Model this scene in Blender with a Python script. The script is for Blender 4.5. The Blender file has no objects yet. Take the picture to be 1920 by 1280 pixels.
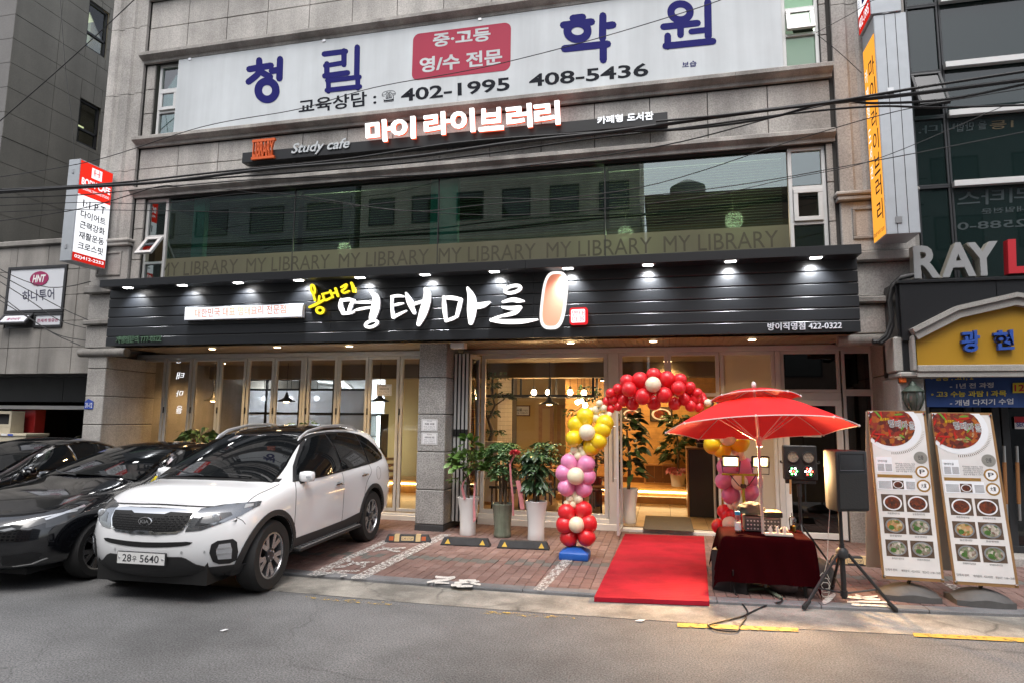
import bpy, bmesh, math, random
from mathutils import Vector, Matrix
from mathutils.bvhtree import BVHTree
import mathutils
random.seed(7)
SC = bpy.context.scene
COL = SC.collection
R = math.radians

# ------------------------------------------------------------------ camera
FPX, EYE = 1198.4, 1.85
YAW, PITCH, ROLL = R(13.307), R(6.888), R(0.608)
_f = Vector((-math.sin(YAW)*math.cos(PITCH), math.cos(YAW)*math.cos(PITCH), math.sin(PITCH)))
_r0 = Vector((math.cos(YAW), math.sin(YAW), 0)); _u0 = _r0.cross(_f)
_r = _r0*math.cos(ROLL)+_u0*math.sin(ROLL); _u = -_r0*math.sin(ROLL)+_u0*math.cos(ROLL)
cam = bpy.data.cameras.new('camera'); camo = bpy.data.objects.new('camera', cam); COL.objects.link(camo)
cam.sensor_width = 36; cam.lens = FPX/1920*36; cam.clip_start = .05; cam.clip_end = 2000
m = Matrix((( _r.x,_u.x,-_f.x,0),(_r.y,_u.y,-_f.y,0),(_r.z,_u.z,-_f.z,EYE),(0,0,0,1)))
camo.matrix_world = m
SC.camera = camo
def ray(x, y): return _f+_r*((x-960)/FPX)-_u*((y-640)/FPX)
CAMP = Vector((0,0,EYE))
def PY(x, y, Y): d = ray(x,y); return CAMP+d*(Y/d.y)            # pixel -> point on a wall plane
def PZ(x, y, z=0.0): d = ray(x,y); return CAMP+d*((z-EYE)/d.z)  # pixel -> point on a floor
def PX(x, y, X): d = ray(x,y); return CAMP+d*(X/d.x)

# ------------------------------------------------------------------ world, sun, exposure
w = bpy.data.worlds.new('World'); SC.world = w; w.use_nodes = True
nt = w.node_tree; nt.nodes.clear()
sky = nt.nodes.new('ShaderNodeTexSky'); sky.sky_type = 'NISHITA'; sky.sun_disc = False
sky.sun_elevation = R(62); sky.sun_rotation = R(180); sky.dust_density = 4.0; sky.air_density = 1.0; sky.ozone_density = 1.0
hs = nt.nodes.new('ShaderNodeHueSaturation'); hs.inputs['Saturation'].default_value = .38
bg = nt.nodes.new('ShaderNodeBackground'); bg.inputs['Strength'].default_value = .15
wo = nt.nodes.new('ShaderNodeOutputWorld')
nt.links.new(sky.outputs[0], hs.inputs['Color']); nt.links.new(hs.outputs[0], bg.inputs[0]); nt.links.new(bg.outputs[0], wo.inputs[0])
sl = bpy.data.lights.new('sun', 'SUN'); sl.energy = .7; sl.angle = R(40); sl.color = (1,.97,.94)
so = bpy.data.objects.new('sun', sl); COL.objects.link(so)
# overcast sky glow behind the camera, shining towards +Y
so.rotation_euler = (R(28), 0, 0)
SC.view_settings.view_transform = 'Standard'; SC.view_settings.look = 'None'
SC.view_settings.exposure = 1.0; SC.view_settings.gamma = 1; SC.view_settings.use_curve_mapping = False
SC.cycles.use_denoising = True
SC.cycles.max_bounces = 8; SC.cycles.transparent_max_bounces = 24
SC.cycles.sample_clamp_indirect = 6.0; SC.cycles.caustics_reflective = False; SC.cycles.caustics_refractive = False

# ------------------------------------------------------------------ materials
def S(r, g, b):
    def f(c):
        c /= 255.0
        return c/12.92 if c <= .04045 else ((c+.055)/1.055)**2.4
    return (f(r), f(g), f(b), 1)
MATS = {}
def _new(name):
    m = bpy.data.materials.new(name); m.use_nodes = True; m.node_tree.nodes.clear()
    out = m.node_tree.nodes.new('ShaderNodeOutputMaterial'); MATS[name] = m
    return m, m.node_tree, out
def pbr(name, col, rough=.6, metal=0, noise=None, bump=None, coat=0, spec=.5, streak=None, stain=None, speckle=None, emit=None, sub=None):
    """noise=(scale,amount), bump=(scale,strength), streak=(scale,amount) vertical dirt runs, stain=(scale,amount), speckle=(scale,amount)"""
    m, nt, out = _new(name); N = nt.nodes.new; L = nt.links.new
    b = N('ShaderNodeBsdfPrincipled'); L(b.outputs[0], out.inputs[0])
    b.inputs['Roughness'].default_value = rough; b.inputs['Metallic'].default_value = metal
    b.inputs['Specular IOR Level'].default_value = spec; b.inputs['Coat Weight'].default_value = coat
    b.inputs['Coat Roughness'].default_value = .03
    if len(col) == 3: col = (*col, 1)
    b.inputs['Base Color'].default_value = col
    geo = N('ShaderNodeNewGeometry'); cur = None
    def layer(fac_socket, lo, hi, a):
        nonlocal cur
        mr = N('ShaderNodeMapRange'); mr.inputs['From Min'].default_value = lo; mr.inputs['From Max'].default_value = hi
        mr.inputs['To Min'].default_value = 1-a; mr.inputs['To Max'].default_value = 1+a*.6
        L(fac_socket, mr.inputs['Value'])
        mx = N('ShaderNodeVectorMath'); mx.operation = 'MULTIPLY'
        if cur is None:
            mx.inputs[0].default_value = col[:3]
        else: L(cur, mx.inputs[0])
        cb = N('ShaderNodeCombineXYZ')
        for i in range(3): L(mr.outputs[0], cb.inputs[i])
        L(cb.outputs[0], mx.inputs[1]); cur = mx.outputs[0]
    def ntex(scale, detail=4, vec=None, rgh=.6):
        t = N('ShaderNodeTexNoise'); t.inputs['Scale'].default_value = scale; t.inputs['Detail'].default_value = detail
        t.inputs['Roughness'].default_value = rgh
        L(vec or geo.outputs['Position'], t.inputs['Vector']); return t.outputs['Fac']
    if noise: layer(ntex(noise[0]), .3, .7, noise[1])
    if speckle: layer(ntex(speckle[0], 2, rgh=.8), .35, .65, speckle[1])
    if stain: layer(ntex(stain[0], 6), .38, .6, stain[1])
    if streak:
        mp = N('ShaderNodeMapping'); mp.inputs['Scale'].default_value = (1, 1, .07); L(geo.outputs['Position'], mp.inputs['Vector'])
        layer(ntex(streak[0], 5, mp.outputs[0]), .35, .65, streak[1])
    if cur is not None: L(cur, b.inputs['Base Color'])
    if bump:
        bm = N('ShaderNodeBump'); bm.inputs['Strength'].default_value = bump[1]; bm.inputs['Distance'].default_value = .01
        L(ntex(bump[0], 3), bm.inputs['Height']); L(bm.outputs[0], b.inputs['Normal'])
    if emit:
        b.inputs['Emission Color'].default_value = emit[0]; b.inputs['Emission Strength'].default_value = emit[1]
    if sub: b.inputs['Subsurface Weight'].default_value = sub; b.inputs['Subsurface Radius'].default_value = (.02,.02,.02)
    return m
def emis(name, col, st):
    m, nt, out = _new(name); e = nt.nodes.new('ShaderNodeEmission'); e.inputs[0].default_value = col if len(col)==4 else (*col,1); e.inputs[1].default_value = st
    nt.links.new(e.outputs[0], out.inputs[0]); return m
def glass(name, tint=(1,1,1), refl=.12, rough=0.0, frost=0.0, frostcol=(.8,.8,.8), boost=1.0):
    """thin sheet glass: mirror reflection by fresnel over see-through, with an optional translucent film"""
    m, nt, out = _new(name); N = nt.nodes.new; L = nt.links.new
    tr = N('ShaderNodeBsdfTransparent'); tr.inputs[0].default_value = (*tint, 1)
    gl = N('ShaderNodeBsdfGlossy'); gl.inputs['Roughness'].default_value = rough
    fr = N('ShaderNodeLayerWeight'); fr.inputs['Blend'].default_value = .25
    mr = N('ShaderNodeMapRange'); mr.inputs['To Min'].default_value = refl; mr.inputs['To Max'].default_value = 1
    L(fr.outputs['Fresnel'], mr.inputs['Value'])
    src = tr.outputs[0]
    if frost > 0:
        df = N('ShaderNodeBsdfDiffuse'); df.inputs[0].default_value = (*frostcol,1)
        tl = N('ShaderNodeBsdfTranslucent'); tl.inputs[0].default_value = (*frostcol,1)
        m2 = N('ShaderNodeMixShader'); m2.inputs[0].default_value = .6; L(df.outputs[0], m2.inputs[1]); L(tl.outputs[0], m2.inputs[2])
        m1 = N('ShaderNodeMixShader'); m1.inputs[0].default_value = frost; L(src, m1.inputs[1]); L(m2.outputs[0], m1.inputs[2]); src = m1.outputs[0]
    mx = N('ShaderNodeMixShader'); L(mr.outputs[0], mx.inputs[0]); L(src, mx.inputs[1]); L(gl.outputs[0], mx.inputs[2]); L(mx.outputs[0], out.inputs[0])
    return m

# ------------------------------------------------------------------ mesh building
class MB:
    def __init__(s): s.v = []; s.f = []; s.m = []; s.mi = 0
    def add(s, vs, fs):
        o = len(s.v); s.v += [tuple(v) for v in vs]
        for f in fs: s.f.append(tuple(i+o for i in f)); s.m.append(s.mi)
        return s
    def box(s, x0, x1, y0, y1, z0, z1, c=0.0):
        if x0 > x1: x0, x1 = x1, x0
        if y0 > y1: y0, y1 = y1, y0
        if z0 > z1: z0, z1 = z1, z0
        if c <= 0:
            return s.add([(x,y,z) for x in (x0,x1) for y in (y0,y1) for z in (z0,z1)],
                         [(0,1,3,2),(4,6,7,5),(0,4,5,1),(2,3,7,6),(0,2,6,4),(1,5,7,3)])
        c = min(c, (x1-x0)*.49, (y1-y0)*.49, (z1-z0)*.49)
        V = []; I = {}
        for i, (X, sx) in enumerate(((x0,1),(x1,-1))):
            for j, (Y_, sy) in enumerate(((y0,1),(y1,-1))):
                for k, (Z, sz) in enumerate(((z0,1),(z1,-1))):
                    for a, p in enumerate(((X,Y_+sy*c,Z+sz*c),(X+sx*c,Y_,Z+sz*c),(X+sx*c,Y_+sy*c,Z))): I[i,j,k,a] = len(V); V.append(p)
        F = [[I[i,j,k,a] for a in range(3)] for i in (0,1) for j in (0,1) for k in (0,1)]
        q4 = ((0,0),(1,0),(1,1),(0,1))
        for e in (0,1): F += [[I[e,j,k,0] for j,k in q4], [I[i,e,k,1] for i,k in q4], [I[i,j,e,2] for i,j in q4]]
        for u, v in q4: F += [[I[0,u,v,1],I[1,u,v,1],I[1,u,v,2],I[0,u,v,2]], [I[u,0,v,0],I[u,1,v,0],I[u,1,v,2],I[u,0,v,2]], [I[u,v,0,0],I[u,v,1,0],I[u,v,1,1],I[u,v,0,1]]]
        s.add(V, F)
        return s
    def bm(s, bm, M=None):
        bm.verts.index_update()
        s.add([(M@v.co if M else v.co) for v in bm.verts], [[v.index for v in f.verts] for f in bm.faces]); return s
    def tube(s, pts, r, n=8, cap=True):
        pts = [Vector(p) for p in pts]; rr = r if isinstance(r, (list,tuple)) else [r]*len(pts)
        vs = []; fs = []; up = None
        for i, p in enumerate(pts):
            t = (pts[min(i+1,len(pts)-1)]-pts[max(i-1,0)])
            t = t.normalized() if t.length > 1e-9 else Vector((0,0,1))
            if up is None:
                up = Vector((0,0,1)) if abs(t.z) < .9 else Vector((1,0,0))
            a = t.cross(up);
            if a.length < 1e-6: a = t.cross(Vector((0,1,0)))
            a.normalize(); b = a.cross(t).normalized(); up = b
            for k in range(n):
                th = 2*math.pi*k/n; vs.append(p+(a*math.cos(th)+b*math.sin(th))*rr[i])
        for i in range(len(pts)-1):
            for k in range(n):
                k2 = (k+1)%n; fs.append((i*n+k, i*n+k2, (i+1)*n+k2, (i+1)*n+k))
        if cap: fs.append(tuple(range(n-1,-1,-1))); fs.append(tuple((len(pts)-1)*n+k for k in range(n)))
        return s.add(vs, fs)
    def lathe(s, prof, c=(0,0,0), n=24, axis='z', cap=True):
        c = Vector(c); vs = []; fs = []
        for (r, z) in prof:
            for k in range(n):
                th = 2*math.pi*k/n; a, b = r*math.cos(th), r*math.sin(th)
                vs.append(c+(Vector((a,b,z)) if axis=='z' else Vector((a,z,b)) if axis=='y' else Vector((z,a,b))))
        for i in range(len(prof)-1):
            for k in range(n):
                k2 = (k+1)%n; fs.append((i*n+k, i*n+k2, (i+1)*n+k2, (i+1)*n+k))
        if cap: fs.append(tuple(range(n-1,-1,-1))); fs.append(tuple((len(prof)-1)*n+k for k in range(n)))
        return s.add(vs, fs)
    def quad(s, a, b, c, d): return s.add([a,b,c,d], [(0,1,2,3)])
    def prism(s, poly, d):
        """poly: list of Vector on a plane; extruded by the vector d"""
        n = len(poly); d = Vector(d); vs = [Vector(p) for p in poly]+[Vector(p)+d for p in poly]
        return s.add(vs, [tuple(range(n)), tuple(range(2*n-1,n-1,-1))]+[(i, i+n, (i+1)%n+n, (i+1)%n) for i in range(n)])
def obj(name, mb, mat, parent=None, smooth=False, fixn=True):
    me = bpy.data.meshes.new(name); me.from_pydata(mb.v, [], mb.f)
    mats = mat if isinstance(mat, (list,tuple)) else [mat]
    for m in mats: me.materials.append(MATS[m] if isinstance(m, str) else m)
    if len(mats) > 1: me.polygons.foreach_set('material_index', mb.m)
    if fixn:
        bm = bmesh.new(); bm.from_mesh(me); bmesh.ops.recalc_face_normals(bm, faces=bm.faces[:]); bm.to_mesh(me); bm.free()
    if smooth:
        me.polygons.foreach_set('use_smooth', [True]*len(me.polygons))
        if smooth != 'all': me.set_sharp_from_angle(angle=R(smooth if smooth is not True else 40))
    me.update()
    o = bpy.data.objects.new(name, me); COL.objects.link(o)
    if parent: setp(o, parent)
    return o
def setp(o, parent):
    o.parent = parent
    if parent.get('_w'): o.matrix_parent_inverse = Matrix.Translation(-parent.location)
def thing(name, label, cat, loc=(0,0,0), group=None, world=True, rotz=0):
    o = bpy.data.objects.new(name, None); COL.objects.link(o); o.location = loc; o.empty_display_size = .1
    o.rotation_euler = (0,0,rotz)
    if world: o['_w'] = 1
    return tag(o, label, cat, group)
def tag(o, label, cat, group=None):
    o['label'] = label; o['category'] = cat
    if group: o['group'] = group
    return o
def struct(o): o['kind'] = 'structure'; return o
def stuff(o): o['kind'] = 'stuff'; return o
def dup(root, loc=None, label=None, rotz=None):
    r = root.copy(); COL.objects.link(r)
    if loc is not None: r.location = loc
    if rotz is not None: r.rotation_euler = (0,0,rotz)
    if label: r['label'] = label
    for ch in list(root.children):
        c = ch.copy(); COL.objects.link(c); c.parent = r
        for g in list(ch.children):
            d = g.copy(); COL.objects.link(d); d.parent = c
    return r
def share(o, loc, parent, scale=None, rot=None):
    c = o.copy(); COL.objects.link(c); c.location = loc
    if scale: c.scale = scale
    if rot: c.rotation_euler = rot
    if parent: setp(c, parent)
    return c

_txt = {}
def text_mesh(body, bold=0.0, extr=0.0, italic=0.0, vertical=False, spacing=1.0):
    """outline text from the built-in font, as (verts, faces) in a box normalised to its own bounds (x right, y up)"""
    key = (body, bold, extr, italic, spacing)
    if key in _txt: return _txt[key]
    c = bpy.data.curves.new('t', 'FONT'); c.body = body; c.offset = bold; c.extrude = extr; c.shear = italic; c.resolution_u = 3; c.space_character = spacing
    o = bpy.data.objects.new('t', c)
    me = bpy.data.meshes.new_from_object(o)
    vs = [tuple(v.co) for v in me.vertices]; fs = [tuple(p.vertices) for p in me.polygons]
    bpy.data.objects.remove(o); bpy.data.curves.remove(c); bpy.data.meshes.remove(me)
    x0 = min(v[0] for v in vs); x1 = max(v[0] for v in vs); y0 = min(v[1] for v in vs); y1 = max(v[1] for v in vs)
    _txt[key] = (vs, fs, x0, x1, y0, y1); return _txt[key]
def text_on(mb, body, O, U, V, bold=0.0, depth=0.0, N=None, italic=0.0, spacing=1.0, mirror=False):
    """fit text into the parallelogram with corner O (bottom left), edge vectors U (text direction) and V (up); depth along N"""
    vs, fs, x0, x1, y0, y1 = text_mesh(body, bold, .5 if depth else 0.0, italic, False, spacing)
    O, U, V = Vector(O), Vector(U), Vector(V); N = Vector(N) if N is not None else U.cross(V).normalized()
    out = []
    for v in vs:
        a = (v[0]-x0)/(x1-x0); b = (v[1]-y0)/(y1-y0)
        if mirror: a = 1-a
        out.append(O+U*a+V*b+N*(depth*(v[2]+.5) if depth else 0))
    return mb.add(out, fs)
def px_text(mb, body, quad, Y, bold=0.0, depth=0.0, off=.004, spacing=1.0, italic=0.0, mirror=False):
    """quad: pixel corners bottom-left, bottom-right, top-left on the wall plane Y"""
    a, b, c = [PY(p[0], p[1], Y) for p in quad]
    return text_on(mb, body, a+Vector((0,-off,0)), b-a, c-a, bold, depth, Vector((0,-1,0)), italic, spacing, mirror)
def ribbon(mb, pts, fn, d, z=0.0):
    """brush stroke: pts (x, y, width) smoothed; fn maps 2-D to a world point; d = extrusion vector"""
    P = [Vector(p) for p in pts]; dense = []
    for i in range(len(P)-1):
        p0, p1, p2, p3 = P[max(i-1,0)], P[i], P[i+1], P[min(i+2,len(P)-1)]
        for k in range(8):
            t = k/8; dense.append(.5*((2*p1)+(p2-p0)*t+(2*p0-5*p1+4*p2-p3)*t*t+(3*p1-p0-3*p2+p3)*t**3))
    dense.append(P[-1]); l = []; r = []
    for i, p in enumerate(dense):
        t = (dense[min(i+1,len(dense)-1)]-dense[max(i-1,0)]); t = Vector((t.x,t.y))
        t = t.normalized() if t.length > 1e-9 else Vector((1,0)); n = Vector((-t.y,t.x)); h = max(p.z,2)/2
        l.append(Vector((p.x,p.y))+n*h); r.append(Vector((p.x,p.y))-n*h)
    # rounded ends
    def capr(p, t, h): return [Vector((p.x,p.y))+Vector((math.cos(a)*t.x-math.sin(a)*t.y, math.sin(a)*t.x+math.cos(a)*t.y))*h for a in (R(45), 0, R(-45))]
    t1 = Vector((dense[-1].x-dense[-2].x, dense[-1].y-dense[-2].y)).normalized(); t0 = Vector((dense[0].x-dense[1].x, dense[0].y-dense[1].y)).normalized()
    n = len(l); off = Vector((0,-z,0)); vs = []; fs = []; d = Vector(d)
    for a, b in zip(l, r): vs += [fn(a)+off, fn(b)+off]
    m = len(vs); vs += [v+d for v in vs]
    for i in range(n-1):
        a, b, c, e = 2*i, 2*i+1, 2*i+3, 2*i+2
        fs += [(a,b,c,e), (a+m,e+m,c+m,b+m), (a,e,e+m,a+m), (b,b+m,c+m,c)]
    fs += [(0,m,m+1,1), (2*n-2,2*n-1,2*n-1+m,2*n-2+m)]
    for (p, t) in ((dense[-1], t1), (dense[0], t0)):
        cp = capr(p, t, max(p.z,2)/2); nn = Vector((-t.y,t.x)); h = max(p.z,2)/2
        poly = [Vector((p.x,p.y))+nn*h]+cp+[Vector((p.x,p.y))-nn*h]
        o = len(vs); k = len(poly); vs += [fn(q)+off+d for q in poly]; fs.append(tuple(o+i for i in range(k)))
        vs += [fn(q)+off for q in poly]
        for i in range(k-1): fs.append((o+i, o+i+1, o+k+i+1, o+k+i))
    return mb.add(vs, fs)
def ring_pts(cx, cy, rx, ry, w, tilt=0, n=12):
    out = []
    for k in range(n+1):
        a = 2*math.pi*k/n; x, y = rx*math.cos(a), ry*math.sin(a); t = R(tilt)
        out.append((cx+x*math.cos(t)-y*math.sin(t), cy+x*math.sin(t)+y*math.cos(t), w))
    return out
def spot(name, loc, target, power, col, angle=100, blend=.6, size=.05, parent=None):
    l = bpy.data.lights.new(name, 'SPOT'); l.energy = power; l.color = col; l.spot_size = R(angle); l.spot_blend = blend; l.shadow_soft_size = size
    o = bpy.data.objects.new(name, l); COL.objects.link(o); o.location = loc
    o.rotation_euler = (Vector(target)-Vector(loc)).to_track_quat('-Z','Y').to_euler()
    if parent: setp(o, parent)
    return o
def point(name, loc, power, col, size=.05, parent=None):
    l = bpy.data.lights.new(name, 'POINT'); l.energy = power; l.color = col; l.shadow_soft_size = size
    o = bpy.data.objects.new(name, l); COL.objects.link(o); o.location = loc
    if parent: setp(o, parent)
    return o
# ================================================================== materials
pbr('asphalt', (.148,.149,.150), .85, noise=(1.1,.16), speckle=(70,.6), stain=(.45,.32), bump=(70,.5))
pbr('gutter_concrete', (.27,.255,.225), .9, noise=(3,.2), speckle=(90,.25), stain=(1.6,.4), bump=(60,.5))
pbr('kerb_stone', (.16,.16,.165), .8, noise=(6,.15), speckle=(120,.2), stain=(1.2,.25), bump=(80,.3))
pbr('granite', (.42,.40,.375), .75, noise=(2.2,.1), speckle=(45,.25), streak=(1.6,.26), stain=(.7,.2), bump=(90,.25))
pbr('granite_trim', (.36,.34,.315), .75, noise=(3,.1), speckle=(70,.2), streak=(2.4,.3), stain=(1.1,.22), bump=(90,.25))
pbr('granite_pillar', (.34,.33,.315), .7, noise=(4,.1), speckle=(60,.5), stain=(1.5,.15), bump=(110,.3))
pbr('granite_base', (.045,.045,.047), .55, speckle=(70,.35))
pbr('joint_dark', (.05,.047,.044), .95)
pbr('tower_stone', (.18,.172,.148), .8, noise=(1.4,.12), speckle=(50,.12), streak=(1.1,.18))
pbr('tower_front_stone', (.17,.165,.16), .8, noise=(1.4,.12), speckle=(50,.12))
pbr('annex_stone', (.27,.255,.235), .8, noise=(1.5,.14), speckle=(60,.15), streak=(1.8,.25), stain=(.8,.2))
pbr('dark_panel', (.035,.037,.04), .5, noise=(2,.2))
pbr('void_dark', (.012,.012,.013), .8)
pbr('alu', (.60,.60,.59), .40, .2, noise=(5,.06))
pbr('alu_white', (.72,.71,.69), .45, .1, noise=(6,.05))
pbr('steel', (.55,.55,.55), .3, 1)
pbr('chrome', (.8,.8,.8), .08, 1)
pbr('black_plastic', (.011,.011,.012), .5, noise=(30,.15))
pbr('black_gloss', (.006,.006,.007), .05, coat=.6)
pbr('rubber', (.014,.014,.014), .75, bump=(60,.2))
pbr('rubber_stop', (.022,.022,.024), .6, noise=(9,.25), stain=(6,.3))
pbr('yellow_plastic', (.62,.40,.04), .55, noise=(9,.2))
pbr('tan_tape', (.50,.36,.17), .5, noise=(14,.2))
pbr('orange_reflector', (.35,.08,.02), .25)
pbr('white_plain', (.78,.78,.77), .55, noise=(4,.04))
pbr('paper', (.74,.74,.75), .8)
pbr('ink', (.03,.03,.035), .7)
pbr('ink_grey', (.18,.18,.19), .7)
pbr('red_sheet', (.31,.008,.022), .85, noise=(5,.12), stain=(2.2,.18), spec=.2, bump=(90,.3))

# bricks: colour by the cell the brick lies in, so that every brick is a little different
def brick_mat():
    m, nt, out = _new('paver_brick'); N = nt.nodes.new; L = nt.links.new
    b = N('ShaderNodeBsdfPrincipled'); L(b.outputs[0], out.inputs[0]); b.inputs['Roughness'].default_value = .8
    g = N('ShaderNodeNewGeometry'); at = N('ShaderNodeAttribute'); at.attribute_name = 'tone'; at.attribute_type = 'GEOMETRY'
    oi = N('ShaderNodeObjectInfo'); ad = N('ShaderNodeMath'); ad.operation = 'ADD'; L(oi.outputs['Random'], ad.inputs[0]); L(at.outputs['Fac'], ad.inputs[1])
    md = N('ShaderNodeMath'); md.operation = 'FRACT'; L(ad.outputs[0], md.inputs[0])
    cr = N('ShaderNodeValToRGB'); e = cr.color_ramp.elements
    e[0].color = (.165,.098,.084,1); e[1].color = (.225,.150,.132,1); e[0].position = 0; e[1].position = 1
    k = cr.color_ramp.elements.new(.5); k.color = (.195,.120,.104,1)
    L(md.outputs[0], cr.inputs[0])
    n1 = N('ShaderNodeTexNoise'); n1.inputs['Scale'].default_value = 1.3; n1.inputs['Detail'].default_value = 6; L(g.outputs['Position'], n1.inputs['Vector'])
    n2 = N('ShaderNodeTexNoise'); n2.inputs['Scale'].default_value = 70; n2.inputs['Detail'].default_value = 3; L(g.outputs['Position'], n2.inputs['Vector'])
    mr = N('ShaderNodeMapRange'); mr.inputs['From Min'].default_value = .35; mr.inputs['From Max'].default_value = .65; mr.inputs['To Min'].default_value = .72; mr.inputs['To Max'].default_value = 1.12; L(n1.outputs['Fac'], mr.inputs['Value'])
    m2 = N('ShaderNodeMapRange'); m2.inputs['From Min'].default_value = .3; m2.inputs['From Max'].default_value = .7; m2.inputs['To Min'].default_value = .82; m2.inputs['To Max'].default_value = 1.15; L(n2.outputs['Fac'], m2.inputs['Value'])
    mm = N('ShaderNodeMath'); mm.operation = 'MULTIPLY'; L(mr.outputs[0], mm.inputs[0]); L(m2.outputs[0], mm.inputs[1])
    cb = N('ShaderNodeCombineXYZ')
    for i in range(3): L(mm.outputs[0], cb.inputs[i])
    vm = N('ShaderNodeVectorMath'); vm.operation = 'MULTIPLY'; L(cr.outputs[0], vm.inputs[0]); L(cb.outputs[0], vm.inputs[1]); L(vm.outputs[0], b.inputs['Base Color'])
    bp = N('ShaderNodeBump'); bp.inputs['Strength'].default_value = .4; bp.inputs['Distance'].default_value = .006; L(n2.outputs['Fac'], bp.inputs['Height']); L(bp.outputs[0], b.inputs['Normal'])
brick_mat()
def cracks(name, scale, width, amount, mask):
    m = MATS[name]; nt = m.node_tree; N = nt.nodes.new; L = nt.links.new; b = nt.nodes['Principled BSDF']; src = b.inputs['Base Color'].links[0].from_socket
    g = N('ShaderNodeNewGeometry'); n1 = N('ShaderNodeTexNoise'); n1.inputs['Scale'].default_value = 3; n1.inputs['Detail'].default_value = 6; L(g.outputs['Position'], n1.inputs['Vector'])
    ma = N('ShaderNodeVectorMath'); ma.operation = 'MULTIPLY_ADD'; ma.inputs[1].default_value = (.35,.35,0); L(n1.outputs['Color'], ma.inputs[0]); L(g.outputs['Position'], ma.inputs[2])
    v = N('ShaderNodeTexVoronoi'); v.feature = 'DISTANCE_TO_EDGE'; v.inputs['Scale'].default_value = scale; L(ma.outputs[0], v.inputs['Vector'])
    mr = N('ShaderNodeMapRange'); mr.inputs['From Max'].default_value = width; mr.inputs['To Min'].default_value = amount; mr.inputs['To Max'].default_value = 0; L(v.outputs['Distance'], mr.inputs['Value'])
    n2 = N('ShaderNodeTexNoise'); n2.inputs['Scale'].default_value = mask; n2.inputs['Detail'].default_value = 3; L(g.outputs['Position'], n2.inputs['Vector'])
    m2 = N('ShaderNodeMapRange'); m2.inputs['From Min'].default_value = .48; m2.inputs['From Max'].default_value = .62; L(n2.outputs['Fac'], m2.inputs['Value'])
    mu = N('ShaderNodeMath'); mu.operation = 'MULTIPLY'; L(mr.outputs[0], mu.inputs[0]); L(m2.outputs[0], mu.inputs[1]); sb = N('ShaderNodeMath'); sb.operation = 'SUBTRACT'; sb.inputs[0].default_value = 1; L(mu.outputs[0], sb.inputs[1])
    sc = N('ShaderNodeVectorMath'); sc.operation = 'SCALE'; L(src, sc.inputs[0]); L(sb.outputs[0], sc.inputs['Scale']); L(sc.outputs[0], b.inputs['Base Color'])
cracks('asphalt', .55, .010, .35, .5); cracks('gutter_concrete', 1.2, .03, .55, .9)
pbr('paver_grey', (.12,.115,.105), .85, noise=(7,.2), speckle=(80,.2))
def worn_paint(name, col, cover, scale=22):
    m, nt, out = _new(name); N = nt.nodes.new; L = nt.links.new
    b = N('ShaderNodeBsdfPrincipled'); b.inputs['Base Color'].default_value = (*col,1); b.inputs['Roughness'].default_value = .75
    t = N('ShaderNodeBsdfTransparent'); g = N('ShaderNodeNewGeometry')
    n = N('ShaderNodeTexNoise'); n.inputs['Scale'].default_value = scale; n.inputs['Detail'].default_value = 8; n.inputs['Roughness'].default_value = .75; L(g.outputs['Position'], n.inputs['Vector'])
    mr = N('ShaderNodeMapRange'); mr.inputs['From Min'].default_value = .5-cover*.25-.04; mr.inputs['From Max'].default_value = .5-cover*.25+.06; L(n.outputs['Fac'], mr.inputs['Value'])
    mx = N('ShaderNodeMixShader'); L(mr.outputs[0], mx.inputs[0]); L(t.outputs[0], mx.inputs[1]); L(b.outputs[0], mx.inputs[2]); L(mx.outputs[0], out.inputs[0])
worn_paint('paint_white', (.55,.53,.50), .02)
worn_paint('paint_white_solid', (.60,.58,.55), .40)
worn_paint('paint_yellow', (.52,.33,.06), .32, 16)
worn_paint('paint_yellow_faint', (.50,.34,.08), -.25, 16)

# ================================================================== ground
SWZ = .04      # top of the pavement
YF, YG, YA = 10.05, 11.0, 9.5     # stone front, shop glass, fascia boards
def yk(x):     # front edge of the kerb
    x = max(min(x, 9), -3.65); return 7.03+.0703*x+.01269*x*x
road = MB(); n = 40
road.quad((-150,-150,0),(150,-150,0),(150,150,0),(-150,150,0))
struct(obj('road', road, 'asphalt'))
g = MB(); xs = [-14+i*.5 for i in range(50)]
for a, b in zip(xs, xs[1:]):
    g.quad((a,yk(a)-.66-.012*a,.004),(b,yk(b)-.66-.012*b,.004),(b,yk(b)+.02,.004),(a,yk(a)+.02,.004))
struct(obj('gutter', g, 'gutter_concrete', fixn=False))
sw = MB()
for a, b in zip(xs, xs[1:]):
    sw.add([(a,yk(a)+.10,0),(b,yk(b)+.10,0),(b,YG+.2,0),(a,YG+.2,0),(a,yk(a)+.10,SWZ-.012),(b,yk(b)+.10,SWZ-.012),(b,YG+.2,SWZ-.012),(a,YG+.2,SWZ-.012)], [(4,5,6,7),(0,1,5,4)])
sidewalk = struct(obj('sidewalk', sw, 'joint_dark'))
# kerb stones, one by one
x = -13.5
while x < 10:
    L_ = 1.0; b = MB(); a0, a1 = x+.004, x+L_-.004
    p = [(a0,yk(a0)),(a1,yk(a1)),(a1,yk(a1)+.15),(a0,yk(a0)+.15)]
    dz = random.uniform(-.003,.003)
    b.add([(q[0],q[1]+random.uniform(-.003,.003),0) for q in p]+[(q[0],q[1]+(.012 if i<2 else 0),SWZ+dz+.002) for i,q in enumerate(p)]+[(q[0],q[1],SWZ-.012) for q in p[:2]],
          [(4,5,6,7),(0,1,9,8),(8,9,5,4),(1,2,6,5,9),(3,0,8,4,7),(2,3,7,6)])
    obj('kerb_stone', b, 'kerb_stone', sidewalk); x += L_
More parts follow.
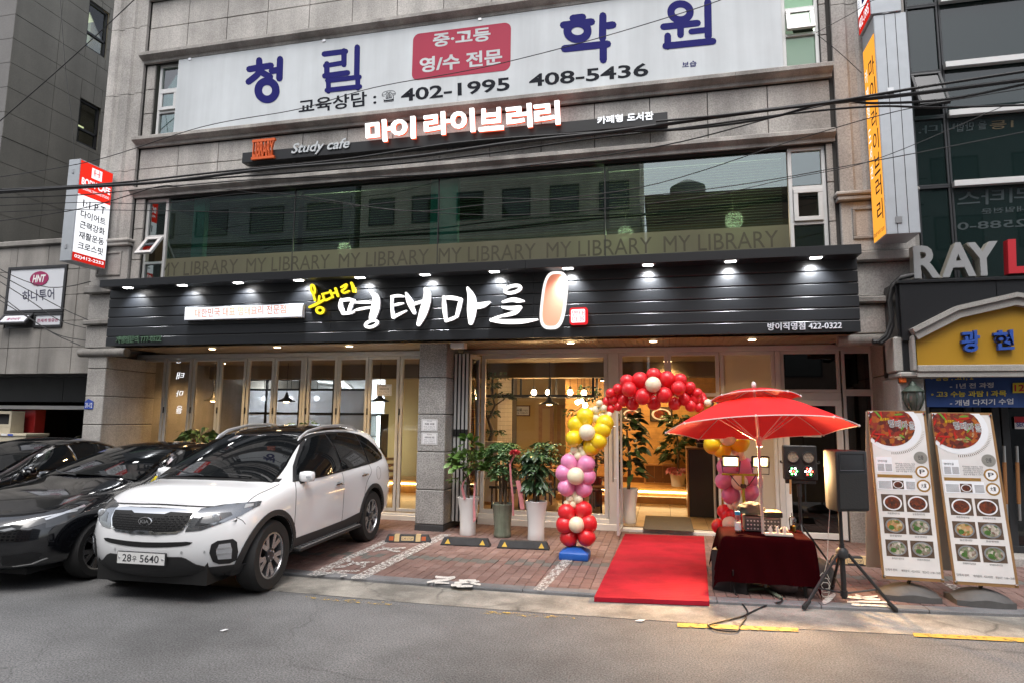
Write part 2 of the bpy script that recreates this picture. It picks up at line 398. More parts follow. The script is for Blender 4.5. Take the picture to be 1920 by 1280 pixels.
# pavers: columns run away from the road
BW, BL = .118, .205
bricks = []
i = 0; x = -10.6
line_a, line_b = PZ(761,1044,SWZ), PZ(1500,1075,SWZ)
while x < 6.6:
    y = yk(x)+.16-BL+(.38 if i % 2 else 0)*BL
    y = 7.0-BL+(.33 if i % 2 else 0.0)*BL
    while y < YG+.12:
        y0 = max(y, max(yk(x),yk(x+BW))+.155); y1 = y+BL
        if y1-y0 > .03: bricks.append((x, y0, y1))
        y += BL
    x += BW; i += 1
def vis(b):
    c = Vector((b[0]+BW/2,(b[1]+b[2])/2,SWZ)); q = c-CAMP; z = q.dot(_f)
    u = 960+FPX*q.dot(_r)/z; v = 640-FPX*q.dot(_u)/z
    ok = 560 < u < 1930 and v < 1250 and not (-.75 < c.x < .6 and c.y > 6.8) and not (c.x < -3.95 and c.y < 9.6) and not (.55 < c.x < 1.55 and 7.2 < c.y < 8.2)
    return z if ok else 999
def grey(b):
    t = (b[0]+BW/2-line_a.x)/(line_b.x-line_a.x); yy = line_a.y+(line_b.y-line_a.y)*t
    return abs((b[1]+b[2])/2-yy-.02) < BL*.45
bricks.sort(key=vis)
def brick_v(b, mb, dz):
    g_ = .0035; x0, x1, y0, y1 = b[0]+.0022, b[0]+BW-.0022, b[1]+.0055, b[2]-.0055; z1 = SWZ+dz; c = .004; zb = SWZ-.02
    tl = [random.uniform(-.0012,.0012) for _ in range(4)]
    mb.add([(x0,y0,zb),(x1,y0,zb),(x1,y1,zb),(x0,y1,zb),(x0,y0,z1-c),(x1,y0,z1-c),(x1,y1,z1-c),(x0,y1,z1-c),
            (x0+c,y0+c,z1+tl[0]),(x1-c,y0+c,z1+tl[1]),(x1-c,y1-c,z1+tl[2]),(x0+c,y1-c,z1+tl[3])],
           [(0,1,5,4),(1,2,6,5),(2,3,7,6),(3,0,4,7),(4,5,9,8),(5,6,10,9),(6,7,11,10),(7,4,8,11),(8,9,10,11)])
rest = MB(); restg = MB(); nb = 0
for b in bricks:
    dz = random.uniform(-.0025,.0025)
    if nb < 300 and vis(b) < 900:
        mb = MB(); brick_v(b, mb, dz); obj('paver', mb, 'paver_grey' if grey(b) else 'paver_brick', sidewalk, fixn=False); nb += 1
    else: brick_v(b, restg if grey(b) else rest, dz)
for nm, mb, mt in (('paver_rest', rest, 'paver_brick'), ('grey_paver_rest', restg, 'paver_grey')):
    o = stuff(obj(nm, mb, mt, sidewalk, fixn=False))
    at = o.data.attributes.new('tone', 'FLOAT', 'POINT'); vals = []
    for k in range(len(mb.v)//12): vals += [random.random()]*12
    at.data.foreach_set('value', vals)
# painted marks on the pavers
def mark(name, pxs, mat, label, z=SWZ+.0075):
    mb = MB(); pts = [PZ(x,y,z) for x, y in pxs]; mb.add(pts, [tuple(range(len(pts)))])
    o = obj(name, mb, mat); return tag(o, label, 'road marking')
mark('parking_line', [(575,1076),(592,1079),(731,1014),(718,1012)], 'paint_white', 'faded white parking line just right of the white car')
mark('parking_line', [(655,1083),(682,1085),(846,1001),(826,1000)], 'paint_white', 'faded white parking line running up to the stone pillar')
mark('parking_line', [(1000,1104),(1019,1107),(1074,1049),(1055,1047)], 'paint_white', 'faded white parking line ending at the blue balloon base')
mark('parking_line', [(1766,1092),(1788,1094),(1850,1128),(1820,1126)], 'paint_white', 'faded white parking line between the two banner stands')
def glyph(name, strokes, z, mat, label):
    mb = MB()
    for i, st in enumerate(strokes): ribbon(mb, [(x,y,w) for x,y,w in st], lambda q: PZ(q.x,q.y,z), (0,0,.0004))
    for k, v in enumerate(mb.v): mb.v[k] = (v[0],v[1],v[2])
    tag(obj(name, mb, mat, fixn=False), label, 'road marking')
def zz(a, sx, ox, oy): return [[(ox+x/sx, oy+y/sx, w_/sx) for x,y,w_ in st] for st in a]
Z1 = SWZ+.0085
glyph('painted_character', zz([[(670,200,14),(740,185,18),(800,180,16)],[(755,165,16),(830,180,16),(960,172,12)],[(800,185,14),(860,200,18),(910,205,12)]],4.8,560,990), Z1, 'paint_white', 'worn white painted character farthest up between the two parking lines')
glyph('painted_character', zz([[(330,350,14),(420,335,18),(500,310,16),(680,300,10)],[(435,295,14),(490,290,12),(480,310,12)],[(520,320,14),(600,330,14),(560,355,12)],[(600,310,12),(590,340,14)]],4.8,560,990), Z1, 'paint_white', 'worn white painted character midway between the two parking lines')
glyph('painted_character', zz([[(190,412,14),(280,400,20),(360,385,18),(545,380,14)],[(300,375,14),(350,395,16),(430,410,16)],[(380,430,12),(430,420,14)]],4.8,560,990), Z1, 'paint_white', 'worn white painted character nearest the kerb between the parking lines')
glyph('painted_character', zz([[(1240,435,24),(1330,440,16),(1400,438,22)],[(1390,440,20),(1330,460,20),(1230,470,22),(1160,482,16)],[(1230,486,14),(1350,490,12)]],4.8,560,990), Z1, 'paint_white_solid', 'left of two white painted characters by the kerb')
glyph('painted_character', zz([[(1450,466,18),(1590,464,16)],[(1410,488,20),(1500,482,18),(1620,474,14)],[(1520,470,16),(1560,490,16),(1630,502,18)],[(1380,508,22),(1460,505,16)],[(1430,518,20),(1560,516,16)]],4.8,560,990), Z1, 'paint_white_solid', 'right of two white painted characters by the kerb')
glyph('painted_character', zz([[(400,445,16),(520,455,22),(660,440,14)],[(480,430,16),(560,460,20),(680,470,16)],[(410,490,14),(560,488,16),(740,495,14)],[(450,512,20),(600,518,16),(740,528,14)]],4.57,1500,1020), Z1, 'paint_white_solid', 'white painted character between the legs of the speaker tripod')
glyph('painted_character', zz([[(210,490,40),(245,465,50),(290,430,30)]],4.57,1500,1020), Z1, 'paint_white_solid', 'white paint blot beside the left foot of the speaker tripod')
# yellow dashes on the asphalt
for nm, pxs, mt in (('far left, almost worn away', [(567,1121),(735,1134),(735,1128),(571,1116)], 'paint_yellow_faint'),
                    ('left of the red carpet, worn thin', [(900,1149),(1078,1161),(1078,1155),(902,1143)], 'paint_yellow_faint'),
                    ('under the black cable in front of the table', [(1270,1174),(1497,1183),(1497,1176),(1270,1166)], 'paint_yellow'),
                    ('at the right edge in front of the banner stands', [(1714,1192),(1925,1203),(1925,1195),(1711,1185)], 'paint_yellow')):
    mark('yellow_dash', pxs, mt, 'yellow road dash '+nm, .009)
# red carpet
c = [PZ(1114,1121,SWZ), PZ(1330,1129,SWZ), PZ(1320,1006,SWZ), PZ(1172,1001,SWZ)]
cm = MB(); nx, ny = 2, 110
rows = []
for j in range(ny+1):
    t = j/ny; a = c[0].lerp(c[3], t); b = c[1].lerp(c[2], t)
    rows.append((a, b, SWZ+.011+(.0014 if j % 2 else 0)+.004*math.sin(j*.43)*math.sin(j*.17)+.002))
vs = []
for a, b, z in rows:
    for k in range(9): q = a.lerp(b, k/8); vs.append((q.x, q.y, z+.0012*math.sin(k*1.7+a.y*3)))
cm.add(vs, [(j*9+k, j*9+k+1, (j+1)*9+k+1, (j+1)*9+k) for j in range(ny) for k in range(8)])
e = [Vector((v[0],v[1],0)) for v in vs]
cm.add([vs[k] for k in range(9)]+[(vs[k][0],vs[k][1]-.002,SWZ-.03) for k in range(9)], [(k,k+1,k+10,k+9) for k in range(8)])
for col_ in (0, 8):
    ids = [j*9+col_ for j in range(ny+1)]
    cm.add([vs[i_] for i_ in ids]+[(vs[i_][0],vs[i_][1],SWZ-.002) for i_ in ids], [(k,k+1,k+ny+2,k+ny+1) for k in range(ny)])
tag(obj('red_carpet', cm, 'red_sheet', fixn=False), 'long red carpet laid from the kerb to the restaurant door', 'carpet')
# scraps on the road
for px_, py_, s_, lb in ((420,1181,.035,'small white paper scrap on the asphalt in front of the white car'),(1200,1163,.05,'thin pale scrap lying on the asphalt before the red carpet')):
    p = PZ(px_,py_,.006); mb = MB(); mb.add([p+Vector((-s_,-.01,0)),p+Vector((s_*.3,-.03,.006)),p+Vector((s_,.012,.012)),p+Vector((-.01,.03,.004))],[(0,1,2,3)])
    mb.add([Vector(v)-Vector((0,0,.002)) for v in mb.v],[(3,2,1,0)]); tag(obj('paper_scrap', mb, 'paper'), lb, 'litter')
# wheel stops
def wheel_stop(px, w, label, kind):
    p = [PZ(px[0][0],px[0][1],SWZ), PZ(px[1][0],px[1][1],SWZ)]; mid = (p[0]+p[1])/2; Lh = (p[1]-p[0]).length/2; rz = math.atan2(p[1].y-p[0].y, p[1].x-p[0].x)
    t = thing('wheel_stop', label, 'wheel stop', (mid.x,mid.y,SWZ), 'rubber wheel stops', False, rz)
    H_ = .105; sec = [(0,0),(w,0),(w,.015),(w-.035,H_),(.035,H_),(0,.015)]
    mb = MB(); vs = []
    for sx, ins in ((-1,0),(1,0)):
        for (y,z) in sec: vs.append((sx*(Lh-(z/H_)*.045), y, z))
    mb.add(vs, [tuple(range(6)), tuple(range(11,5,-1))]+[(i_,i_+6,(i_+1)%6+6,(i_+1)%6) for i_ in range(6)])
    obj('body', mb, 'rubber_stop', t)
    def front(x0, x1, z0, z1, mat, nm, tri=False):
        f = lambda x,z,o=.003: (x, (z-.015)/(H_-.015)*.035-o, z+.0)
        m_ = MB()
        if tri: P_ = [f(x0,z0),f(x1,z0),f((x0+x1)/2,z1)]
        else: P_ = [f(x0,z0),f(x1,z0),f(x1,z1),f(x0,z1)]
        m_.prism([Vector(q) for q in P_], (0,.004,0)); return obj(nm, m_, mat, t)
    if kind == 0:
        for s in (-1,1):
            m_ = MB(); x0 = s*Lh*.46; a = x0-.035; b = x0+.035
            m_.prism([Vector((a,-.002,.018)),Vector((a,.031,H_+.003)),Vector((a,w-.033,H_+.003)),Vector((a,w-.033,H_-.01)),Vector((a,.04,H_-.01)),Vector((a,.01,.018))], (b-a,0,0)); obj('stripe', m_, 'tan_tape', t)
            front(s*Lh*.70-.032, s*Lh*.70+.032, .03, .085, 'orange_reflector', 'reflector')
        pl = front(-.09,.09,.03,.085,'tan_tape','name_plate')
        tm = MB(); text_on(tm, 'CAR STOP', (-.08,.0,.042), (.16,0,0), (0,.011,.03), .01, 0, (0,-1,0)); tm.v = [(v[0], v[1]-.0005+(v[2]-.042)*.0, v[2]) for v in tm.v]
        tm.v = [(v[0], (v[2]-.015)/(H_-.015)*.035-.0042, v[2]) for v in tm.v]; obj('lettering', tm, 'ink', pl, fixn=False)
    else:
        for s in (-1,1): front(s*Lh*.70-.04, s*Lh*.70+.04, .025, .09, 'yellow_plastic', 'triangle', True)
    return t
wheel_stop(((720,1016),(807,1017)), .15, 'black rubber wheel stop with tan stripes and orange reflectors by the white car', 0)
wheel_stop(((825,1021),(918,1025)), .15, 'black wheel stop with yellow triangles in front of the leftmost white pot', 1)
wheel_stop(((931,1027),(1030,1031)), .15, 'black wheel stop with yellow triangles in front of the slim white pot, nearest the balloons', 1)
wheel_stop(((1560,1058),(1650,1062)), .15, 'black wheel stop with tan stripe half hidden behind the left banner stand', 0)
# ================================================================== main building
glass('glass_shop', (.96,.96,.94), .05)
glass('glass_upper', (.52,.72,.66), .15)
glass('glass_side', (.45,.60,.58), .14)
glass('glass_frost', (.9,.9,.88), .05, frost=.85, frostcol=(.75,.74,.70))
glass('glass_film', (.6,.6,.55), .04, frost=.55, frostcol=(.50,.48,.33))
glass('glass_dark', (.05,.05,.05), .07, rough=.02)
glass('glass_tower', (.8,.83,.8), .06)
glass('glass_curtain', (.35,.42,.40), .05, frost=.6, frostcol=(.030,.066,.062)); glass('glass_green', (.6,.8,.65), .06, frost=.8, frostcol=(.5,.72,.55))
glass('glass_kitchen', (.8,.82,.85), .04, rough=.1, frost=.75, frostcol=(.8,.82,.86))
pbr('fascia_board', (.009,.010,.012), .38, .0, noise=(3,.08), spec=.6)
pbr('fascia_edge', (.010,.011,.013), .45)
pbr('soffit_board', (.28,.21,.13), .45, noise=(6,.1))
pbr('sign_white', (.55,.585,.605), .6, noise=(.8,.06), streak=(2.5,.10), stain=(.6,.05))
pbr('sign_blue', (.012,.012,.13), .7, spec=.15)
pbr('sign_crimson', (.36,.018,.055), .7, noise=(2,.05))
pbr('sign_ink', (.010,.012,.018), .7, spec=.15)
pbr('teal_column', (.25,.62,.55), .5)
pbr('blind_slat', (.52,.50,.40), .55, noise=(4,.1))
pbr('room_cream', (.62,.50,.27), .8, noise=(2,.06))
pbr('office_wall', (.33,.26,.15), .8, noise=(1,.2))
emis('led_white', (1,.98,.95), 14); emis('led_warm', (1,.62,.25), 14)
emis('lamp_downlight', (1,.74,.42), 10)

bld = thing('commercial_building', 'grey granite commercial building with the restaurant on its ground floor', 'building', (-3.6,YF,0))
def fx(px, py, Y=YF): return PY(px,py,Y).x
def fz(px, py, Y=YF): return PY(px,py,Y).z
def panels(parent, x0, x1, z0, z1, nx, nz, Y, mat, d=.05, gap=.006, name='stone_panel', c=.006, xs=None, jit=.003):
    for i in range(nx):
        for k in range(nz):
            a = x0+(x1-x0)*i/nx; b = x0+(x1-x0)*(i+1)/nx; e = z0+(z1-z0)*k/nz; f = z0+(z1-z0)*(k+1)/nz
            dy = random.uniform(-jit,jit)
            obj(name, MB().box(a+gap,b-gap,Y+dy,Y+d,e+gap,f-gap,c), mat, parent)
def frame_mb(mb, x0, x1, z0, z1, Y, fw, fd, c=.004):
    mb.box(x0,x1,Y,Y+fd,z0,z0+fw,c); mb.box(x0,x1,Y,Y+fd,z1-fw,z1,c)
    mb.box(x0,x0+fw,Y+.002,Y+fd-.002,z0+fw,z1-fw,c); mb.box(x1-fw,x1,Y+.002,Y+fd-.002,z0+fw,z1-fw,c); return mb
def pane(x0, x1, z0, z1, Y, t=.006): return MB().box(x0,x1,Y,Y+t,z0,z1)
def window(parent, x0, x1, z0, z1, Y, fw, fd, fmat, gmat, name='window', gy=None):
    f = obj(name, frame_mb(MB(), x0,x1,z0,z1,Y,fw,fd), fmat, parent)
    g_ = obj('pane', MB().quad((x0+fw*.7,Y+(gy or fd*.5),z0+fw*.7),(x1-fw*.7,Y+(gy or fd*.5),z0+fw*.7),(x1-fw*.7,Y+(gy or fd*.5),z1-fw*.7),(x0+fw*.7,Y+(gy or fd*.5),z1-fw*.7)), gmat, f, fixn=False)
    return f
XL, XR = -10.84, 3.56
W2L, W2R = -9.74, 2.45           # second floor opening
Z2B, Z2T, Z3B, Z3T = 4.15, 6.01, 7.24, 8.79
TOP = 12.6
# backing walls (dark joints show between the stone panels)
bk = MB()
bk.box(XL+.02,W2L,YF+.03,YF+.35,3.1,TOP); bk.box(W2R,XR-.02,YF+.03,YF+.35,3.1,TOP)
bk.box(W2L,W2R,YF+.03,YF+.35,Z2T,Z3B); bk.box(W2L,W2R,YF+.03,YF+.35,Z3T,10.35); bk.box(W2L,W2R,YF+.03,YF+.35,3.1,Z2B)
obj('backing_wall', bk, 'joint_dark', bld)
sd = MB(); sd.box(XL+.03,XL+.3,YF+.36,YF+16,0,TOP); sd.box(XR-.3,XR-.03,YF+.36,YF+16,3.2,TOP); sd.box(XL,XR,YF+.36,YF+16,TOP-.2,TOP)
obj('side_wall', sd, 'annex_stone', bld)
sl_ = MB(); sl_.box(XL+.3,XR-.3,YF+.36,YF+9,3.25,3.6); sl_.box(XL+.3,XR-.3,YF+.36,YF+9,6.4,6.7); sl_.box(XL+.3,XR-.3,YF+.36,YF+9,9.4,9.7)
obj('floor_slab', sl_, 'dark_panel', bld)
bw = MB(); bw.box(XL+.3,XR-.3,YF+5,YF+5.1,3.6,6.4); bw.box(XL+.3,XR-.3,YF+3,YF+3.1,6.7,9.4); obj('office_wall', bw, 'office_wall', bld)
# spandrels
nsp = 14
panels(bld, -9.95, W2R+.1, 6.22, 7.03, nsp, 2, YF, 'granite')
panels(bld, -9.95, W2R+.1, 9.0, 10.15, nsp, 2, YF, 'granite')
panels(bld, -9.95, W2L, 4.2, 6.02, 1, 3, YF, 'granite'); panels(bld, W2R, W2R+.1, 4.2, 6.02, 1, 3, YF, 'granite')
panels(bld, -9.95, W2L, 7.26, 8.78, 1, 3, YF, 'granite'); panels(bld, W2R, W2R+.1, 7.26, 8.78, 1, 3, YF, 'granite')
panels(bld, W2L, W2R, 11.6, TOP, nsp, 2, YF, 'granite')
def cornice(x0, x1, z0, z1, proj, Y=YF, name='cornice', ends=True):
    h = z1-z0; prof = [(0,z0),(proj*.35,z0),(proj*.35,z0+h*.3),(proj*.7,z0+h*.45),(proj,z0+h*.62),(proj,z1-.012),(proj-.012,z1),(0,z1)]
    n_ = max(1, round((x1-x0)/1.35))
    for i in range(n_):
        a = x0+(x1-x0)*i/n_+.002; b = x0+(x1-x0)*(i+1)/n_-.002
        mb = MB(); mb.prism([Vector((a,Y-p,z)) for p,z in prof], (b-a,0,0)); obj(name, mb, 'granite_trim', bld)
cornice(-10.02, W2R+.13, 7.05, 7.235, .17)
cornice(-10.02, W2R+.13, 6.03, 6.21, .13)
cornice(-10.02, W2R+.13, 8.80, 8.99, .17)
cornice(-10.02, W2R+.13, 10.16, 10.36, .17)
# pilasters with fluted shafts
def pilaster(x0, x1, z0, z1, joints):
    zs = [z0]+joints+[z1]; w_ = x1-x0
    for a, b in zip(zs, zs[1:]):
        mb = MB(); g_ = .006; P_ = []
        # cross section with two shallow flutes
        sec = [(x0+.008,0),(x0+.008,-.06),(x0+w_*.2,-.06),(x0+w_*.24,-.02),(x0+w_*.34,-.02),(x0+w_*.38,-.06),(x0+w_*.62,-.06),(x0+w_*.66,-.02),(x0+w_*.76,-.02),(x0+w_*.80,-.06),(x1-.008,-.06),(x1-.008,0)]
        n_ = len(sec); mb.add([(x,YF+y,a+g_) for x,y in sec]+[(x,YF+y,b-g_) for x,y in sec], [tuple(range(n_)), tuple(range(2*n_-1,n_-1,-1))]+[(i,i+n_,(i+1)%n_+n_,(i+1)%n_) for i in range(n_)])
        obj('pilaster_block', mb, 'granite', bld)
pilaster(XL, -9.97, 5.22, TOP, [6.6,8.2,9.62,11.1])
pilaster(2.60, XR, 5.22, TOP, [6.6,8.2,9.62,11.1])
for (a, b) in ((XL,-9.97),(2.60,XR)):
    mb = MB(); mb.box(a-.05,b+.04,YF-.13,YF+.03,5.08,5.14,.01); mb.box(a-.08,b+.07,YF-.16,YF+.03,5.145,5.21,.02); obj('capital', mb, 'granite_trim', bld)
    obj('pilaster_base', MB().box(a,b,YF-.05,YF+.03,4.32,5.07,.01), 'granite', bld)
    mb = MB(); frame_mb(mb, a+.15,b-.15,4.5,4.98,YF-.075,.045,.04,.008); obj('raised_frame', mb, 'granite_trim', bld)
    mb = MB(); mb.box(a-.05,b+.05,YF-.12,YF+.03,4.16,4.31,.02); obj('pilaster_base', mb, 'granite_trim', bld)
    obj('stone_panel', MB().box(a,b,YF-.02,YF+.03,3.66,4.15,.01), 'granite', bld)
    obj('cornice', MB().box(a-.03,b+.03,YF-.10,YF+.03,3.55,3.65,.02), 'granite_trim', bld)
    obj('stone_panel', MB().box(a,b,YF-.02,YF+.03,3.12,3.54,.01), 'granite', bld)
    mb = MB(); mb.tube([(a-.12,YF+.02,3.03),(b+.08,YF+.02,3.03)], .085, 12); obj('cornice', mb, 'granite_trim', bld, smooth=True)
# third floor: window units either side of the big sign
def casement(x0, x1, z0, z1, Y, parts, gm='glass_side', openi=None, ang=0):
    """vertical stack of lights: parts = list of (fraction0, fraction1, sash?)"""
    f = obj('window', frame_mb(MB(), x0,x1,z0,z1,Y,.055,.09), 'alu', bld)
    for (a, b, sash) in parts:
        za, zb = z0+(z1-z0)*a, z0+(z1-z0)*b
        if a > 0: obj('transom', MB().box(x0+.05,x1-.05,Y+.005,Y+.085,za-.025,za+.025,.004), 'alu', f)
        if sash:
            mb = frame_mb(MB(), x0+.06,x1-.06,za+.03,zb-.03,Y-.03,.065,.05)
            s_ = obj('sash', mb, 'alu', bld)
            mq = pane(x0+.11,x1-.11,za+.08,zb-.08,Y-.01); q_ = obj('pane', mq, gm, s_)
            if ang:
                M_ = Matrix.Translation((0,Y,zb-.03))@Matrix.Rotation(ang,4,'X')@Matrix.Translation((0,-Y,-(zb-.03)))
                for o_ in (s_, q_): o_.data.transform(M_)
        else: obj('pane', pane(x0+.05,x1-.05,za+.02,zb-.02,Y+.04), gm, f)
casement(-9.69, -9.18, Z3B, Z3T, YF+.06, [(0,.36,0),(.36,.66,1),(.66,1,0)])
casement(1.92, 2.45, Z3B, Z3T, YF+.06, [(0,.40,0),(.40,.68,1),(.68,1,0)], 'glass_green', ang=-R(12))
obj('ledge_filler', MB().box(-9.17,1.91,YF+.02,YF+.1,Z3B,Z3T), 'dark_panel', bld)
for (x0,x1,sx) in ((-9.6,-9.2,.5),(1.98,2.4,2.2)):
    pass
# second floor: casements at the ends, butt-jointed glass between
casement(W2L, -9.25, Z2B, Z2T, YF+.06, [(0,.32,0),(.32,.60,1),(.60,1,0)], ang=-R(35))
casement(1.92, W2R, Z2B, Z2T, YF+.06, [(0,.36,0),(.36,.66,1),(.66,1,0)])
gx = [-9.245, fx(549,352), fx(820,330), fx(1133,305), 1.915]
for a, b in zip(gx, gx[1:]):
    obj('pane', pane(a+.006,b-.006,Z2B,Z2T,YF+.10), 'glass_upper', bld)
for x_ in gx[1:-1]: obj('mullion', MB().box(x_-.008,x_+.008,YF+.09,YF+.125,Z2B,Z2T), 'black_plastic', bld)
# the printed band on the glass
zb0, zb1 = fz(960,497)+.08, fz(960,497)+.48
band = []
zA, zB = 4.42, 4.78
obj('frosted_band', MB().box(gx[0]+.01,gx[-1]-.01,YF+.094,YF+.096,4.30,4.82), 'glass_film', bld)
obj('frosted_band', MB().box(1.98,2.39,YF+.128,YF+.13,4.30,4.82), 'glass_film', bld)
pbr('band_ink', (.075,.07,.05), .9, spec=.1)
xw = -9.35
while xw < 1.6:
    lt = MB(); text_on(lt, 'MY LIBRARY', (xw,YF+.0925,4.48), (1.70,0,0), (0,0,.26), .0, 0, (0,-1,0)); xw += 1.88; obj('band_lettering', lt, 'band_ink', bld, fixn=False)
xw = -9.2
while xw < 2.2:
    lt = MB(); text_on(lt, 'study cafe atelier', (xw,YF+.0925,4.33), (1.28,0,0), (0,0,.085), .0, 0, (0,-1,0)); xw += 1.36; obj('band_lettering', lt, 'band_ink', bld, fixn=False)
# blinds, one per bay
for i, (a, b) in enumerate(zip(gx, gx[1:])):
    mb = MB(); z = 4.86
    while z < 5.98:
        mb.add([(a+.05,YF+.30,z),(b-.05,YF+.30,z),(b-.05,YF+.335,z+.022),(a+.05,YF+.335,z+.022)], [(0,1,2,3)]); z += .046
    t = thing('window_blind', ['blind behind the leftmost bay of dark second floor glass','blind behind the second bay of second floor glass from the left','blind behind the third bay of second floor glass, under the lit cafe sign','blind behind the rightmost bay of second floor glass'][i], 'blind', ((a+b)/2,YF+.3,4.86), 'second floor blinds')
    stuff(obj('slats', mb, 'blind_slat', t, fixn=False)); obj('head_rail', MB().box(a+.04,b-.04,YF+.29,YF+.34,5.965,6.0), 'alu_white', t)
for xa, xb in ((gx[2]-.17, gx[2]+.33), (-8.75,-8.5)):
    obj('teal_column', MB().box(xa,xb,YF+.16,YF+.28,Z2B,Z2T), 'teal_column', bld)
# office lights on the second and third floor
for k, (x_, y_, z_, pw) in enumerate(((-6.2,YF+1.6,5.1,30),(-.6,YF+1.3,5.0,40),(1.2,YF+1.0,5.05,24),(-9.4,YF+1.5,8.4,10),(2.2,YF+1.2,8.5,26))):
    t = thing('office_lamp', ['lamp glowing dimly behind the left second floor blinds','lamp glowing behind the middle second floor blinds','lamp glowing behind the rightmost second floor blinds','lamp behind the narrow window left of the big sign','lamp behind the narrow green window right of the big sign'][k], 'lamp', (x_,y_,z_), 'office lamps')
    obj('shade', MB().lathe([(.001,-.12),(.11,-.08),(.13,0),(.11,.08),(.001,.12)], (x_,y_,z_), 14), emis('office_led_%d' % k, (1,.80,.48) if k < 3 else (.72,1,.70), .12), t, smooth='all')
    mb = MB(); mb.tube([(x_,y_,z_+.12),(x_,y_,z_+(1.28 if k < 3 else .9))], .01, 6); obj('cord', mb, 'black_plastic', t)
    point('bulb', (x_,y_-.2,z_+.1), pw, (1,.80,.48) if k < 3 else (.72,1,.70), .15, t)
# fourth floor window hint at the very top
obj('pane', pane(W2L,W2R,10.36,11.6,YF+.1), 'glass_side', bld); obj('window', frame_mb(MB(), W2L,W2R,10.36,11.6,YF+.06,.055,.09), 'alu', bld)

# ------------------------------------------------------------------ ground floor piers
def pier(x0, x1, y0, y1, zs, mat, base=None):
    for a, b in zip(zs, zs[1:]):
        obj('stone_block', MB().box(x0,x1,y0,y1,a+.005,b-.005,.012), mat, bld)
    obj('pier_core', MB().box(x0+.02,x1-.02,y0+.02,y1,zs[0],zs[-1]), 'joint_dark', bld)
    if base: obj('pier_base', MB().box(x0-.004,x1+.004,y0-.004,y1,SWZ-.03,zs[0]-.003,.004), 'granite_base', bld)
pz = [SWZ+.10, fz(800,917,YF), fz(800,846,YF), fz(800,776,YF), fz(800,707,YF), 3.12]
pier(fx(779,960), fx(832,960), YF-.02, YG-.02, pz, 'granite_pillar', True)
PLX0, PLX1 = fx(779,960), fx(832,960)
lz = [SWZ, 1.02, 1.66, 2.20, 2.72, 2.97]
pier(fx(163,720)-.02, fx(196,720), YF, YG+.3, lz, 'granite')
pier(3.18, 3.62, YF+.02, YG+.3, [SWZ, 1.3, 2.55, 3.12], 'granite')
# ------------------------------------------------------------------ fascia over the shop front
fas = thing('fascia_canopy', 'dark grey board canopy with a row of spotlights over the shop front', 'canopy', ((XL+XR)/2,YA,3.07))
FXL, FXR = fx(202,600,YA), fx(1613,600,YA)
FZ0, FZ1 = 3.075, 4.12
nb_ = 6; bh = (FZ1-FZ0)/nb_
split = [FXL, fx(620,600,YA), fx(1000,560,YA), FXR]
for k in range(nb_):
    for a, b in zip(split, split[1:]):
        mb = MB(); z0 = FZ0+k*bh; z1 = z0+bh-.016; a_, b_ = a+(.0015 if a > FXL else 0), b-(.0015 if b < FXR else 0)
        prof = [(YA+.03,z0),(YA+.004,z0),(YA,z0+.006),(YA,z1-.006),(YA+.004,z1),(YA+.03,z1)]
        mb.prism([Vector((a_,y,z)) for y,z in prof], (b_-a_,0,0)); obj('fascia_board', mb, 'fascia_board', fas)
obj('fascia_core', MB().box(FXL+.004,FXR-.004,YA+.02,YF-.18,FZ0+.01,FZ1), 'fascia_edge', fas)
LZ0, LZ1 = 4.095, 4.23; LY = 9.22
lx = [fx(187,530,LY), fx(985,500,LY), fx(1616,470,LY)]
for a, b in zip(lx, lx[1:]): obj('ledge', MB().box(a+.001,b-.001,LY,YF-.13,LZ0,LZ1,.004), 'fascia_edge', fas)
# soffit slats
x = FXL+.02
while x < FXR-.02:
    b = min(x+.1, FXR-.02); obj('soffit_slat', MB().box(x+.003,b-.003,YA+.04,YG+.05,3.085,3.10), 'soffit_board', fas); x += .1
for px_ in (240,342,447,560,675,797,927,1065,1215,1370,1530):
    py_ = 543-(px_-240)*(57/1290.); p = PY(px_,py_,LY+.08); x_ = p.x
    t = obj('spotlight', MB().box(x_-.10,x_+.10,LY+.02,LY+.13,LZ0-.012,LZ0-.001,.003), 'steel', fas)
    obj('lens', MB().box(x_-.07,x_+.07,LY+.035,LY+.115,LZ0-.018,LZ0-.0125), 'led_white', t)
    spot('beam', (x_,LY+.075,LZ0-.03), (x_,YA+.02,LZ0-.42), 48, (.93,.96,1), 110, .9, .03, fas)
for px_, py_ in ((398,653),(520,650),(655,648),(1070,642),(1225,639),(1410,636)):
    p = PZ(px_,py_,3.083); x_, y_ = p.x, p.y
    t = obj('downlight', MB().lathe([(.075,0),(.075,-.006),(.06,-.008)], (x_,y_,3.083), 20), 'alu_white', fas)
    obj('lens', MB().lathe([(.055,-.009),(.055,-.014)], (x_,y_,3.083), 20), 'lamp_downlight', t)
    spot('beam', (x_,y_,3.06), (x_,y_,0), 85, (1,.62,.24), 120, .8, .05, fas)

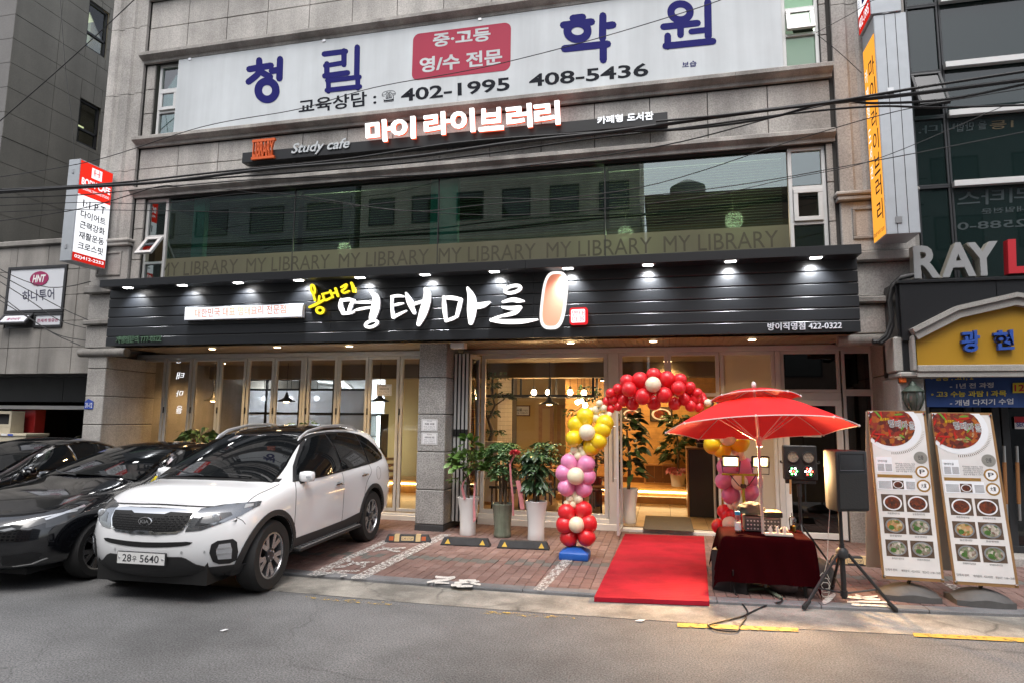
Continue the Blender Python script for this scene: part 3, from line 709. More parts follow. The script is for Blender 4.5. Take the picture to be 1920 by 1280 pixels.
# ------------------------------------------------------------------ shop front at the glass line
GT = 3.075
def leaf(x0, x1, z0, z1, gm='glass_shop', fw=.055, Y=YG, fm='alu', name='folding_door'):
    return window(bld, x0, x1, z0, z1, Y, fw, .06, fm, gm, name)
def gxp(px): return fx(px, 750, YG)
FB = .16     # top of sill
edges = [(259,306),(308,355),(358,407),(408,458),(460,511),(512,566),(574,630),(631,688),(689,747),(749,806)]
for a, b in edges:
    d_ = leaf(gxp(a), gxp(b), FB+.02, 2.985)
    obj('hinge', MB().box(gxp(a)-.012,gxp(a)+.012,YG-.012,YG+.0,1.9,2.02), 'black_plastic', d_)
obj('door_head', MB().box(gxp(252),gxp(870),YG-.03,YG+.1,2.99,GT,.006), 'alu', bld)
obj('door_jamb', MB().box(gxp(570)-.028,gxp(570)+.028,YG-.02,YG+.08,FB,2.99,.004), 'alu', bld)
obj('door_jamb', MB().box(gxp(256)-.09,gxp(256)-.01,YG-.03,YG+.1,FB,2.99,.004), 'alu', bld)
mb = MB(); mb.box(gxp(250),gxp(860),YG-.06,YG+.12,SWZ-.02,FB-.04,.006); mb.box(gxp(250),gxp(860),YG-.02,YG+.1,FB-.039,FB,.006); obj('door_sill', mb, 'alu_white', bld)
# stack of folded doors beside the pillar (standing out from the glass line)
for k in range(4):
    x_ = gxp(874)+k*.068; y0 = YG-.62
    f = MB(); f.box(x_-.022,x_+.022,y0,y0+.05,FB,2.95,.004); f.box(x_-.022,x_+.022,YG-.08,YG-.03,FB,2.95,.004); f.box(x_-.022,x_+.022,y0+.05,YG-.08,FB,FB+.06); f.box(x_-.022,x_+.022,y0+.05,YG-.08,2.89,2.95)
    d_ = obj('folding_door', f, 'alu', bld); obj('pane', MB().box(x_-.004,x_+.004,y0+.05,YG-.08,FB+.06,2.89), 'glass_shop', d_)
    obj('gasket', MB().box(x_+.024,x_+.036,y0-.002,y0+.04,FB,2.95), 'black_plastic', d_)
    obj('latch', MB().box(x_-.02,x_+.034,y0-.02,y0,1.55,1.67,.003), 'black_plastic', d_)
# one leaf half open to the right of the stack
a = Vector((gxp(897),YG-.50,0)); b = Vector((gxp(901)+.04,YG-.02,0)); dv = b-a
mb = MB()
# big fixed window
BX0, BX1 = gxp(902), gxp(1140)
window(bld, BX0, BX1, FB+.06, 2.985, YG, .07, .08, 'alu', 'glass_shop', 'window')
obj('door_sill', MB().box(BX0-.02,gxp(1160),YG-.06,YG+.12,SWZ-.02,FB-.02,.006).box(BX0-.02,gxp(1160),YG-.03,YG+.1,FB-.019,FB+.058,.006), 'alu_white', bld)
obj('door_jamb', MB().box(gxp(1141),gxp(1161),YG-.04,YG+.1,SWZ,2.985,.006), 'alu', bld)
TRZ = fz(1250,742,YG)
EX0, EX1 = gxp(1161), gxp(1350)
window(bld, EX0, gxp(1253), TRZ, 2.985, YG, .055, .08, 'alu', 'glass_shop', 'transom_window')
window(bld, gxp(1253)+.001, EX1, TRZ, 2.985, YG, .055, .08, 'alu', 'glass_shop', 'transom_window')
obj('door_head', MB().box(gxp(870),3.18,YG-.03,YG+.1,2.987,GT,.006), 'alu', bld)
obj('door_sill', MB().box(EX0-.02,EX1+.02,YG-.08,YG+.14,SWZ-.02,SWZ+.045,.006), 'alu_white', bld)
# open entrance leaf at the left jamb, swung outwards
def swung(x0, y0, x1, y1, z0, z1, name, gm='glass_shop', fw=.055):
    a, b = Vector((x0,y0,0)), Vector((x1,y1,0)); u = (b-a).normalized(); n_ = Vector((-u.y,u.x,0)); Lh = (b-a).length
    M_ = Matrix(((u.x,n_.x,0,x0),(u.y,n_.y,0,y0),(0,0,1,0),(0,0,0,1)))
    f = frame_mb(MB(), 0,Lh,z0,z1,-.02,fw,.04); f.v = [tuple(M_@Vector(v)) for v in f.v]; d_ = obj(name, f, 'alu', bld)
    g_ = MB().quad((fw*.7,0,z0+fw*.7),(Lh-fw*.7,0,z0+fw*.7),(Lh-fw*.7,0,z1-fw*.7),(fw*.7,0,z1-fw*.7)); g_.v = [tuple(M_@Vector(v)) for v in g_.v]; obj('pane', g_, gm, d_, fixn=False)
    h = MB()
    for zz_ in (.95,1.75): h.tube([M_@Vector((Lh-.07,-.03,zz_)),M_@Vector((Lh-.07,-.075,zz_))], .01)
    h.tube([M_@Vector((Lh-.07,-.075,.9)),M_@Vector((Lh-.07,-.075,1.8))], .013); obj('handle', h, 'steel', d_)
swung(EX0+.03, YG-.03, EX0+.02, YG-.86, SWZ+.06, TRZ-.02, 'entrance_door')
swung(EX1-.03, YG+.10, EX1-.06, YG+.88, SWZ+.06, TRZ-.02, 'entrance_door')
swung(gxp(896), YG-.52, gxp(902)-.02, YG-.06, FB, 2.95, 'folding_door')
# right of the entrance: frosted bay, then dark bays
window(bld, gxp(1352), gxp(1455), TRZ, 2.985, YG, .055, .08, 'alu', 'glass_frost', 'transom_window')
window(bld, gxp(1352), gxp(1455), SWZ+.05, TRZ-.002, YG, .055, .08, 'alu', 'glass_frost', 'window')
obj('door_jamb', MB().box(gxp(1455)+.002,gxp(1466),YG-.03,YG+.1,SWZ,2.985,.006), 'alu', bld)
DK0, DK1, DK2, DK3 = gxp(1466), gxp(1574), gxp(1581), gxp(1641)
window(bld, DK0+.002, DK1+.03, fz(1520,735,YG), 2.985, YG, .05, .08, 'alu', 'glass_dark', 'transom_window')
window(bld, DK2, DK3, fz(1600,735,YG), 2.985, YG, .05, .08, 'alu', 'glass_dark', 'transom_window')
window(bld, DK0+.002, DK1+.03, SWZ+.02, fz(1520,735,YG)-.12, YG-.01, .09, .08, 'alu_white', 'glass_dark', 'side_door')
obj('door_head', MB().box(DK0,DK1+.03,YG-.005,YG+.07,fz(1520,735,YG)-.118,fz(1520,735,YG)-.002,.004), 'alu', bld)
window(bld, DK2, DK3, .50, fz(1600,735,YG)-.002, YG, .05, .08, 'alu', 'glass_dark', 'window')
obj('stall_riser', MB().box(DK2,DK3+.1,YG-.05,YG+.1,SWZ-.02,.498,.008), 'granite', bld)
obj('closed_room', MB().box(DK0,3.2,YG+.4,YG+.5,0,3.05).box(DK0-.06,DK0-.02,YG+.1,YG+.5,0,3.05), 'void_dark', bld)
jb = thing('junction_box', 'small white box under the canopy at the top right of the pillar', 'box', PY(858,647,YF-.04)); a, b = PY(846,653,YF-.05), PY(872,642,YF-.05); obj('case', MB().box(a.x,b.x,YF-.10,YF+.06,a.z,b.z,.008), 'alu_white', jb); obj('lid', MB().box(a.x+.02,b.x-.02,YF-.106,YF-.1005,a.z+.015,b.z-.015), 'white_plain', jb)
# ================================================================== signs on the main building
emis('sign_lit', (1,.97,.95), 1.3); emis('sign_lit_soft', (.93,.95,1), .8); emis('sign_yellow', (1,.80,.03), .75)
emis('lightbox_white', (.95,.96,1), .62); emis('lightbox_red', (.90,.035,.02), .55); emis('lightbox_orange', (1,.40,.05), .62)
emis('lightbox_redband', (.80,.03,.02), .42); emis('halo_red', (1,.12,.04), .6); emis('seal_red', (.9,.03,.04), .5)
pbr('letter_side', (.55,.56,.60), .45); pbr('letter_side_yellow', (.45,.30,.02), .5); pbr('box_side', (.42,.45,.48), .5, .2, noise=(6,.06))
pbr('print_orange', (.75,.22,.10), .6); pbr('orange_plate', (.62,.10,.015), .5); pbr('green_metal', (.12,.20,.13), .35, .6)
pbr('plaque_salmon', (.80,.30,.20), .5, emit=((1,.33,.18,1),.2)); emis('plaque_rim', (1,.93,.9), .7)
YS = YF-.06
# --- big academy sign
sg = thing('academy_sign', 'wide white panel sign with large blue Korean letters between narrow windows', 'sign', (-3.6,YS,7.24))
sx0, sx1 = -9.16, 1.90
px_seams = [sx0, fx(860,100,YS), sx1]
for a, b in zip(px_seams, px_seams[1:]): obj('panel', MB().box(a+.0008,b-.0008,YS,YF+.02,7.245,8.785,.003), 'sign_white', sg)
def ptext(name, parent, body, quad, Y, mat, bold=.02, depth=0., off=.003, **k):
    mb = MB(); px_text(mb, body, quad, Y, bold, depth, off, **k); return obj(name, mb, mat, parent, fixn=bool(depth))
def zs_(pts, ox, w): return [[(ox+x/2.977, y/2.977, w) for x,y in st] for st in pts]
BIG = [zs_([[(1447,338),(1447,372)],[(1392,388),(1512,368)],[(1462,380),(1435,420),(1388,458)],[(1448,398),(1508,432)],[(1564,332),(1560,440)],[(1518,398),(1555,392)]],0,10.5)+[ring_pts(501,170,16.5,17,12.5,0,18)],
 [[(608,102,10.5),(648,97,10.5)],[(645,96,10.5),(645,122,10)],[(610,124,9),(645,118,9)],[(613,120,10),(613,144,10.5)],[(609,143,10.5),(652,137,10)],[(670,89,10.5),(669,143,10.5)],[(614,152,9),(674,145,9)],[(616,150,9),(616,172,9)],[(671,145,9),(671,166,9)],[(613,170,9),(675,163,9)]],
 zs_([[(1293,104),(1347,98)],[(1240,142),(1397,124)],[(1460,90),(1458,215)],[(1485,146),(1516,141)],[(1246,274),(1486,248)],[(1462,250),(1462,336)]],640,12)+[ring_pts(1083,59,19,15,13,0,18)],
 [ring_pts(1276,23,18,15,12,0,18),[(1244,51,11),(1308,44,11)],[(1276,46,11),(1276,66,11)],[(1296,60,9.5),(1322,57,9.5)],[(1327,5,12),(1328,69,12)],[(1252,68,11),(1252,88,11)],[(1248,87,11),(1337,78,11)]]]
for n_, st_ in enumerate(BIG):
    mb = MB()
    for i, st in enumerate(st_): ribbon(mb, [(x,y,w_*(1.0 if n_ == 1 else 1.15)) for x,y,w_ in st], lambda q: PY(q.x,q.y,YS)+Vector((0,-.002,0)), (0,.0015,0), .0006*i)
    obj('letter', mb, 'sign_blue', sg, fixn=False)
# crimson tile with rounded corners
def rrect(px, r, Y, off, seg=5):
    """rounded rectangle from three pixel corners bl, br, tl"""
    a, b, c = [PY(p[0],p[1],Y) for p in px]; U, V = b-a, c-a; lu, lv = U.length, V.length; U.normalize(); V.normalize(); out = []
    for (cx, cy, s0) in ((lu-r,r,-90),(lu-r,lv-r,0),(r,lv-r,90),(r,r,180)):
        for k in range(seg+1):
            t = R(s0+90*k/seg); out.append(a+U*(cx+r*math.cos(t))+V*(cy+r*math.sin(t))+Vector((0,-off,0)))
    return out
mb = MB(); mb.prism(rrect([(772,152),(957,132),(775,65)], .12, YS, .004), (0,.003,0)); obj('crimson_tile', mb, 'sign_crimson', sg)
ptext('lettering', sg, '중·고등', [(812,90),(920,77),(812,65)], YS, 'sign_white', .03, off=.0065)
ptext('lettering', sg, '영/수 전문', [(787,138),(942,121),(787,109)], YS, 'sign_white', .03, off=.0065)
ptext('lettering', sg, '교육상담 :', [(560,215),(706,197),(560,188)], YS, 'sign_ink', .02)
ptext('telephone_mark', sg, '☎', [(716,193),(742,190),(716,172)], YS, 'sign_ink', .0)
ptext('lettering', sg, '402-1995', [(752,192),(956,170),(752,168)], YS, 'sign_ink', .022)
ptext('lettering', sg, '408-5436', [(992,164),(1216,143),(992,140)], YS, 'sign_ink', .022)
ptext('lettering', sg, '보습', [(1279,128),(1306,125),(1279,117)], YS, 'sign_blue', .012)
for x_ in (-8.9,-6,-3,0,1.7):
    obj('clip', MB().box(x_-.03,x_+.03,YS-.012,YS,8.74,8.785), 'steel', sg)
# --- library bar sign
YB = YF-.22
lb = thing('library_sign', 'long dark bar sign with glowing white letters of the study cafe', 'sign', (-3.7,YB,6.5))
a, b = PY(453,306,YB), PY(1252,231,YB); zt = PY(453,287,YB).z
obj('bar', MB().box(a.x,b.x,YB,YF-.03,a.z,zt,.006), 'fascia_edge', lb)
for x_ in (-6.5,-3.5,-.6): obj('bracket', MB().box(x_-.03,x_+.03,YF-.06,YF+.02,a.z-.04,a.z-.002), 'steel', lb)
# the orange column logo: two bars with the word between
o_ = MB(); q = [PY(474,301,YB-.02), PY(513,297,YB-.02), PY(474,264,YB-.02)]; w_ = q[1].x-q[0].x; h_ = q[2].z-q[0].z
o_.box(q[0].x-.02,q[1].x+.02,YB-.05,YB-.002,q[0].z,q[0].z+h_*.13); o_.box(q[0].x-.02,q[1].x+.02,YB-.05,YB-.002,q[0].z+h_*.87,q[0].z+h_)
text_on(o_, 'LIBRARY', (q[0].x,YB-.004,q[0].z+h_*.13), (w_,0,0), (0,0,h_*.74), .02, .044, (0,-1,0)); obj('orange_logo', o_, 'orange_plate', lb)
ptext('lettering', lb, 'Study cafe', [(547,295),(657,284),(547,271)], YB, 'sign_white', .012, .02, italic=.35)
LET = [('마',[(690,272),(737,267),(688,232)]),('이',[(736,267),(782,262),(735,227)]),('라',[(798,260),(846,254),(797,218)]),('이',[(848,255),(893,250),(846,212)]),('브',[(900,250),(946,246),(900,209)]),('러',[(952,246),(1000,241),(950,203)]),('리',[(1004,241),(1052,236),(1002,198)])]
for ch, q in LET:
    mb = MB(); px_text(mb, ch, q, YB-.04, .028, .03, 0.05); l_ = obj('letter', mb, 'sign_lit', lb, fixn=True)
    mb = MB(); px_text(mb, ch, q, YB-.04, .03, .03, .008); obj('letter_back', mb, 'halo_red', l_, fixn=True)
ptext('lettering', lb, '카페형', [(1120,234),(1168,229),(1120,220)], YB, 'sign_lit_soft', .02, .015)
ptext('lettering', lb, '도서관', [(1176,229),(1225,225),(1176,214)], YB, 'sign_lit_soft', .02, .015)
# --- restaurant channel letters, brush strokes
YL = YA-.07
rs = thing('restaurant_sign', 'row of large glowing white brush-style Korean letters on the dark canopy', 'sign', (-3,YA,3.3))
def Zp(q): return PY(560+q.x/3.43, 490+q.y/3.43, YL)
def brush(parent, strokes, face, side, name='letter', depth=.05, fn=Zp):
    fm, sm = MB(), MB()
    for i, st in enumerate(strokes):
        ribbon(fm, st, fn, (0,.012,0), .0006*i); ribbon(sm, [(x,y,w_) for x,y,w_ in st], lambda q: fn(q)+Vector((0,.0125,0)), (0,depth,0), .0006*i)
    l_ = obj(name, fm, face, parent, fixn=False); obj('letter_return', sm, side, l_, fixn=False); return l_
brush(rs, [[(272,245,14),(268,290,28),(285,335,20)],[(270,252,18),(320,246,22),(352,252,18)],[(350,252,18),(332,290,22),(318,335,16)],[(282,335,20),(325,332,18),(352,326,12)],
  [(355,265,10),(430,264,18),(475,264,12)],[(357,317,8),(400,306,16),(475,294,12)],[(462,200,12),(495,232,42),(492,300,52),(472,365,42)],ring_pts(467,402,40,19,17,-18)], 'sign_lit', 'letter_side')
brush(rs, [[(595,227,14),(640,222,18),(675,226,10)],[(600,228,18),(598,290,16),(607,358,24)],[(598,287,10),(640,276,16),(672,270,8)],[(607,360,20),(650,338,16),(692,318,8)],
  [(690,205,12),(712,260,36),(742,332,20)],[(735,277,20),(810,252,16)],[(815,178,22),(826,230,48),(800,330,50),(770,405,26)]], 'sign_lit', 'letter_side')
brush(rs, [[(932,228,16),(936,300,28),(946,384,18)],[(930,234,18),(990,236,26),(1045,246,20)],[(1042,246,24),(1030,300,26),(1016,354,20)],[(945,384,16),(990,368,20),(1020,352,14)],
  [(1086,172,16),(1110,232,48),(1112,320,58),(1106,396,28)],[(1130,291,38),(1185,281,36),(1226,264,14)]], 'sign_lit', 'letter_side')
brush(rs, [ring_pts(1376,180,52,21,20,-14),[(1312,262,14),(1370,248,26),(1410,252,28),(1448,256,10)],[(1310,296,14),(1370,302,26),(1425,296,22)],[(1426,296,22),(1390,330,26),(1318,350,18)],[(1322,347,14),(1270,363,16),(1236,380,18)],[(1236,378,20),(1320,388,28),(1440,386,28),(1535,374,10)]], 'sign_lit', 'letter_side')
ys_ = thing('yellow_script_sign', 'small yellow brush-style letters at the upper left of the white letters', 'sign', (-6,YA,3.6))
brush(ys_, [ring_pts(90,180,12,28,13,-10),[(92,212,12),(104,252,14)],[(132,225,12),(128,258,12)],[(68,296,14),(110,277,18),(160,250,14)],ring_pts(136,316,22,19,15)], 'sign_yellow', 'letter_side_yellow')
brush(ys_, [[(150,212,12),(205,198,10)],[(154,214,12),(168,250,14),(208,234,12)],[(202,190,14),(218,232,14)],[(216,208,12),(240,200,12)],[(236,176,16),(252,224,16)]], 'sign_yellow', 'letter_side_yellow')
brush(ys_, [[(272,168,12),(306,150,14),(296,176,12),(276,190,12),(290,204,12),(322,192,12)],[(338,140,16),(346,160,18),(352,194,18)]], 'sign_yellow', 'letter_side_yellow')
# plain illuminated plaque at the end of the letters (the figure on it is left blank)
pq = thing('sign_plaque', 'plain tall salmon lit plaque with white rim right of the white letters', 'sign', (0,YA,3.2))
def capsule(grow):
    pts = [(1665,62,0),(1705,75,0),(1712,150,0),(1738,205,0),(1736,280,0),(1712,340,0),(1712,400,0),(1640,442,0),(1600,400,0),(1605,330,0),(1568,270,0),(1590,215,0),(1522,180,0),(1550,108,0),(1630,108,0)]
    cx, cy = 1640, 250; out = []
    P_ = [Vector((x,y)) for x,y,_ in pts]; n_ = len(P_)
    # a plain rounded upright shape
    out = []
    for k in range(36):
        t = 2*math.pi*k/36; rx, ry = 82+grow, 185+grow; ex = .62
        x_ = cx+rx*(abs(math.cos(t))**ex)*(1 if math.cos(t) >= 0 else -1); y_ = cy+ry*(abs(math.sin(t))**ex)*(1 if math.sin(t) >= 0 else -1)
        out.append(Vector((x_-(y_-cy)*.12, y_)))
    return out
mb = MB(); mb.prism([Zp(q) for q in capsule(0)], (0,.06,0)); b_ = obj('rim', mb, 'plaque_rim', pq)
mb = MB(); mb.prism([Zp(q)+Vector((0,-.006,0)) for q in capsule(-18)], (0,.005,0)); obj('face', mb, 'plaque_salmon', pq)
se = thing('seal_sign', 'small red square seal with white Korean characters on the canopy', 'sign', (.6,YA,3.3))
Zs = lambda x,y: (560+x/3.43, 490+y/3.43)
mb = MB(); mb.prism(rrect([Zs(1742,408),Zs(1858,404),Zs(1742,300)], .04, YL, 0), (0,.06,0)); obj('plate', mb, 'seal_red', se)
mb = MB(); mb.prism(rrect([Zs(1752,396),Zs(1842,392),Zs(1752,312)], .02, YL, .005), (0,.004,0)); obj('face', mb, 'sign_lit_soft', se)
for ch, (x_,y_) in (('명',(1758,354)),('태',(1802,352)),('마',(1760,392)),('을',(1804,388))):
    ptext('lettering', se, ch, [Zs(x_,y_),Zs(x_+36,y_-2),Zs(x_,y_-34)], YL, 'seal_red', .0, off=.0075)
# white light box on the left of the canopy
lbx = thing('light_box_sign', 'horizontal white light box with small orange Korean letters on the canopy', 'sign', (-8,YA,3.6))
a, b, c_ = PY(345,601,YA-.1), PY(566,593,YA-.1), PY(345,577,YA-.1)
obj('box', MB().box(a.x,b.x,YA-.1,YA-.002,a.z,c_.z,.005), 'letter_side', lbx)
obj('face', MB().box(a.x+.01,b.x-.01,YA-.104,YA-.1005,a.z+.01,c_.z-.01), emis('lightbox_face', (.95,.94,1), .62), lbx)
ptext('lettering', lbx, '대한민국 대표 명태요리 전문점', [(366,596),(536,588),(366,580)], YA-.106, 'print_orange', .004)
t = thing('phone_letters', 'thin metal letters with telephone number at the right end of the canopy', 'sign', (1.5,YA,3.2))
ptext('lettering', t, '방이직영점 422-0322', [(1439,620),(1578,617),(1439,606)], YA, 'letter_side', .012, .02, off=.0)
t = thing('phone_letters', 'small green tinted letters ending 777-0322 at the left end of the canopy', 'sign', (-9,YA,3.2))
ptext('lettering', t, '가맹점문의 777-0322', [(219,644),(303,641),(219,631)], YA, 'green_metal', .012, .03, off=.0)

# --- projecting sign on the left pilaster (faces right)
XB = fx(213,330,YF-.12); bc = thing('projecting_sign', 'red and white projecting light box with black Korean lines on the left pilaster', 'sign', (XB,YF,4.2))
zt0 = PX(152,298,XB).z; YB0 = PX(148,330,XB).y; YB1 = YF-.12; zb0_ = PX(131,488,XB).z
obj('housing', MB().box(XB-.26,XB-.004,YB0,YB1,zb0_,zt0,.008), 'box_side', bc)
obj('bracket', MB().box(XB-.18,XB-.08,YB1,YF-.05,zb0_+.5,zb0_+.58).box(XB-.18,XB-.08,YB1,YF-.05,zt0-.7,zt0-.62), 'steel', bc)
H_ = zt0-zb0_
def fb(u0, u1, v0, v1, mat, nm, o_=0.0):
    return obj(nm, MB().box(XB-.003,XB+.003+o_,YB0+.02+(YB1-YB0-.04)*u0,YB0+.02+(YB1-YB0-.04)*u1,zb0_+.02+(H_-.04)*v0,zb0_+.02+(H_-.04)*v1), mat, bc)
fb(0,1,.08,.66,'lightbox_white','face'); fb(0,1,.66,1,'lightbox_red','face'); fb(0,1,0,.08,'lightbox_redband','face')
def bt(body, u0, u1, v0, v1, mat, bold=.015, par=bc):
    W_ = YB1-YB0-.04; mb = MB(); text_on(mb, body, (XB+.005,YB0+.02+W_*u0,zb0_+.02+(H_-.04)*v0), (0,W_*(u1-u0),0), (0,0,(H_-.04)*(v1-v0)), bold, 0, (1,0,0)); obj('lettering', mb, mat, par, fixn=False)
bt('BODY CAFE', .06,.96,.765,.835,'lightbox_white',.035); bt('PERSONAL TRAINING STUDIO', .08,.94,.715,.742,'lightbox_white',.01)
fb(.34,.66,.865,.97,'lightbox_white','emblem',.001)
d_ = MB(); W_ = YB1-YB0-.04
for u in (.41,.44,.56,.59): d_.box(XB+.0045,XB+.006,YB0+.02+W_*(u-.008),YB0+.02+W_*(u+.008),zb0_+H_*(.89 if u in (.41,.59) else .88),zb0_+H_*(.945 if u in (.41,.59) else .955))
d_.box(XB+.0045,XB+.0055,YB0+.02+W_*.42,YB0+.02+W_*.58,zb0_+H_*.913,zb0_+H_*.92); obj('barbell_mark', d_, 'lightbox_red', bc)
for body, v in (('1:1 P T',.545),('다이어트',.435),('근력강화',.33),('재활운동',.225),('크로스핏',.12)): bt(body, .12 if 'P' not in body else .16, .9 if 'P' not in body else .86, v, v+.075, 'sign_ink', .02)
bt('02)412-2253', .05,.95,.02,.06,'lightbox_white',.02)
for v in (.12,.86): obj('hinge', MB().box(XB-.16,XB-.12,YB0-.012,YB0+.0,zb0_+H_*v,zb0_+H_*v+.08), 'steel', bc)
# --- projecting orange sign on the right pilaster (faces left)
XY = PY(1637,432,YF-.13).x
og = thing('projecting_sign', 'tall orange projecting light box with vertical black Korean letters at right', 'sign', (XY,YF,4.8))
zb = PX(1662,440,XY).z; yb0 = PX(1662,440,XY).y; zt_ = PX(1608,85,XY).z
yy0 = yb0; yy1 = YF-.13; zsplit = PX(1640,58,XY).z; zt2 = zsplit+2.2
obj('housing', MB().box(XY+.004,XY+.42,yy0,yy1,zb,zsplit+.25,.008), 'box_side', og)
obj('face', MB().box(XY-.003,XY+.003,yy0+.02,yy1-.02,zb+.02,zsplit-.01), 'lightbox_orange', og)
for k in (1,2): obj('seam', MB().box(XY+.004+.138*k-.004,XY+.004+.138*k+.004,yy0-.002,yy0,zb,zsplit+.25), 'black_plastic', og)
for zz_ in (zb+.15,zb+2.0,zb+3.2): obj('hinge', MB().box(XY+.12,XY+.2,yy0-.012,yy0,zz_,zz_+.09), 'steel', og)
obj('bracket', MB().box(XY+.15,XY+.25,yy1,YF-.04,zb+.6,zb+.7).box(XY+.15,XY+.25,yy1,YF-.04,zsplit-.5,zsplit-.4), 'steel', og)
def ot(body, a0, a1, z0, z1, mat, bold=.0, par=og, up=None, x_=-.005):
    mb = MB(); text_on(mb, body, (XY+x_,yy1-.02-(yy1-yy0-.04)*a0,z0), (0,-(yy1-yy0-.04)*(a1-a0),0), (0,0,z1-z0), bold, 0, (-1,0,0)); obj('lettering', mb, mat, par, fixn=False)
Hh = zsplit-zb
for k, ch in enumerate('마이라이브러리'):
    zc = zsplit-.10-Hh*(.055+.115*k+(.03 if k > 1 else 0)); ot(ch, .42,.92, zc-Hh*.105, zc-.02, 'sign_ink', .01)
for k, ch in enumerate('카페형도서관'):
    zc = zsplit-.35-.27*k-(.1 if k > 2 else 0); ot(ch, .08,.30, zc-.2, zc, 'lightbox_white', .01)
ot('study work room', .05,.95, zb+.06, zb+.16, 'sign_ink', .0)
wb = thing('projecting_sign', 'white projecting light box with red number band above the orange sign', 'sign', (XY,YF,8))
obj('housing', MB().box(XY-.03,XY+.36,yy0-.02,yy1,zsplit+.26,zt2,.008), 'box_side', wb)
obj('face', MB().box(XY-.037,XY-.031,yy0,yy1-.02,zsplit+.55,zt2-.02), 'lightbox_white', wb)
obj('face', MB().box(XY-.037,XY-.031,yy0,yy1-.02,zsplit+.10+.17,zsplit+.549), 'lightbox_redband', wb)
ot('402-1995', .05,.97, zsplit+.33, zsplit+.48, 'lightbox_white', .02, wb, x_=-.04); ot('원', .3,.95, zsplit+.62, zsplit+1.15, 'sign_blue', .03, wb, x_=-.04)
ot('보', .06,.22, zsplit+.82, zsplit+.95, 'sign_blue', .01, wb, x_=-.04); ot('습', .06,.22, zsplit+.66, zsplit+.79, 'sign_blue', .01, wb, x_=-.04)
# address plate on the left pier
ap = thing('address_plate', 'small blue house number plate 31-12 on the left stone pier', 'plate', (XL,YF,1.9))
a, b, c_ = PY(158,766,YF-.01), PY(174,766,YF-.01), PY(158,752,YF-.01); pbr('plate_blue', (.03,.07,.36), .4)
top = PY(166,747,YF-.01); mb = MB(); mb.prism([Vector((a.x,YF-.012,a.z)),Vector((b.x,YF-.012,a.z)),Vector((b.x,YF-.012,c_.z)),Vector((top.x,YF-.012,top.z)),Vector((a.x,YF-.012,c_.z))], (0,.01,0)); obj('plate', mb, 'plate_blue', ap)
mb = MB(); text_on(mb, '31-12', (a.x+.02,YF-.0135,a.z+.03), (b.x-a.x-.04,0,0), (0,0,.09), .02, 0, (0,-1,0)); obj('lettering', mb, 'white_plain', ap, fixn=False)
# notices
def notice(px, Y, label, body, par_z=0, name='paper_notice'):
    a, b, c_ = PY(*px[0],Y), PY(*px[1],Y), PY(*px[2],Y); t = thing(name, label, 'notice', (a.x,Y,a.z))
    obj('sheet', MB().box(a.x,b.x,Y-.003,Y-.001,a.z,c_.z), 'paper', t); mb = MB(); w_ = b.x-a.x; h_ = c_.z-a.z
    text_on(mb, body, (a.x+w_*.2,Y-.0038,a.z+h_*.52), (w_*.6,0,0), (0,0,h_*.16), .03, 0, (0,-1,0))
    text_on(mb, '명태마을', (a.x+w_*.35,Y-.0038,a.z+h_*.80), (w_*.3,0,0), (0,0,h_*.09), .0, 0, (0,-1,0))
    for k in range(3): text_on(mb, ['홀서빙 · 시간협의 가능','시급 협의 후 결정합니다','문의 422-0322'][k], (a.x+w_*.15,Y-.0038,a.z+h_*(.36-.13*k)), (w_*.7,0,0), (0,0,h_*.08), .0, 0, (0,-1,0))
    obj('lettering', mb, 'ink', t, fixn=False)
    fr_ = MB(); frame_mb(fr_, a.x+.012,b.x-.012,a.z+.012,c_.z-.012,Y-.0037,.004,.0006,0); obj('border', fr_, 'ink_grey', t)
notice(((790,807),(820,807),(790,785)), YF-.026, 'upper white job notice taped to the stone pillar', '직원 모집')
notice(((790,832),(820,832),(790,810)), YF-.026, 'lower white job notice taped to the stone pillar', '아르바이트 모집')
notice(((706,741),(734,741),(706,720)), YG-.002, 'white job notice on the folding glass doors left of the pillar', '아르바이트 모집')
notice(((1506,818),(1540,818),(1506,797)), YG-.012, 'white notice on the dark door behind the umbrella rim', '문의 안내')

# ================================================================== left neighbours
# annex with the travel agency window
an = thing('annex_building', 'low tan stone building with a travel agency window left of the restaurant', 'building', (-14,YF,0))
YN = YF+.45; AX0, AX1 = -22.0, XL-.0; AZB, AZT = fz(100,700,YN), fz(60,462,YN)
wx0, wx1 = fx(12,560,YN), fx(122,560,YN); wz0, wz1 = fz(60,615,YN), fz(60,500,YN)
obj('backing_wall', MB().box(AX0,AX1,YN+.03,YN+.3,AZB,AZT), 'joint_dark', an)
rows_ = [AZB]+[AZB+(AZT-AZB)*k/5 for k in range(1,6)]; pw = .82
xk = AX1
while xk > AX0:
    for a, b in zip(rows_, rows_[1:]):
        x1_ = xk-.005; x0_ = xk-pw+.005
        if x0_ < wx1 and x1_ > wx0 and a < wz1 and b > wz0:
            # cut round the window opening
            if x0_ < wx0-.02: obj('stone_panel', MB().box(x0_,wx0,YN,YN+.06,a+.005,b-.005,.005), 'annex_stone', an)
            if x1_ > wx1+.02: obj('stone_panel', MB().box(wx1,x1_,YN,YN+.06,a+.005,b-.005,.005), 'annex_stone', an)
            if a < wz0-.02: obj('stone_panel', MB().box(max(x0_,wx0),min(x1_,wx1),YN,YN+.06,a+.005,wz0,.005), 'annex_stone', an)
            if b > wz1+.02: obj('stone_panel', MB().box(max(x0_,wx0),min(x1_,wx1),YN,YN+.06,wz1,b-.005,.005), 'annex_stone', an)
        else: obj('stone_panel', MB().box(x0_,x1_,YN+random.uniform(-.003,.003),YN+.06,a+.005,b-.005,.005), 'annex_stone', an)
    xk -= pw
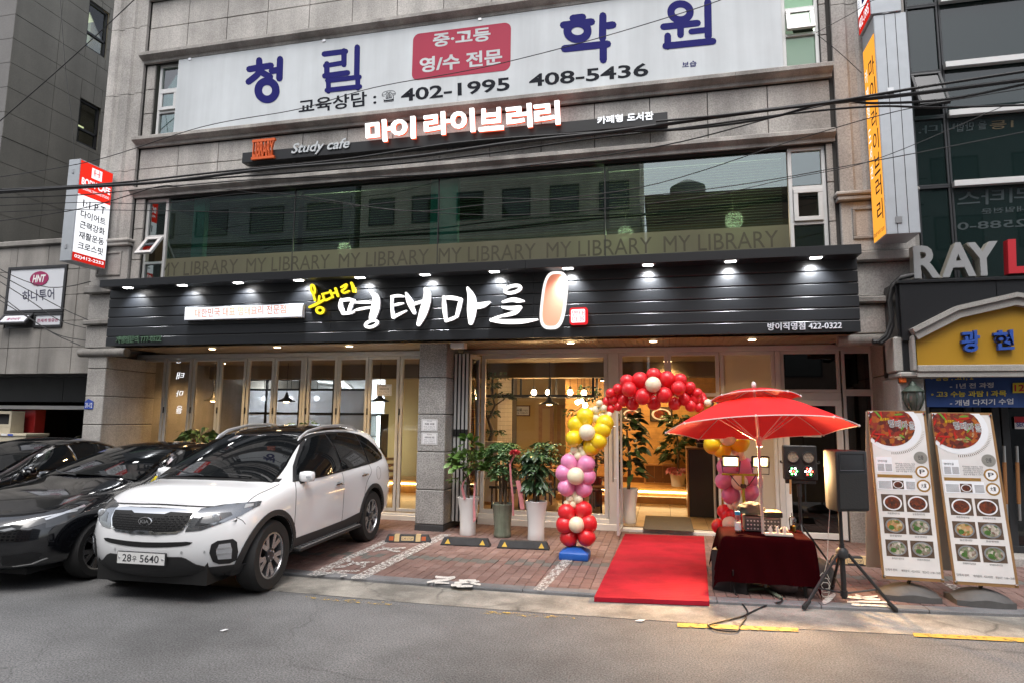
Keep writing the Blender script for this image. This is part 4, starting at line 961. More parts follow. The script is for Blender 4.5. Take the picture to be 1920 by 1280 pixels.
obj('parapet', MB().box(AX0,AX1,YN-.06,YN+.3,AZT,AZT+.12,.02), 'annex_stone', an)
obj('roof', MB().box(AX0,AX1,YN+.3,YN+3,AZT-.3,AZT-.1), 'dark_panel', an)
obj('garage_ceiling', MB().box(AX0,AX1,YN+.3,YN+6,AZB-.02,AZB+.1), 'dark_panel', an)
# recessed entrance under it
for a, b in ((AX0,-15.2),(-15.2,-12.9),(-12.9,AX1)):
    for e, f in ((fz(100,753,YN+1.2),2.78+.0),(2.785,AZB)): obj('dark_panel', MB().box(a+.006,b-.006,YN+1.0,YN+1.05,e,f-.005), 'dark_panel', an)
zbm = fz(100,765,YN+1.0)
obj('beam', MB().box(AX0,fx(195,765,YN),YN+.75,YN+1.0,zbm-.02,zbm+.06,.006), 'white_plain', an)
obj('dark_wall', MB().box(AX0,AX1,YN+4,YN+4.1,0,AZB), 'void_dark', an)
pbr('red_post', (.38,.02,.02), .5, noise=(3,.1))
p0, p1 = PY(52,760,YN+.9), PY(72,760,YN+.9)
obj('red_post', MB().box(p0.x,p1.x,YN+.85,YN+1.1,SWZ,zbm-.03,.01), 'red_post', an)
# red standing banner behind and the beige cabinet
bn = thing('standing_banner', 'dark red banner with pale script leaning beside the red post', 'banner', (-13.3,YN+1.4,SWZ))
a = PY(25,760,YN+1.3); b = PY(50,760,YN+1.3); pbr('banner_dark_red', (.22,.02,.02), .6, noise=(2,.3)); obj('cloth', MB().box(a.x,b.x,YN+1.28,YN+1.30,.3,zbm-.03), 'banner_dark_red', bn); mb = MB(); ribbon(mb, [(28,820,2),(36,808,4),(32,826,3),(42,812,3),(46,822,2)], lambda q: PY(q.x,q.y,YN+1.275), (0,.003,0)); obj('script', mb, 'paper', bn, fixn=False)
obj('foot', MB().box(a.x,b.x,YN+1.2,YN+1.4,SWZ-.02,SWZ+.05), 'black_plastic', bn)
bc_ = thing('beige_cabinet', 'beige cabinet with small stickers behind the black cars', 'cabinet', (-14,YN+.4,SWZ)); pbr('beige_paint', (.50,.45,.34), .6, noise=(3,.1))
b = PY(53,812,YN+.35); obj('body', MB().box(b.x-2.4,b.x,YN+.3,YN+.8,SWZ-.02,b.z-.06,.01), 'beige_paint', bc_); obj('lid', MB().box(b.x-2.42,b.x+.02,YN+.28,YN+.82,b.z-.058,b.z,.01), 'beige_paint', bc_)
for k, cx in enumerate((-.55,-.38)): obj('sticker', MB().box(b.x+cx-.07,b.x+cx+.07,YN+.276,YN+.279,b.z-.05,b.z-.01), 'plate_blue' if k else 'paper', bc_)
# dark appliance above
bx_ = thing('vending_box', 'dark metal box with pale frame standing on the beige cabinet', 'box', (-14.4,YN+.5,1.2)); c_ = PY(25,770,YN+.45); obj('frame', frame_mb(MB(), c_.x-2,c_.x,PY(25,800,YN+.45).z,c_.z,YN+.42,.06,.3), 'beige_paint', bx_); obj('grille', MB().box(c_.x-1.94,c_.x-.06,YN+.5,YN+.6,PY(25,800,YN+.45).z+.06,c_.z-.06), 'void_dark', bx_); obj('base', MB().box(c_.x-2,c_.x,YN+.42,YN+.72,b.z+.002,PY(25,800,YN+.45).z-.001), 'beige_paint', bx_)
# travel agency window sign
emis('agency_white', (.60,.62,.66), .42); pbr('magenta', (.30,.01,.09), .5); pbr('frame_black', (.02,.02,.022), .5); pbr('agency_ink', (.05,.05,.09), .6); pbr('agency_panel', (.62,.64,.68), .4)
ag = thing('agency_window_sign', 'black framed window filled with a white travel agency sign and oval logo', 'sign', (wx0,YN,wz0))
zsp = wz0+(wz1-wz0)*.24
obj('frame', frame_mb(MB(), wx0,wx1,zsp,wz1,YN-.03,.06,.12), 'frame_black', ag); obj('panel', MB().box(wx0+.05,wx1-.05,YN-.01,YN+.01,zsp+.05,wz1-.05), 'agency_panel', ag)
mb = MB(); cx, cz = PY(75,523,YN).x, PY(75,523,YN).z; mb.prism([Vector((cx+.24*math.cos(t*.2617993),YN-.02,cz+.155*math.sin(t*.2617993))) for t in range(24)], (0,.008,0)); ov = obj('oval_logo', mb, 'magenta', ag)
mb = MB(); text_on(mb, 'HNT', (cx-.17,YN-.022,cz-.08), (.34,0,0), (0,0,.16), .04, 0, (0,-1,0), .2); obj('lettering', mb, 'white_plain', ov, fixn=False)
ptext('lettering', ag, '하나투어', [(42,567),(102,562),(42,546)], YN-.01, 'agency_ink', .015)
xm = (wx0+wx1)/2
obj('lower_frame', frame_mb(MB(), xm+.03,wx1,wz0,zsp-.01,YN-.03,.05,.1).box(wx0,xm+.03,YN+.02,YN+.06,wz0,wz0+.04).box(wx0,xm+.03,YN+.05,YN+.06,wz0,zsp-.01), 'frame_black', ag)
obj('panel', MB().box(xm+.07,wx1-.04,YN-.01,YN+.01,wz0+.045,zsp-.055), 'agency_panel', ag)
mb = MB(); text_on(mb, '전세계 항공권', (xm+.12,YN-.013,wz0+.11), (wx1-xm-.24,0,0), (0,0,zsp-wz0-.24), .02, 0, (0,-1,0)); obj('lettering', mb, 'magenta', ag, fixn=False)
sf = frame_mb(MB(), wx0+.01,xm+.01,wz0,zsp-.01,YN-.02,.05,.05); sp = MB().box(wx0+.05,xm-.03,YN,YN+.02,wz0+.04,zsp-.05)
tm = MB(); text_on(tm, '중국비자', (wx0+.2,YN-.003,wz0+.11), (xm-wx0-.42,0,0), (0,0,zsp-wz0-.24), .02, 0, (0,-1,0))
M_ = Matrix.Translation((0,YN,zsp-.01))@Matrix.Rotation(-R(38),4,'X')@Matrix.Translation((0,-YN,-zsp+.01))
for mb, mt, nm in ((sf,'frame_black','open_sash'),(sp,'agency_panel','sash_panel'),(tm,'magenta','lettering')):
    mb.v = [tuple(M_@Vector(v)) for v in mb.v]; obj(nm, mb, mt, ag, fixn=nm != 'lettering')
# tall tower further left, its side wall facing the restaurant
tw = thing('stone_tower', 'tall dark stone tower rising behind the low building on the left', 'building', (-15,13,0))
TX = PY(30,20,YF+1.2).x; TY = YF+1.2
obj('front_backing', MB().box(TX-8,TX-.95,TY+.06,TY+12,0,24), 'joint_dark', tw)
for k in range(16):
    for i in range(3): obj('front_panel', MB().box(TX-.9-i*.9+.006,TX-i*.9-.006,TY,TY+.05,4+k*.62+.006,4+(k+1)*.62-.006), 'tower_front_stone', tw)
def tz(px, py): q = PX(px,py,TX); return q
w1 = [tz(163,35), tz(205,28)]; 
wy0, wy1 = tz(163,60).y, tz(203,60).y
wins = [(wy0, wy1, tz(163,88).z, tz(163,-5).z, True), (tz(140,270).y, tz(183,270).y, tz(137,262).z, tz(142,178).z, False)]
wins[1] = (wy0, wy1, wins[1][2], wins[1][3], False)
ys = [TY+i*1.15 for i in range(12)]; zs = [4+.62*k for k in range(18)]
for a, b in zip(ys, ys[1:]):
    for e, f in zip(zs, zs[1:]):
        hit = False
        for (u0,u1,v0,v1,_) in wins:
            if a < u1 and b > u0 and e < v1 and f > v0:
                hit = True
                for (aa,bb,ee,ff) in ((a,min(b,u0),e,f),(max(a,u1),b,e,f),(max(a,u0),min(b,u1),e,min(f,v0)),(max(a,u0),min(b,u1),max(e,v1),f)):
                    if bb-aa > .03 and ff-ee > .03: obj('side_panel', MB().box(TX-.05,TX,aa+.006,bb-.006,ee+.006,ff-.006), 'tower_stone', tw)
        if not hit: obj('side_panel', MB().box(TX-.05,TX+random.uniform(-.004,.004),a+.006,b-.006,e+.006,f-.006), 'tower_stone', tw)
emis('tower_lit', (.9,.95,.55), .75)
for i, (u0,u1,v0,v1,lit) in enumerate(wins):
    f = MB(); f.box(TX-.13,TX-.055,u0,u0+.06,v0,v1); f.box(TX-.13,TX-.055,u1-.06,u1,v0,v1); f.box(TX-.13,TX-.055,u0,u1,v0,v0+.06); f.box(TX-.13,TX-.055,u0,u1,v1-.06,v1); f.box(TX-.13,TX-.055,u0,u1,v0+(v1-v0)*.32,v0+(v1-v0)*.32+.06)
    wf = obj('window', f, 'frame_black', tw); obj('pane', MB().box(TX-.10,TX-.095,u0+.05,u1-.05,v0+.05,v1-.05), 'glass_tower', wf)
    obj('reveal', MB().box(TX-.9,TX-.14,u0-.3,u0-.2,v0-.3,v1+.3).box(TX-.9,TX-.14,u1+.2,u1+.3,v0-.3,v1+.3), 'office_wall', wf)
    if lit:  # ceiling and inner wall glow by their material, in place of room lamps
        obj('glow_ceiling', MB().box(TX-.7,TX-.2,u0+.1,u1-.1,v1-.25,v1-.2), 'tower_lit', wf)
        mb = MB(); text_on(mb, '5', (TX-.60,(u0+u1)/2-.2,v0+(v1-v0)*.5), (0,.3,0), (0,0,.42), .02, 0, (1,0,0)); obj('number_mark', mb, 'ink', wf, fixn=False)
        obj('inner_wall', MB().box(TX-.66,TX-.62,u0,u1,v0+(v1-v0)*.4,v1), emis('tower_wall_glow', (.55,.6,.42), .35), wf)
    else: obj('inner_lamp', MB().box(TX-.5,TX-.48,u0+.6,u1-.7,v0+(v1-v0)*.55,v0+(v1-v0)*.58), 'tower_lit', wf)
# ================================================================== right neighbour
pbr('black_granite', (.016,.017,.019), .3, speckle=(90,.3)); pbr('portal_trim', (.30,.29,.27), .7, noise=(4,.12), speckle=(80,.2))
pbr('gable_yellow', (.36,.195,.006), .5, noise=(2,.04)); pbr('gable_blue', (.02,.07,.32), .45); pbr('banner_blue', (.012,.05,.20), .6, noise=(1.5,.15))
pbr('banner_yellow', (.62,.50,.03), .6); pbr('banner_grey', (.55,.57,.60), .6); pbr('ray_face', (.27,.275,.28), .5, noise=(3,.06)); pbr('ray_side', (.50,.47,.40), .4, .5)
pbr('ray_red', (.45,.01,.02), .5); pbr('door_frame_dark', (.03,.032,.035), .45, .3); pbr('wood_handle', (.28,.13,.05), .4); pbr('ghost_print', (.028,.042,.045), .7); pbr('ghost_orange', (.07,.05,.02), .7)
rb = thing('curtain_wall_building', 'dark glass fronted building with grey window bars at the right edge', 'building', (6,YF,0))
YC = YF+.15; CX0 = XR+.03; CXM = fx(1768,180,YC); CX1 = 9.5
obj('structure', MB().box(CX0,CX1,YC+1.6,YC+12,0,16).box(CX0,CX0+.08,YC+.1,YC+1.6,0,16), 'void_dark', rb)
obj('end_strip', MB().box(XR+.002,CX0+.06,YC-.10,YC+.1,3.4,16,.006), 'granite_trim', rb)
zl = [3.4]+[fz(1740,y,YC) for y in (352,225,203,137,10)]+[10.6,12.5]
zl = [3.4, fz(1740,352,YC), fz(1740,222,YC), fz(1740,138,YC), fz(1740,12,YC), 10.6, 12.6]
for a, b in zip(zl, zl[1:]):
    f = obj('window', frame_mb(MB(), CX0+.1,CXM,a,b,YC-.03,.03,.08), 'door_frame_dark', rb)
    if abs(a-zl[2]) > .01: obj('pane', pane(CX0+.12,CXM-.02,a+.02,b-.02,YC), 'glass_curtain', f)
    else:
        sf = frame_mb(MB(), CX0+.11,CXM-.02,a+.02,b-.01,YC-.03,.04,.05); sp = pane(CX0+.14,CXM-.05,a+.05,b-.04,YC-.01)
        M_ = Matrix.Translation((0,YC,b))@Matrix.Rotation(-R(24),4,'X')@Matrix.Translation((0,-YC,-b))
        sf.v = [tuple(M_@Vector(v)) for v in sf.v]; sp.v = [tuple(M_@Vector(v)) for v in sp.v]
        s_ = obj('open_sash', sf, 'door_frame_dark', rb); obj('pane', sp, 'glass_side', s_)
zr = [3.4, fz(1800,348,YC), fz(1800,216,YC), fz(1800,125,YC), fz(1800,2,YC), 10.6, 12.6]
mb = MB()
xs_ = [CXM+.01, CXM+1.55, CXM+3.1, CX1]
for a, b in zip(zr, zr[1:]):
    for x0, x1 in zip(xs_, xs_[1:]):
        f = obj('window', frame_mb(MB(), x0,x1,a,b,YC-.02,.03,.07), 'door_frame_dark', rb); obj('pane', pane(x0+.02,x1-.02,a+.05,b-.02,YC), 'glass_curtain', f)
    obj('window_bar', MB().box(CXM+.02,CX1,YC-.11,YC-.021,b-.045,b+.045,.006), 'alu', rb)
# faint reversed lettering stuck inside the panes
for body, q, mt in (('리타스',[(1795,388),(1930,378),(1795,360)],'ghost_print'),('2588-0',[(1795,432),(1925,425),(1795,418)],'ghost_print'),('내일전문',[(1840,402),(1925,396),(1840,392)],'ghost_print'),('니다.',[(1722,252),(1790,246),(1722,237)],'ghost_print'),('을 만합',[(1792,248),(1850,242),(1792,232)],'ghost_print'),('1등',[(1856,244),(1900,240),(1856,228)],'ghost_orange')):
    mb = MB(); px_text(mb, body, q, YC-.004, .012, 0, 0, mirror=True); obj('window_lettering', mb, mt, rb, fixn=False)
# portal
PYF = 9.45; PX0 = fx(1690,560,PYF); PX1 = PX0+4.6; PZT = fz(1690,529,PYF); PZB = fz(1740,700,PYF)
pt = thing('portal', 'black granite portal with pale stone trim around the yellow gable sign', 'portal', (PX0+2,PYF,0))
def gp(x, y): return PY(1560+x/5.3333, 560+y/5.3333, PYF)
cx_ = gp(1825,0).x
# gable outline (inner), mirrored about its centre
inner = [gp(850,410), gp(1275,195), gp(1825,70)]; half = [(p.x,p.z) for p in inner]
full = half+[(2*cx_-x,z) for x,z in half[-2::-1]]
obj('granite_face', MB().box(PX0+.01,PX1,PYF+.10,PYF+.9,PZB,PZT-.01,.004), 'black_granite', pt)
for k in range(4):   # granite slabs either side of a joint
    a = PX0+k*1.15; obj('granite_slab', MB().box(a+.004,a+1.146,PYF+.06,PYF+.10,half[0][1]+.0,PZT-.015), 'black_granite', pt)
obj('coping', MB().box(PX0-.02,PX1,PYF+.03,PYF+.95,PZT-.01,PZT+.03,.004), 'black_granite', pt)
def off(pts, d):
    out = []
    for i, (x,z) in enumerate(pts):
        a = pts[max(i-1,0)]; b = pts[min(i+1,len(pts)-1)]; t = Vector((b[0]-a[0],b[1]-a[1])).normalized(); out.append((x-t.y*d, z+t.x*d))
    return out
outer = off(full, .16)
for i in range(len(full)-1):
    mb = MB(); q = [full[i], full[i+1], outer[i+1], outer[i]]
    mb.prism([Vector((x,PYF-.05,z)) for x,z in q], (0,.13,0)); obj('gable_trim', mb, 'portal_trim', pt)
    q2 = off(full,.10); q = [q2[i], q2[i+1], outer[i+1], outer[i]]
    mb = MB(); mb.prism([Vector((x,PYF-.09,z)) for x,z in q], (0,.038,0)); obj('gable_trim', mb, 'portal_trim', pt)
zb_ = gp(860,660).z; mb = MB(); mb.prism([Vector((x,PYF+.035,z)) for x,z in full]+[Vector((2*cx_-half[0][0],PYF+.035,zb_)),Vector((half[0][0],PYF+.035,zb_))], (0,.02,0))
ysn = thing('gable_sign', 'yellow gable shaped sign with raised blue Korean letters', 'sign', (cx_,PYF,zb_)); obj('panel', mb, 'gable_yellow', ysn)
for ch, q in (('광',[(1800,661),(1835,659),(1798,622)]),('현',[(1861,657),(1898,655),(1859,621)]),('학',[(1930,654),(1967,652),(1929,618)])):
    mb = MB(); px_text(mb, ch, q, PYF+.03, .03, .06, .002); obj('letter', mb, 'gable_blue', ysn)
obj('lower_bar', MB().box(half[0][0]-.02,PX1-.1,PYF-.02,PYF+.09,zb_-.09,zb_-.002,.01).box(half[0][0]-.02,PX1-.1,PYF+.0,PYF+.09,zb_-.16,zb_-.091,.006), 'portal_trim', pt)
xc0 = fx(1673,660,PYF+.2)
for (a, b, y_) in ((xc0,xc0+.17,PYF+.12),(xc0+.172,half[0][0]-.03,PYF-.04)): obj('capital_block', MB().box(a,b,y_,PYF+.5,zb_-.08,half[0][1]+.06,.02), 'portal_trim', pt)
obj('capital_block', MB().box(xc0+.02,half[0][0]+.3,PYF+.02,PYF+.5,zb_-.16,zb_-.085,.02), 'portal_trim', pt)
obj('side_return', MB().box(PX0-.03,PX0+.008,PYF+.12,YC,half[0][1]+.065,PZT-.012), 'black_granite', pt)
obj('column', MB().box(xc0+.05,xc0+.34,PYF+.14,YC+.1,SWZ-.02,zb_-.162,.01), 'granite', pt)
obj('column', MB().box(PX1-.4,PX1-.1,PYF+.14,YC+.1,SWZ-.02,zb_-.162,.01), 'granite', pt)
# doors
dx0 = fx(1740,850,YC-.05); dw = .95
obj('door_backing', MB().box(xc0+.35,PX1-.42,YC+.04,YC+.08,SWZ-.02,zb_-.16), 'void_dark', pt)
obj('step', MB().box(xc0+.34,PX1-.42,PYF+.3,YC-.02,SWZ-.02,SWZ+.10,.008), 'granite', pt)
for k, (a, b) in enumerate(((dx0-.2,fx(1825,850,YC)),(fx(1828,850,YC),fx(1876,850,YC)),(fx(1879,850,YC),fx(1960,850,YC)))):
    d_ = window(pt, a, b, SWZ+.105, 2.25, YC-.06, .09, .06, 'door_frame_dark', 'glass_dark', 'glass_door')
    if k < 2:
        hx = (b-.13 if k == 0 else a+.35)
for px_ in (1882,1906):
    a = PY(px_,835,YC-.12); b = PY(px_+6,975,YC-.12); h = MB(); h.tube([a,a.lerp(b,.22)], .02); hd = obj('door_handle', h, 'steel', pt, smooth=True)
    h = MB(); h.tube([a.lerp(b,.22),a.lerp(b,.78)], .023); obj('wood_grip', h, 'wood_handle', hd, smooth=True); h = MB(); h.tube([a.lerp(b,.78),b], .02); obj('grip_end', h, 'steel', hd, smooth=True)
st = thing('security_sticker', 'small red and white security sticker on the dark glass door at right', 'sticker', (4,YC,1.8))
a, b, c_ = PY(1903,803,YC-.065), PY(1925,803,YC-.065), PY(1903,780,YC-.065); obj('sheet', MB().box(a.x,b.x,YC-.067,YC-.064,a.z,c_.z), 'paper', st); obj('red_half', MB().box(a.x,b.x,YC-.070,YC-.0675,a.z+(c_.z-a.z)*.5,c_.z), 'ray_red', st)
mb = MB(); text_on(mb, 'SEC', (a.x+.02,YC-.071,a.z+.03), (b.x-a.x-.03,0,0), (0,0,.06), .02, 0, (0,-1,0)); obj('lettering', mb, 'gable_blue', st, fixn=False)
# blue banner under the gable
bb = thing('blue_banner', 'dark blue banner with yellow and white course list under the yellow sign', 'banner', (5,PYF,2.2))
a, b, c_ = PY(1738,762,PYF+.3), PY(1960,756,PYF+.3), PY(1737,700,PYF+.3)
mb = MB(); n_ = 18; vs = []
for i in range(n_+1):
    t = i/n_
    for z in (a.z, c_.z): vs.append((a.x+(b.x-a.x)*t, PYF+.3+.012*math.sin(t*17)*(1 if z == a.z else .3), z))
mb.add(vs, [(2*i,2*i+2,2*i+3,2*i+1) for i in range(n_)]); mb.add([(v[0],v[1]+.004,v[2]) for v in vs], [(2*i+1,2*i+3,2*i+2,2*i) for i in range(n_)]); obj('cloth', mb, 'banner_blue', bb, fixn=False)
for body, q, mt in (('• 중등 . 고1, 2',[(1745,714),(1825,712),(1745,703)],'banner_yellow'),('- 1년 전 과정',[(1781,728),(1863,726),(1781,718)],'banner_grey'),('• 고3 수능 과탐 I 과목',[(1746,744),(1887,742),(1746,733)],'banner_yellow'),('- 개념 다지기 수업',[(1781,760),(1900,757),(1781,749)],'banner_grey')):
    mb = MB(); px_text(mb, body, q, PYF+.28, .02, 0, 0); obj('lettering', mb, mt, bb, fixn=False)
mb = MB(); q = [PY(1899,736,PYF+.28),PY(1950,735,PYF+.28),PY(1950,716,PYF+.28),PY(1899,717,PYF+.28)]; mb.prism(q,(0,.003,0)); obj('yellow_patch', mb, 'banner_yellow', bb)
ptext('lettering', bb, '12월', [(1902,734),(1940,733),(1902,718)], PYF+.277, 'ray_red', .02)
# standing channel letters on the portal
ry = thing('channel_letters', 'grey capital letters RAY standing on the black portal', 'sign', (PX0+1,PYF+.3,PZT+.03))
for ch, q in (('R',[(1714,523),(1764,521),(1711,462)]),('A',[(1766,521),(1830,518),(1764,457)]),('Y',[(1832,519),(1858,517),(1810,455)])):
    if ch == 'Y': q = [(1816,519),(1874,516),(1812,456)]
    mb = MB(); px_text(mb, ch, q, PYF+.25, .03, .015, .0); l_ = obj('letter', mb, 'ray_face', ry); mb = MB(); px_text(mb, ch, q, PYF+.265, .036, .12, -.135); obj('letter_return', mb, 'ray_side', l_)
rl = thing('channel_letters', 'red capital letter cut off by the right edge of the picture', 'sign', (PX0+2,PYF+.3,PZT+.03)); mb = MB(); px_text(mb, 'L', [(1890,514),(1935,512),(1888,450)], PYF+.25, .03, .12, -.1); obj('letter', mb, 'ray_red', rl)
obj('foot', MB().box(PY(1890,514,PYF+.3).x,PY(1930,514,PYF+.3).x,PYF+.28,PYF+.34,PZT+.03,PZT+.1), 'black_plastic', rl)
obj('rail', MB().box(PY(1710,514,PYF+.3).x,PY(1875,514,PYF+.3).x,PYF+.30,PYF+.34,PZT+.03,PZT+.09), 'black_plastic', ry)
# wall lantern and orange box
pbr('lantern_green', (.05,.07,.055), .5, .3); glass('lantern_glass', (.5,.55,.5), .10, frost=.4, frostcol=(.4,.42,.38))
ln = thing('wall_lantern', 'dark green wall lantern with ribbed glass beside the blue banner', 'lantern', PY(1714,775,PYF+.1)); c0 = PY(1714,766,PYF+.08)
obj('glass_body', MB().lathe([(.055,-.02),(.10,.06),(.125,.14),(.115,.22)], c0, 16), 'lantern_glass', ln, smooth=True)
rb_ = MB()
for k in range(8):
    t = k*math.pi/4; rb_.tube([c0+Vector((r_*math.cos(t),r_*math.sin(t),z)) for r_,z in ((.058,-.02),(.104,.06),(.129,.14),(.119,.22))], .007, 5)
obj('ribs', rb_, 'lantern_green', ln); obj('cap', MB().lathe([(.13,.22),(.135,.235),(.08,.29),(.05,.31),(.03,.36),(.0,.39)], c0, 16), 'lantern_green', ln, smooth=30); obj('base', MB().lathe([(.0,-.09),(.06,-.08),(.075,-.045),(.06,-.02)], c0, 16), 'lantern_green', ln, smooth=30)
mb = MB(); mb.tube([c0+Vector((0,0,-.08)),c0+Vector((0,.05,-.16)),c0+Vector((0,.3,-.16))], .018); obj('arm', mb, 'lantern_green', ln, smooth=True)
ob = thing('orange_beacon', 'small orange box under the stone capital at the right portal', 'beacon', PY(1690,708,PYF+.4)); a, b = PY(1686,717,PYF+.13), PY(1696,704,PYF+.13); pbr('beacon_orange', (.55,.10,.01), .4); obj('shell', MB().box(a.x,b.x,PYF+.06,PYF+.14,a.z,b.z,.008), 'beacon_orange', ob); obj('back', MB().box(a.x-.005,b.x+.005,PYF+.1405,PYF+.16,a.z-.005,b.z+.005), 'black_plastic', ob)
# drooping conduit bundle from canopy to portal
cb = thing('conduit_bundle', 'thick black conduit drooping between the canopy and the portal', 'cable', (3.4,PYF,3))
mb = MB(); q = [PY(x,y,9.62) for x,y in ((1712,516),(1690,520),(1674,535),(1668,560),(1672,590),(1672,612),(1664,632),(1652,642),(1636,640))]; mb.tube(q, .035, 8); obj('conduit', mb, 'black_plastic', cb, smooth=True)
mb = MB(); q = [PY(x,y,9.58) for x,y in ((1710,517),(1686,523),(1671,540),(1666,565),(1670,600),(1661,628),(1645,641))]; mb.tube(q, .018, 8); obj('conduit', mb, 'rubber', cb, smooth=True)
# ================================================================== restaurant interior
pbr('ceiling_int', (.20,.16,.11), .8); pbr('wall_cream', (.52,.36,.14), .7, noise=(2,.05)); pbr('tile_white', (.72,.68,.60), .3); pbr('wood_plank', (.55,.31,.10), .45, noise=(3,.12), stain=(5,.18))
pbr('floor_tile_warm', (.40,.27,.13), .28, noise=(2,.15), stain=(3,.15)); pbr('stone_tile_warm', (.58,.43,.19), .6, noise=(2,.1)); pbr('black_iron', (.012,.012,.012), .5); pbr('wood_dark', (.16,.07,.025), .4, noise=(9,.2)); pbr('wood_mid', (.42,.22,.08), .4, noise=(9,.2))
pbr('mat_grey', (.10,.085,.065), .9, bump=(150,.4)); pbr('steel_kitchen', (.5,.52,.54), .35, .8); pbr('counter_dark', (.025,.022,.02), .45)
emis('bulb_globe', (1,.70,.40), 22); emis('bulb_white', (.95,.98,1), 26); emis('strip_warm', (1,.72,.34), 9); emis('pendant_inner', (1,.66,.3), 14); emis('fridge_glow', (.8,.95,1), 5); emis('picture_glow', (1,.50,.03), 1.6)
RX0, RX1, RYB = -10.7, DK0-.08, 17.4; RZF, RZC = .10, 3.02
room = struct(obj('restaurant_floor', MB().box(RX0,RX1,YG+.12,RYB,RZF-.08,RZF-.012), 'joint_dark'))
# floor tiles (individual ones behind the entrance, seen through the open door)
xt = RX0; rest_t = MB(); tiles = []
while xt < RX1-.1:
    yt = YG+.14
    while yt < RYB-.1:
        b_ = (xt+.004, min(xt+.596,RX1), yt+.004, min(yt+.596,RYB))
        if -5 < xt < 1.5 and yt < 16: obj('floor_tile', MB().box(b_[0],b_[1],b_[2],b_[3],RZF-.012,RZF), 'floor_tile_warm', room)
        else: rest_t.box(b_[0],b_[1],b_[2],b_[3],RZF-.012,RZF)
        yt += .6
    xt += .6
stuff(obj('floor_tile_rest', rest_t, 'floor_tile_warm', room))
struct(obj('restaurant_ceiling', MB().box(RX0,RX1,YG+.12,RYB,RZC,RZC+.1), 'ceiling_int'))
beam = MB().box(RX0,RX1,13.2,13.5,2.72,RZC-.002); struct(obj('ceiling_beam', beam, 'ceiling_int'))
wl = struct(obj('restaurant_wall', MB().box(RX0,RX1,RYB,RYB+.1,0,RZC).box(RX0-.1,RX0,YG+.12,RYB,0,RZC).box(RX1,RX1+.05,YG+.12,RYB,0,RZC), 'wall_cream'))
# wood plank wall behind the entrance
WX0, WX1, WY = PY(1060,850,15.6).x, RX1, 15.6
pk = struct(obj('plank_wall', MB().box(WX0,WX1,WY+.03,WY+.1,RZF,RZC), 'wood_dark')); z = RZF+.42
while z < RZC-.05:
    x_ = WX0+random.uniform(-.8,0)
    while x_ < WX1:
        e_ = x_+random.choice((1.2,1.6,2.0)); a, b = max(x_,WX0), min(e_,WX1)
        if b-a > .02: obj('plank', MB().box(a+.001,b-.001,WY+random.uniform(-.002,.002),WY+.03,z+.002,min(z+.13,RZC)-.002), 'wood_plank', pk)
        x_ = e_
    z += .13
# raised wooden platform with the light strip under its edge
pf = struct(obj('platform', MB().box(WX0,WX1,14.5,WY+.03,RZF,RZF+.30,.01), 'wood_plank')); tag_ = obj('light_strip', MB().box(WX0+.02,WX1-.7,14.47,14.495,RZF+.20,RZF+.23), 'strip_warm', pf)
obj('platform_step', MB().box(WX0,WX1,14.2,14.46,RZF,RZF+.14,.008), 'wood_mid', pf)
# cabinet in the wall
cbn = thing('low_cabinet', 'low wooden cabinet with sliding doors on the platform behind the entrance', 'cabinet', (-.6,15.3,RZF+.3)); a, b = PY(1208,905,15.3), PY(1262,870,15.3)
obj('case', frame_mb(MB(), a.x,b.x,RZF+.302,b.z,15.25,.04,.3), 'wood_mid', cbn)
for k in range(3): w_ = (b.x-a.x-.08)/3; obj('cabinet_door', MB().box(a.x+.04+w_*k+.004,a.x+.04+w_*(k+1)-.004,15.28,15.3,RZF+.345,b.z-.043), 'wood_dark', cbn)
# entrance mat
tag(obj('door_mat', MB().box(PZ(1206,990,RZF).x,PZ(1300,990,RZF).x,PZ(1250,993,RZF).y-.05,PZ(1250,968,RZF).y,RZF+.0005,RZF+.012,.004), 'mat_grey'), 'grey door mat on the tiles just inside the entrance', 'mat')
# pairs of shoes
pbr('shoe_red', (.30,.03,.02), .5); pbr('shoe_black', (.02,.02,.02), .5)
for k in range(6):
    px_ = 1183+k*11; p = PZ(px_,932,RZF); t = thing('slippers', 'slippers in the row below the light strip, %s from the left' % ['first','second','third','fourth','fifth','last'][k], 'slippers', p, 'slippers below the light strip')
    for s in (-.045,.045):
        mb = MB(); mb.lathe([(.001,-.115),(.03,-.11),(.037,-.05),(.030,.02),(.040,.08),(.02,.115),(.001,.12)], (p.x+s,p.y,RZF+.03), 8, 'y'); mb.v = [(v[0],v[1],RZF+.002+max(0,(v[2]-RZF))*.5) for v in mb.v]; obj('sole', mb, 'shoe_red' if k > 3 else 'shoe_black', t, smooth=True)
        mb = MB(); mb.tube([(p.x+s-.035,p.y-.04,RZF+.025),(p.x+s,p.y-.04,RZF+.07),(p.x+s+.035,p.y-.04,RZF+.025)], .012, 6); obj('strap', mb, 'shoe_red', t, smooth=True)
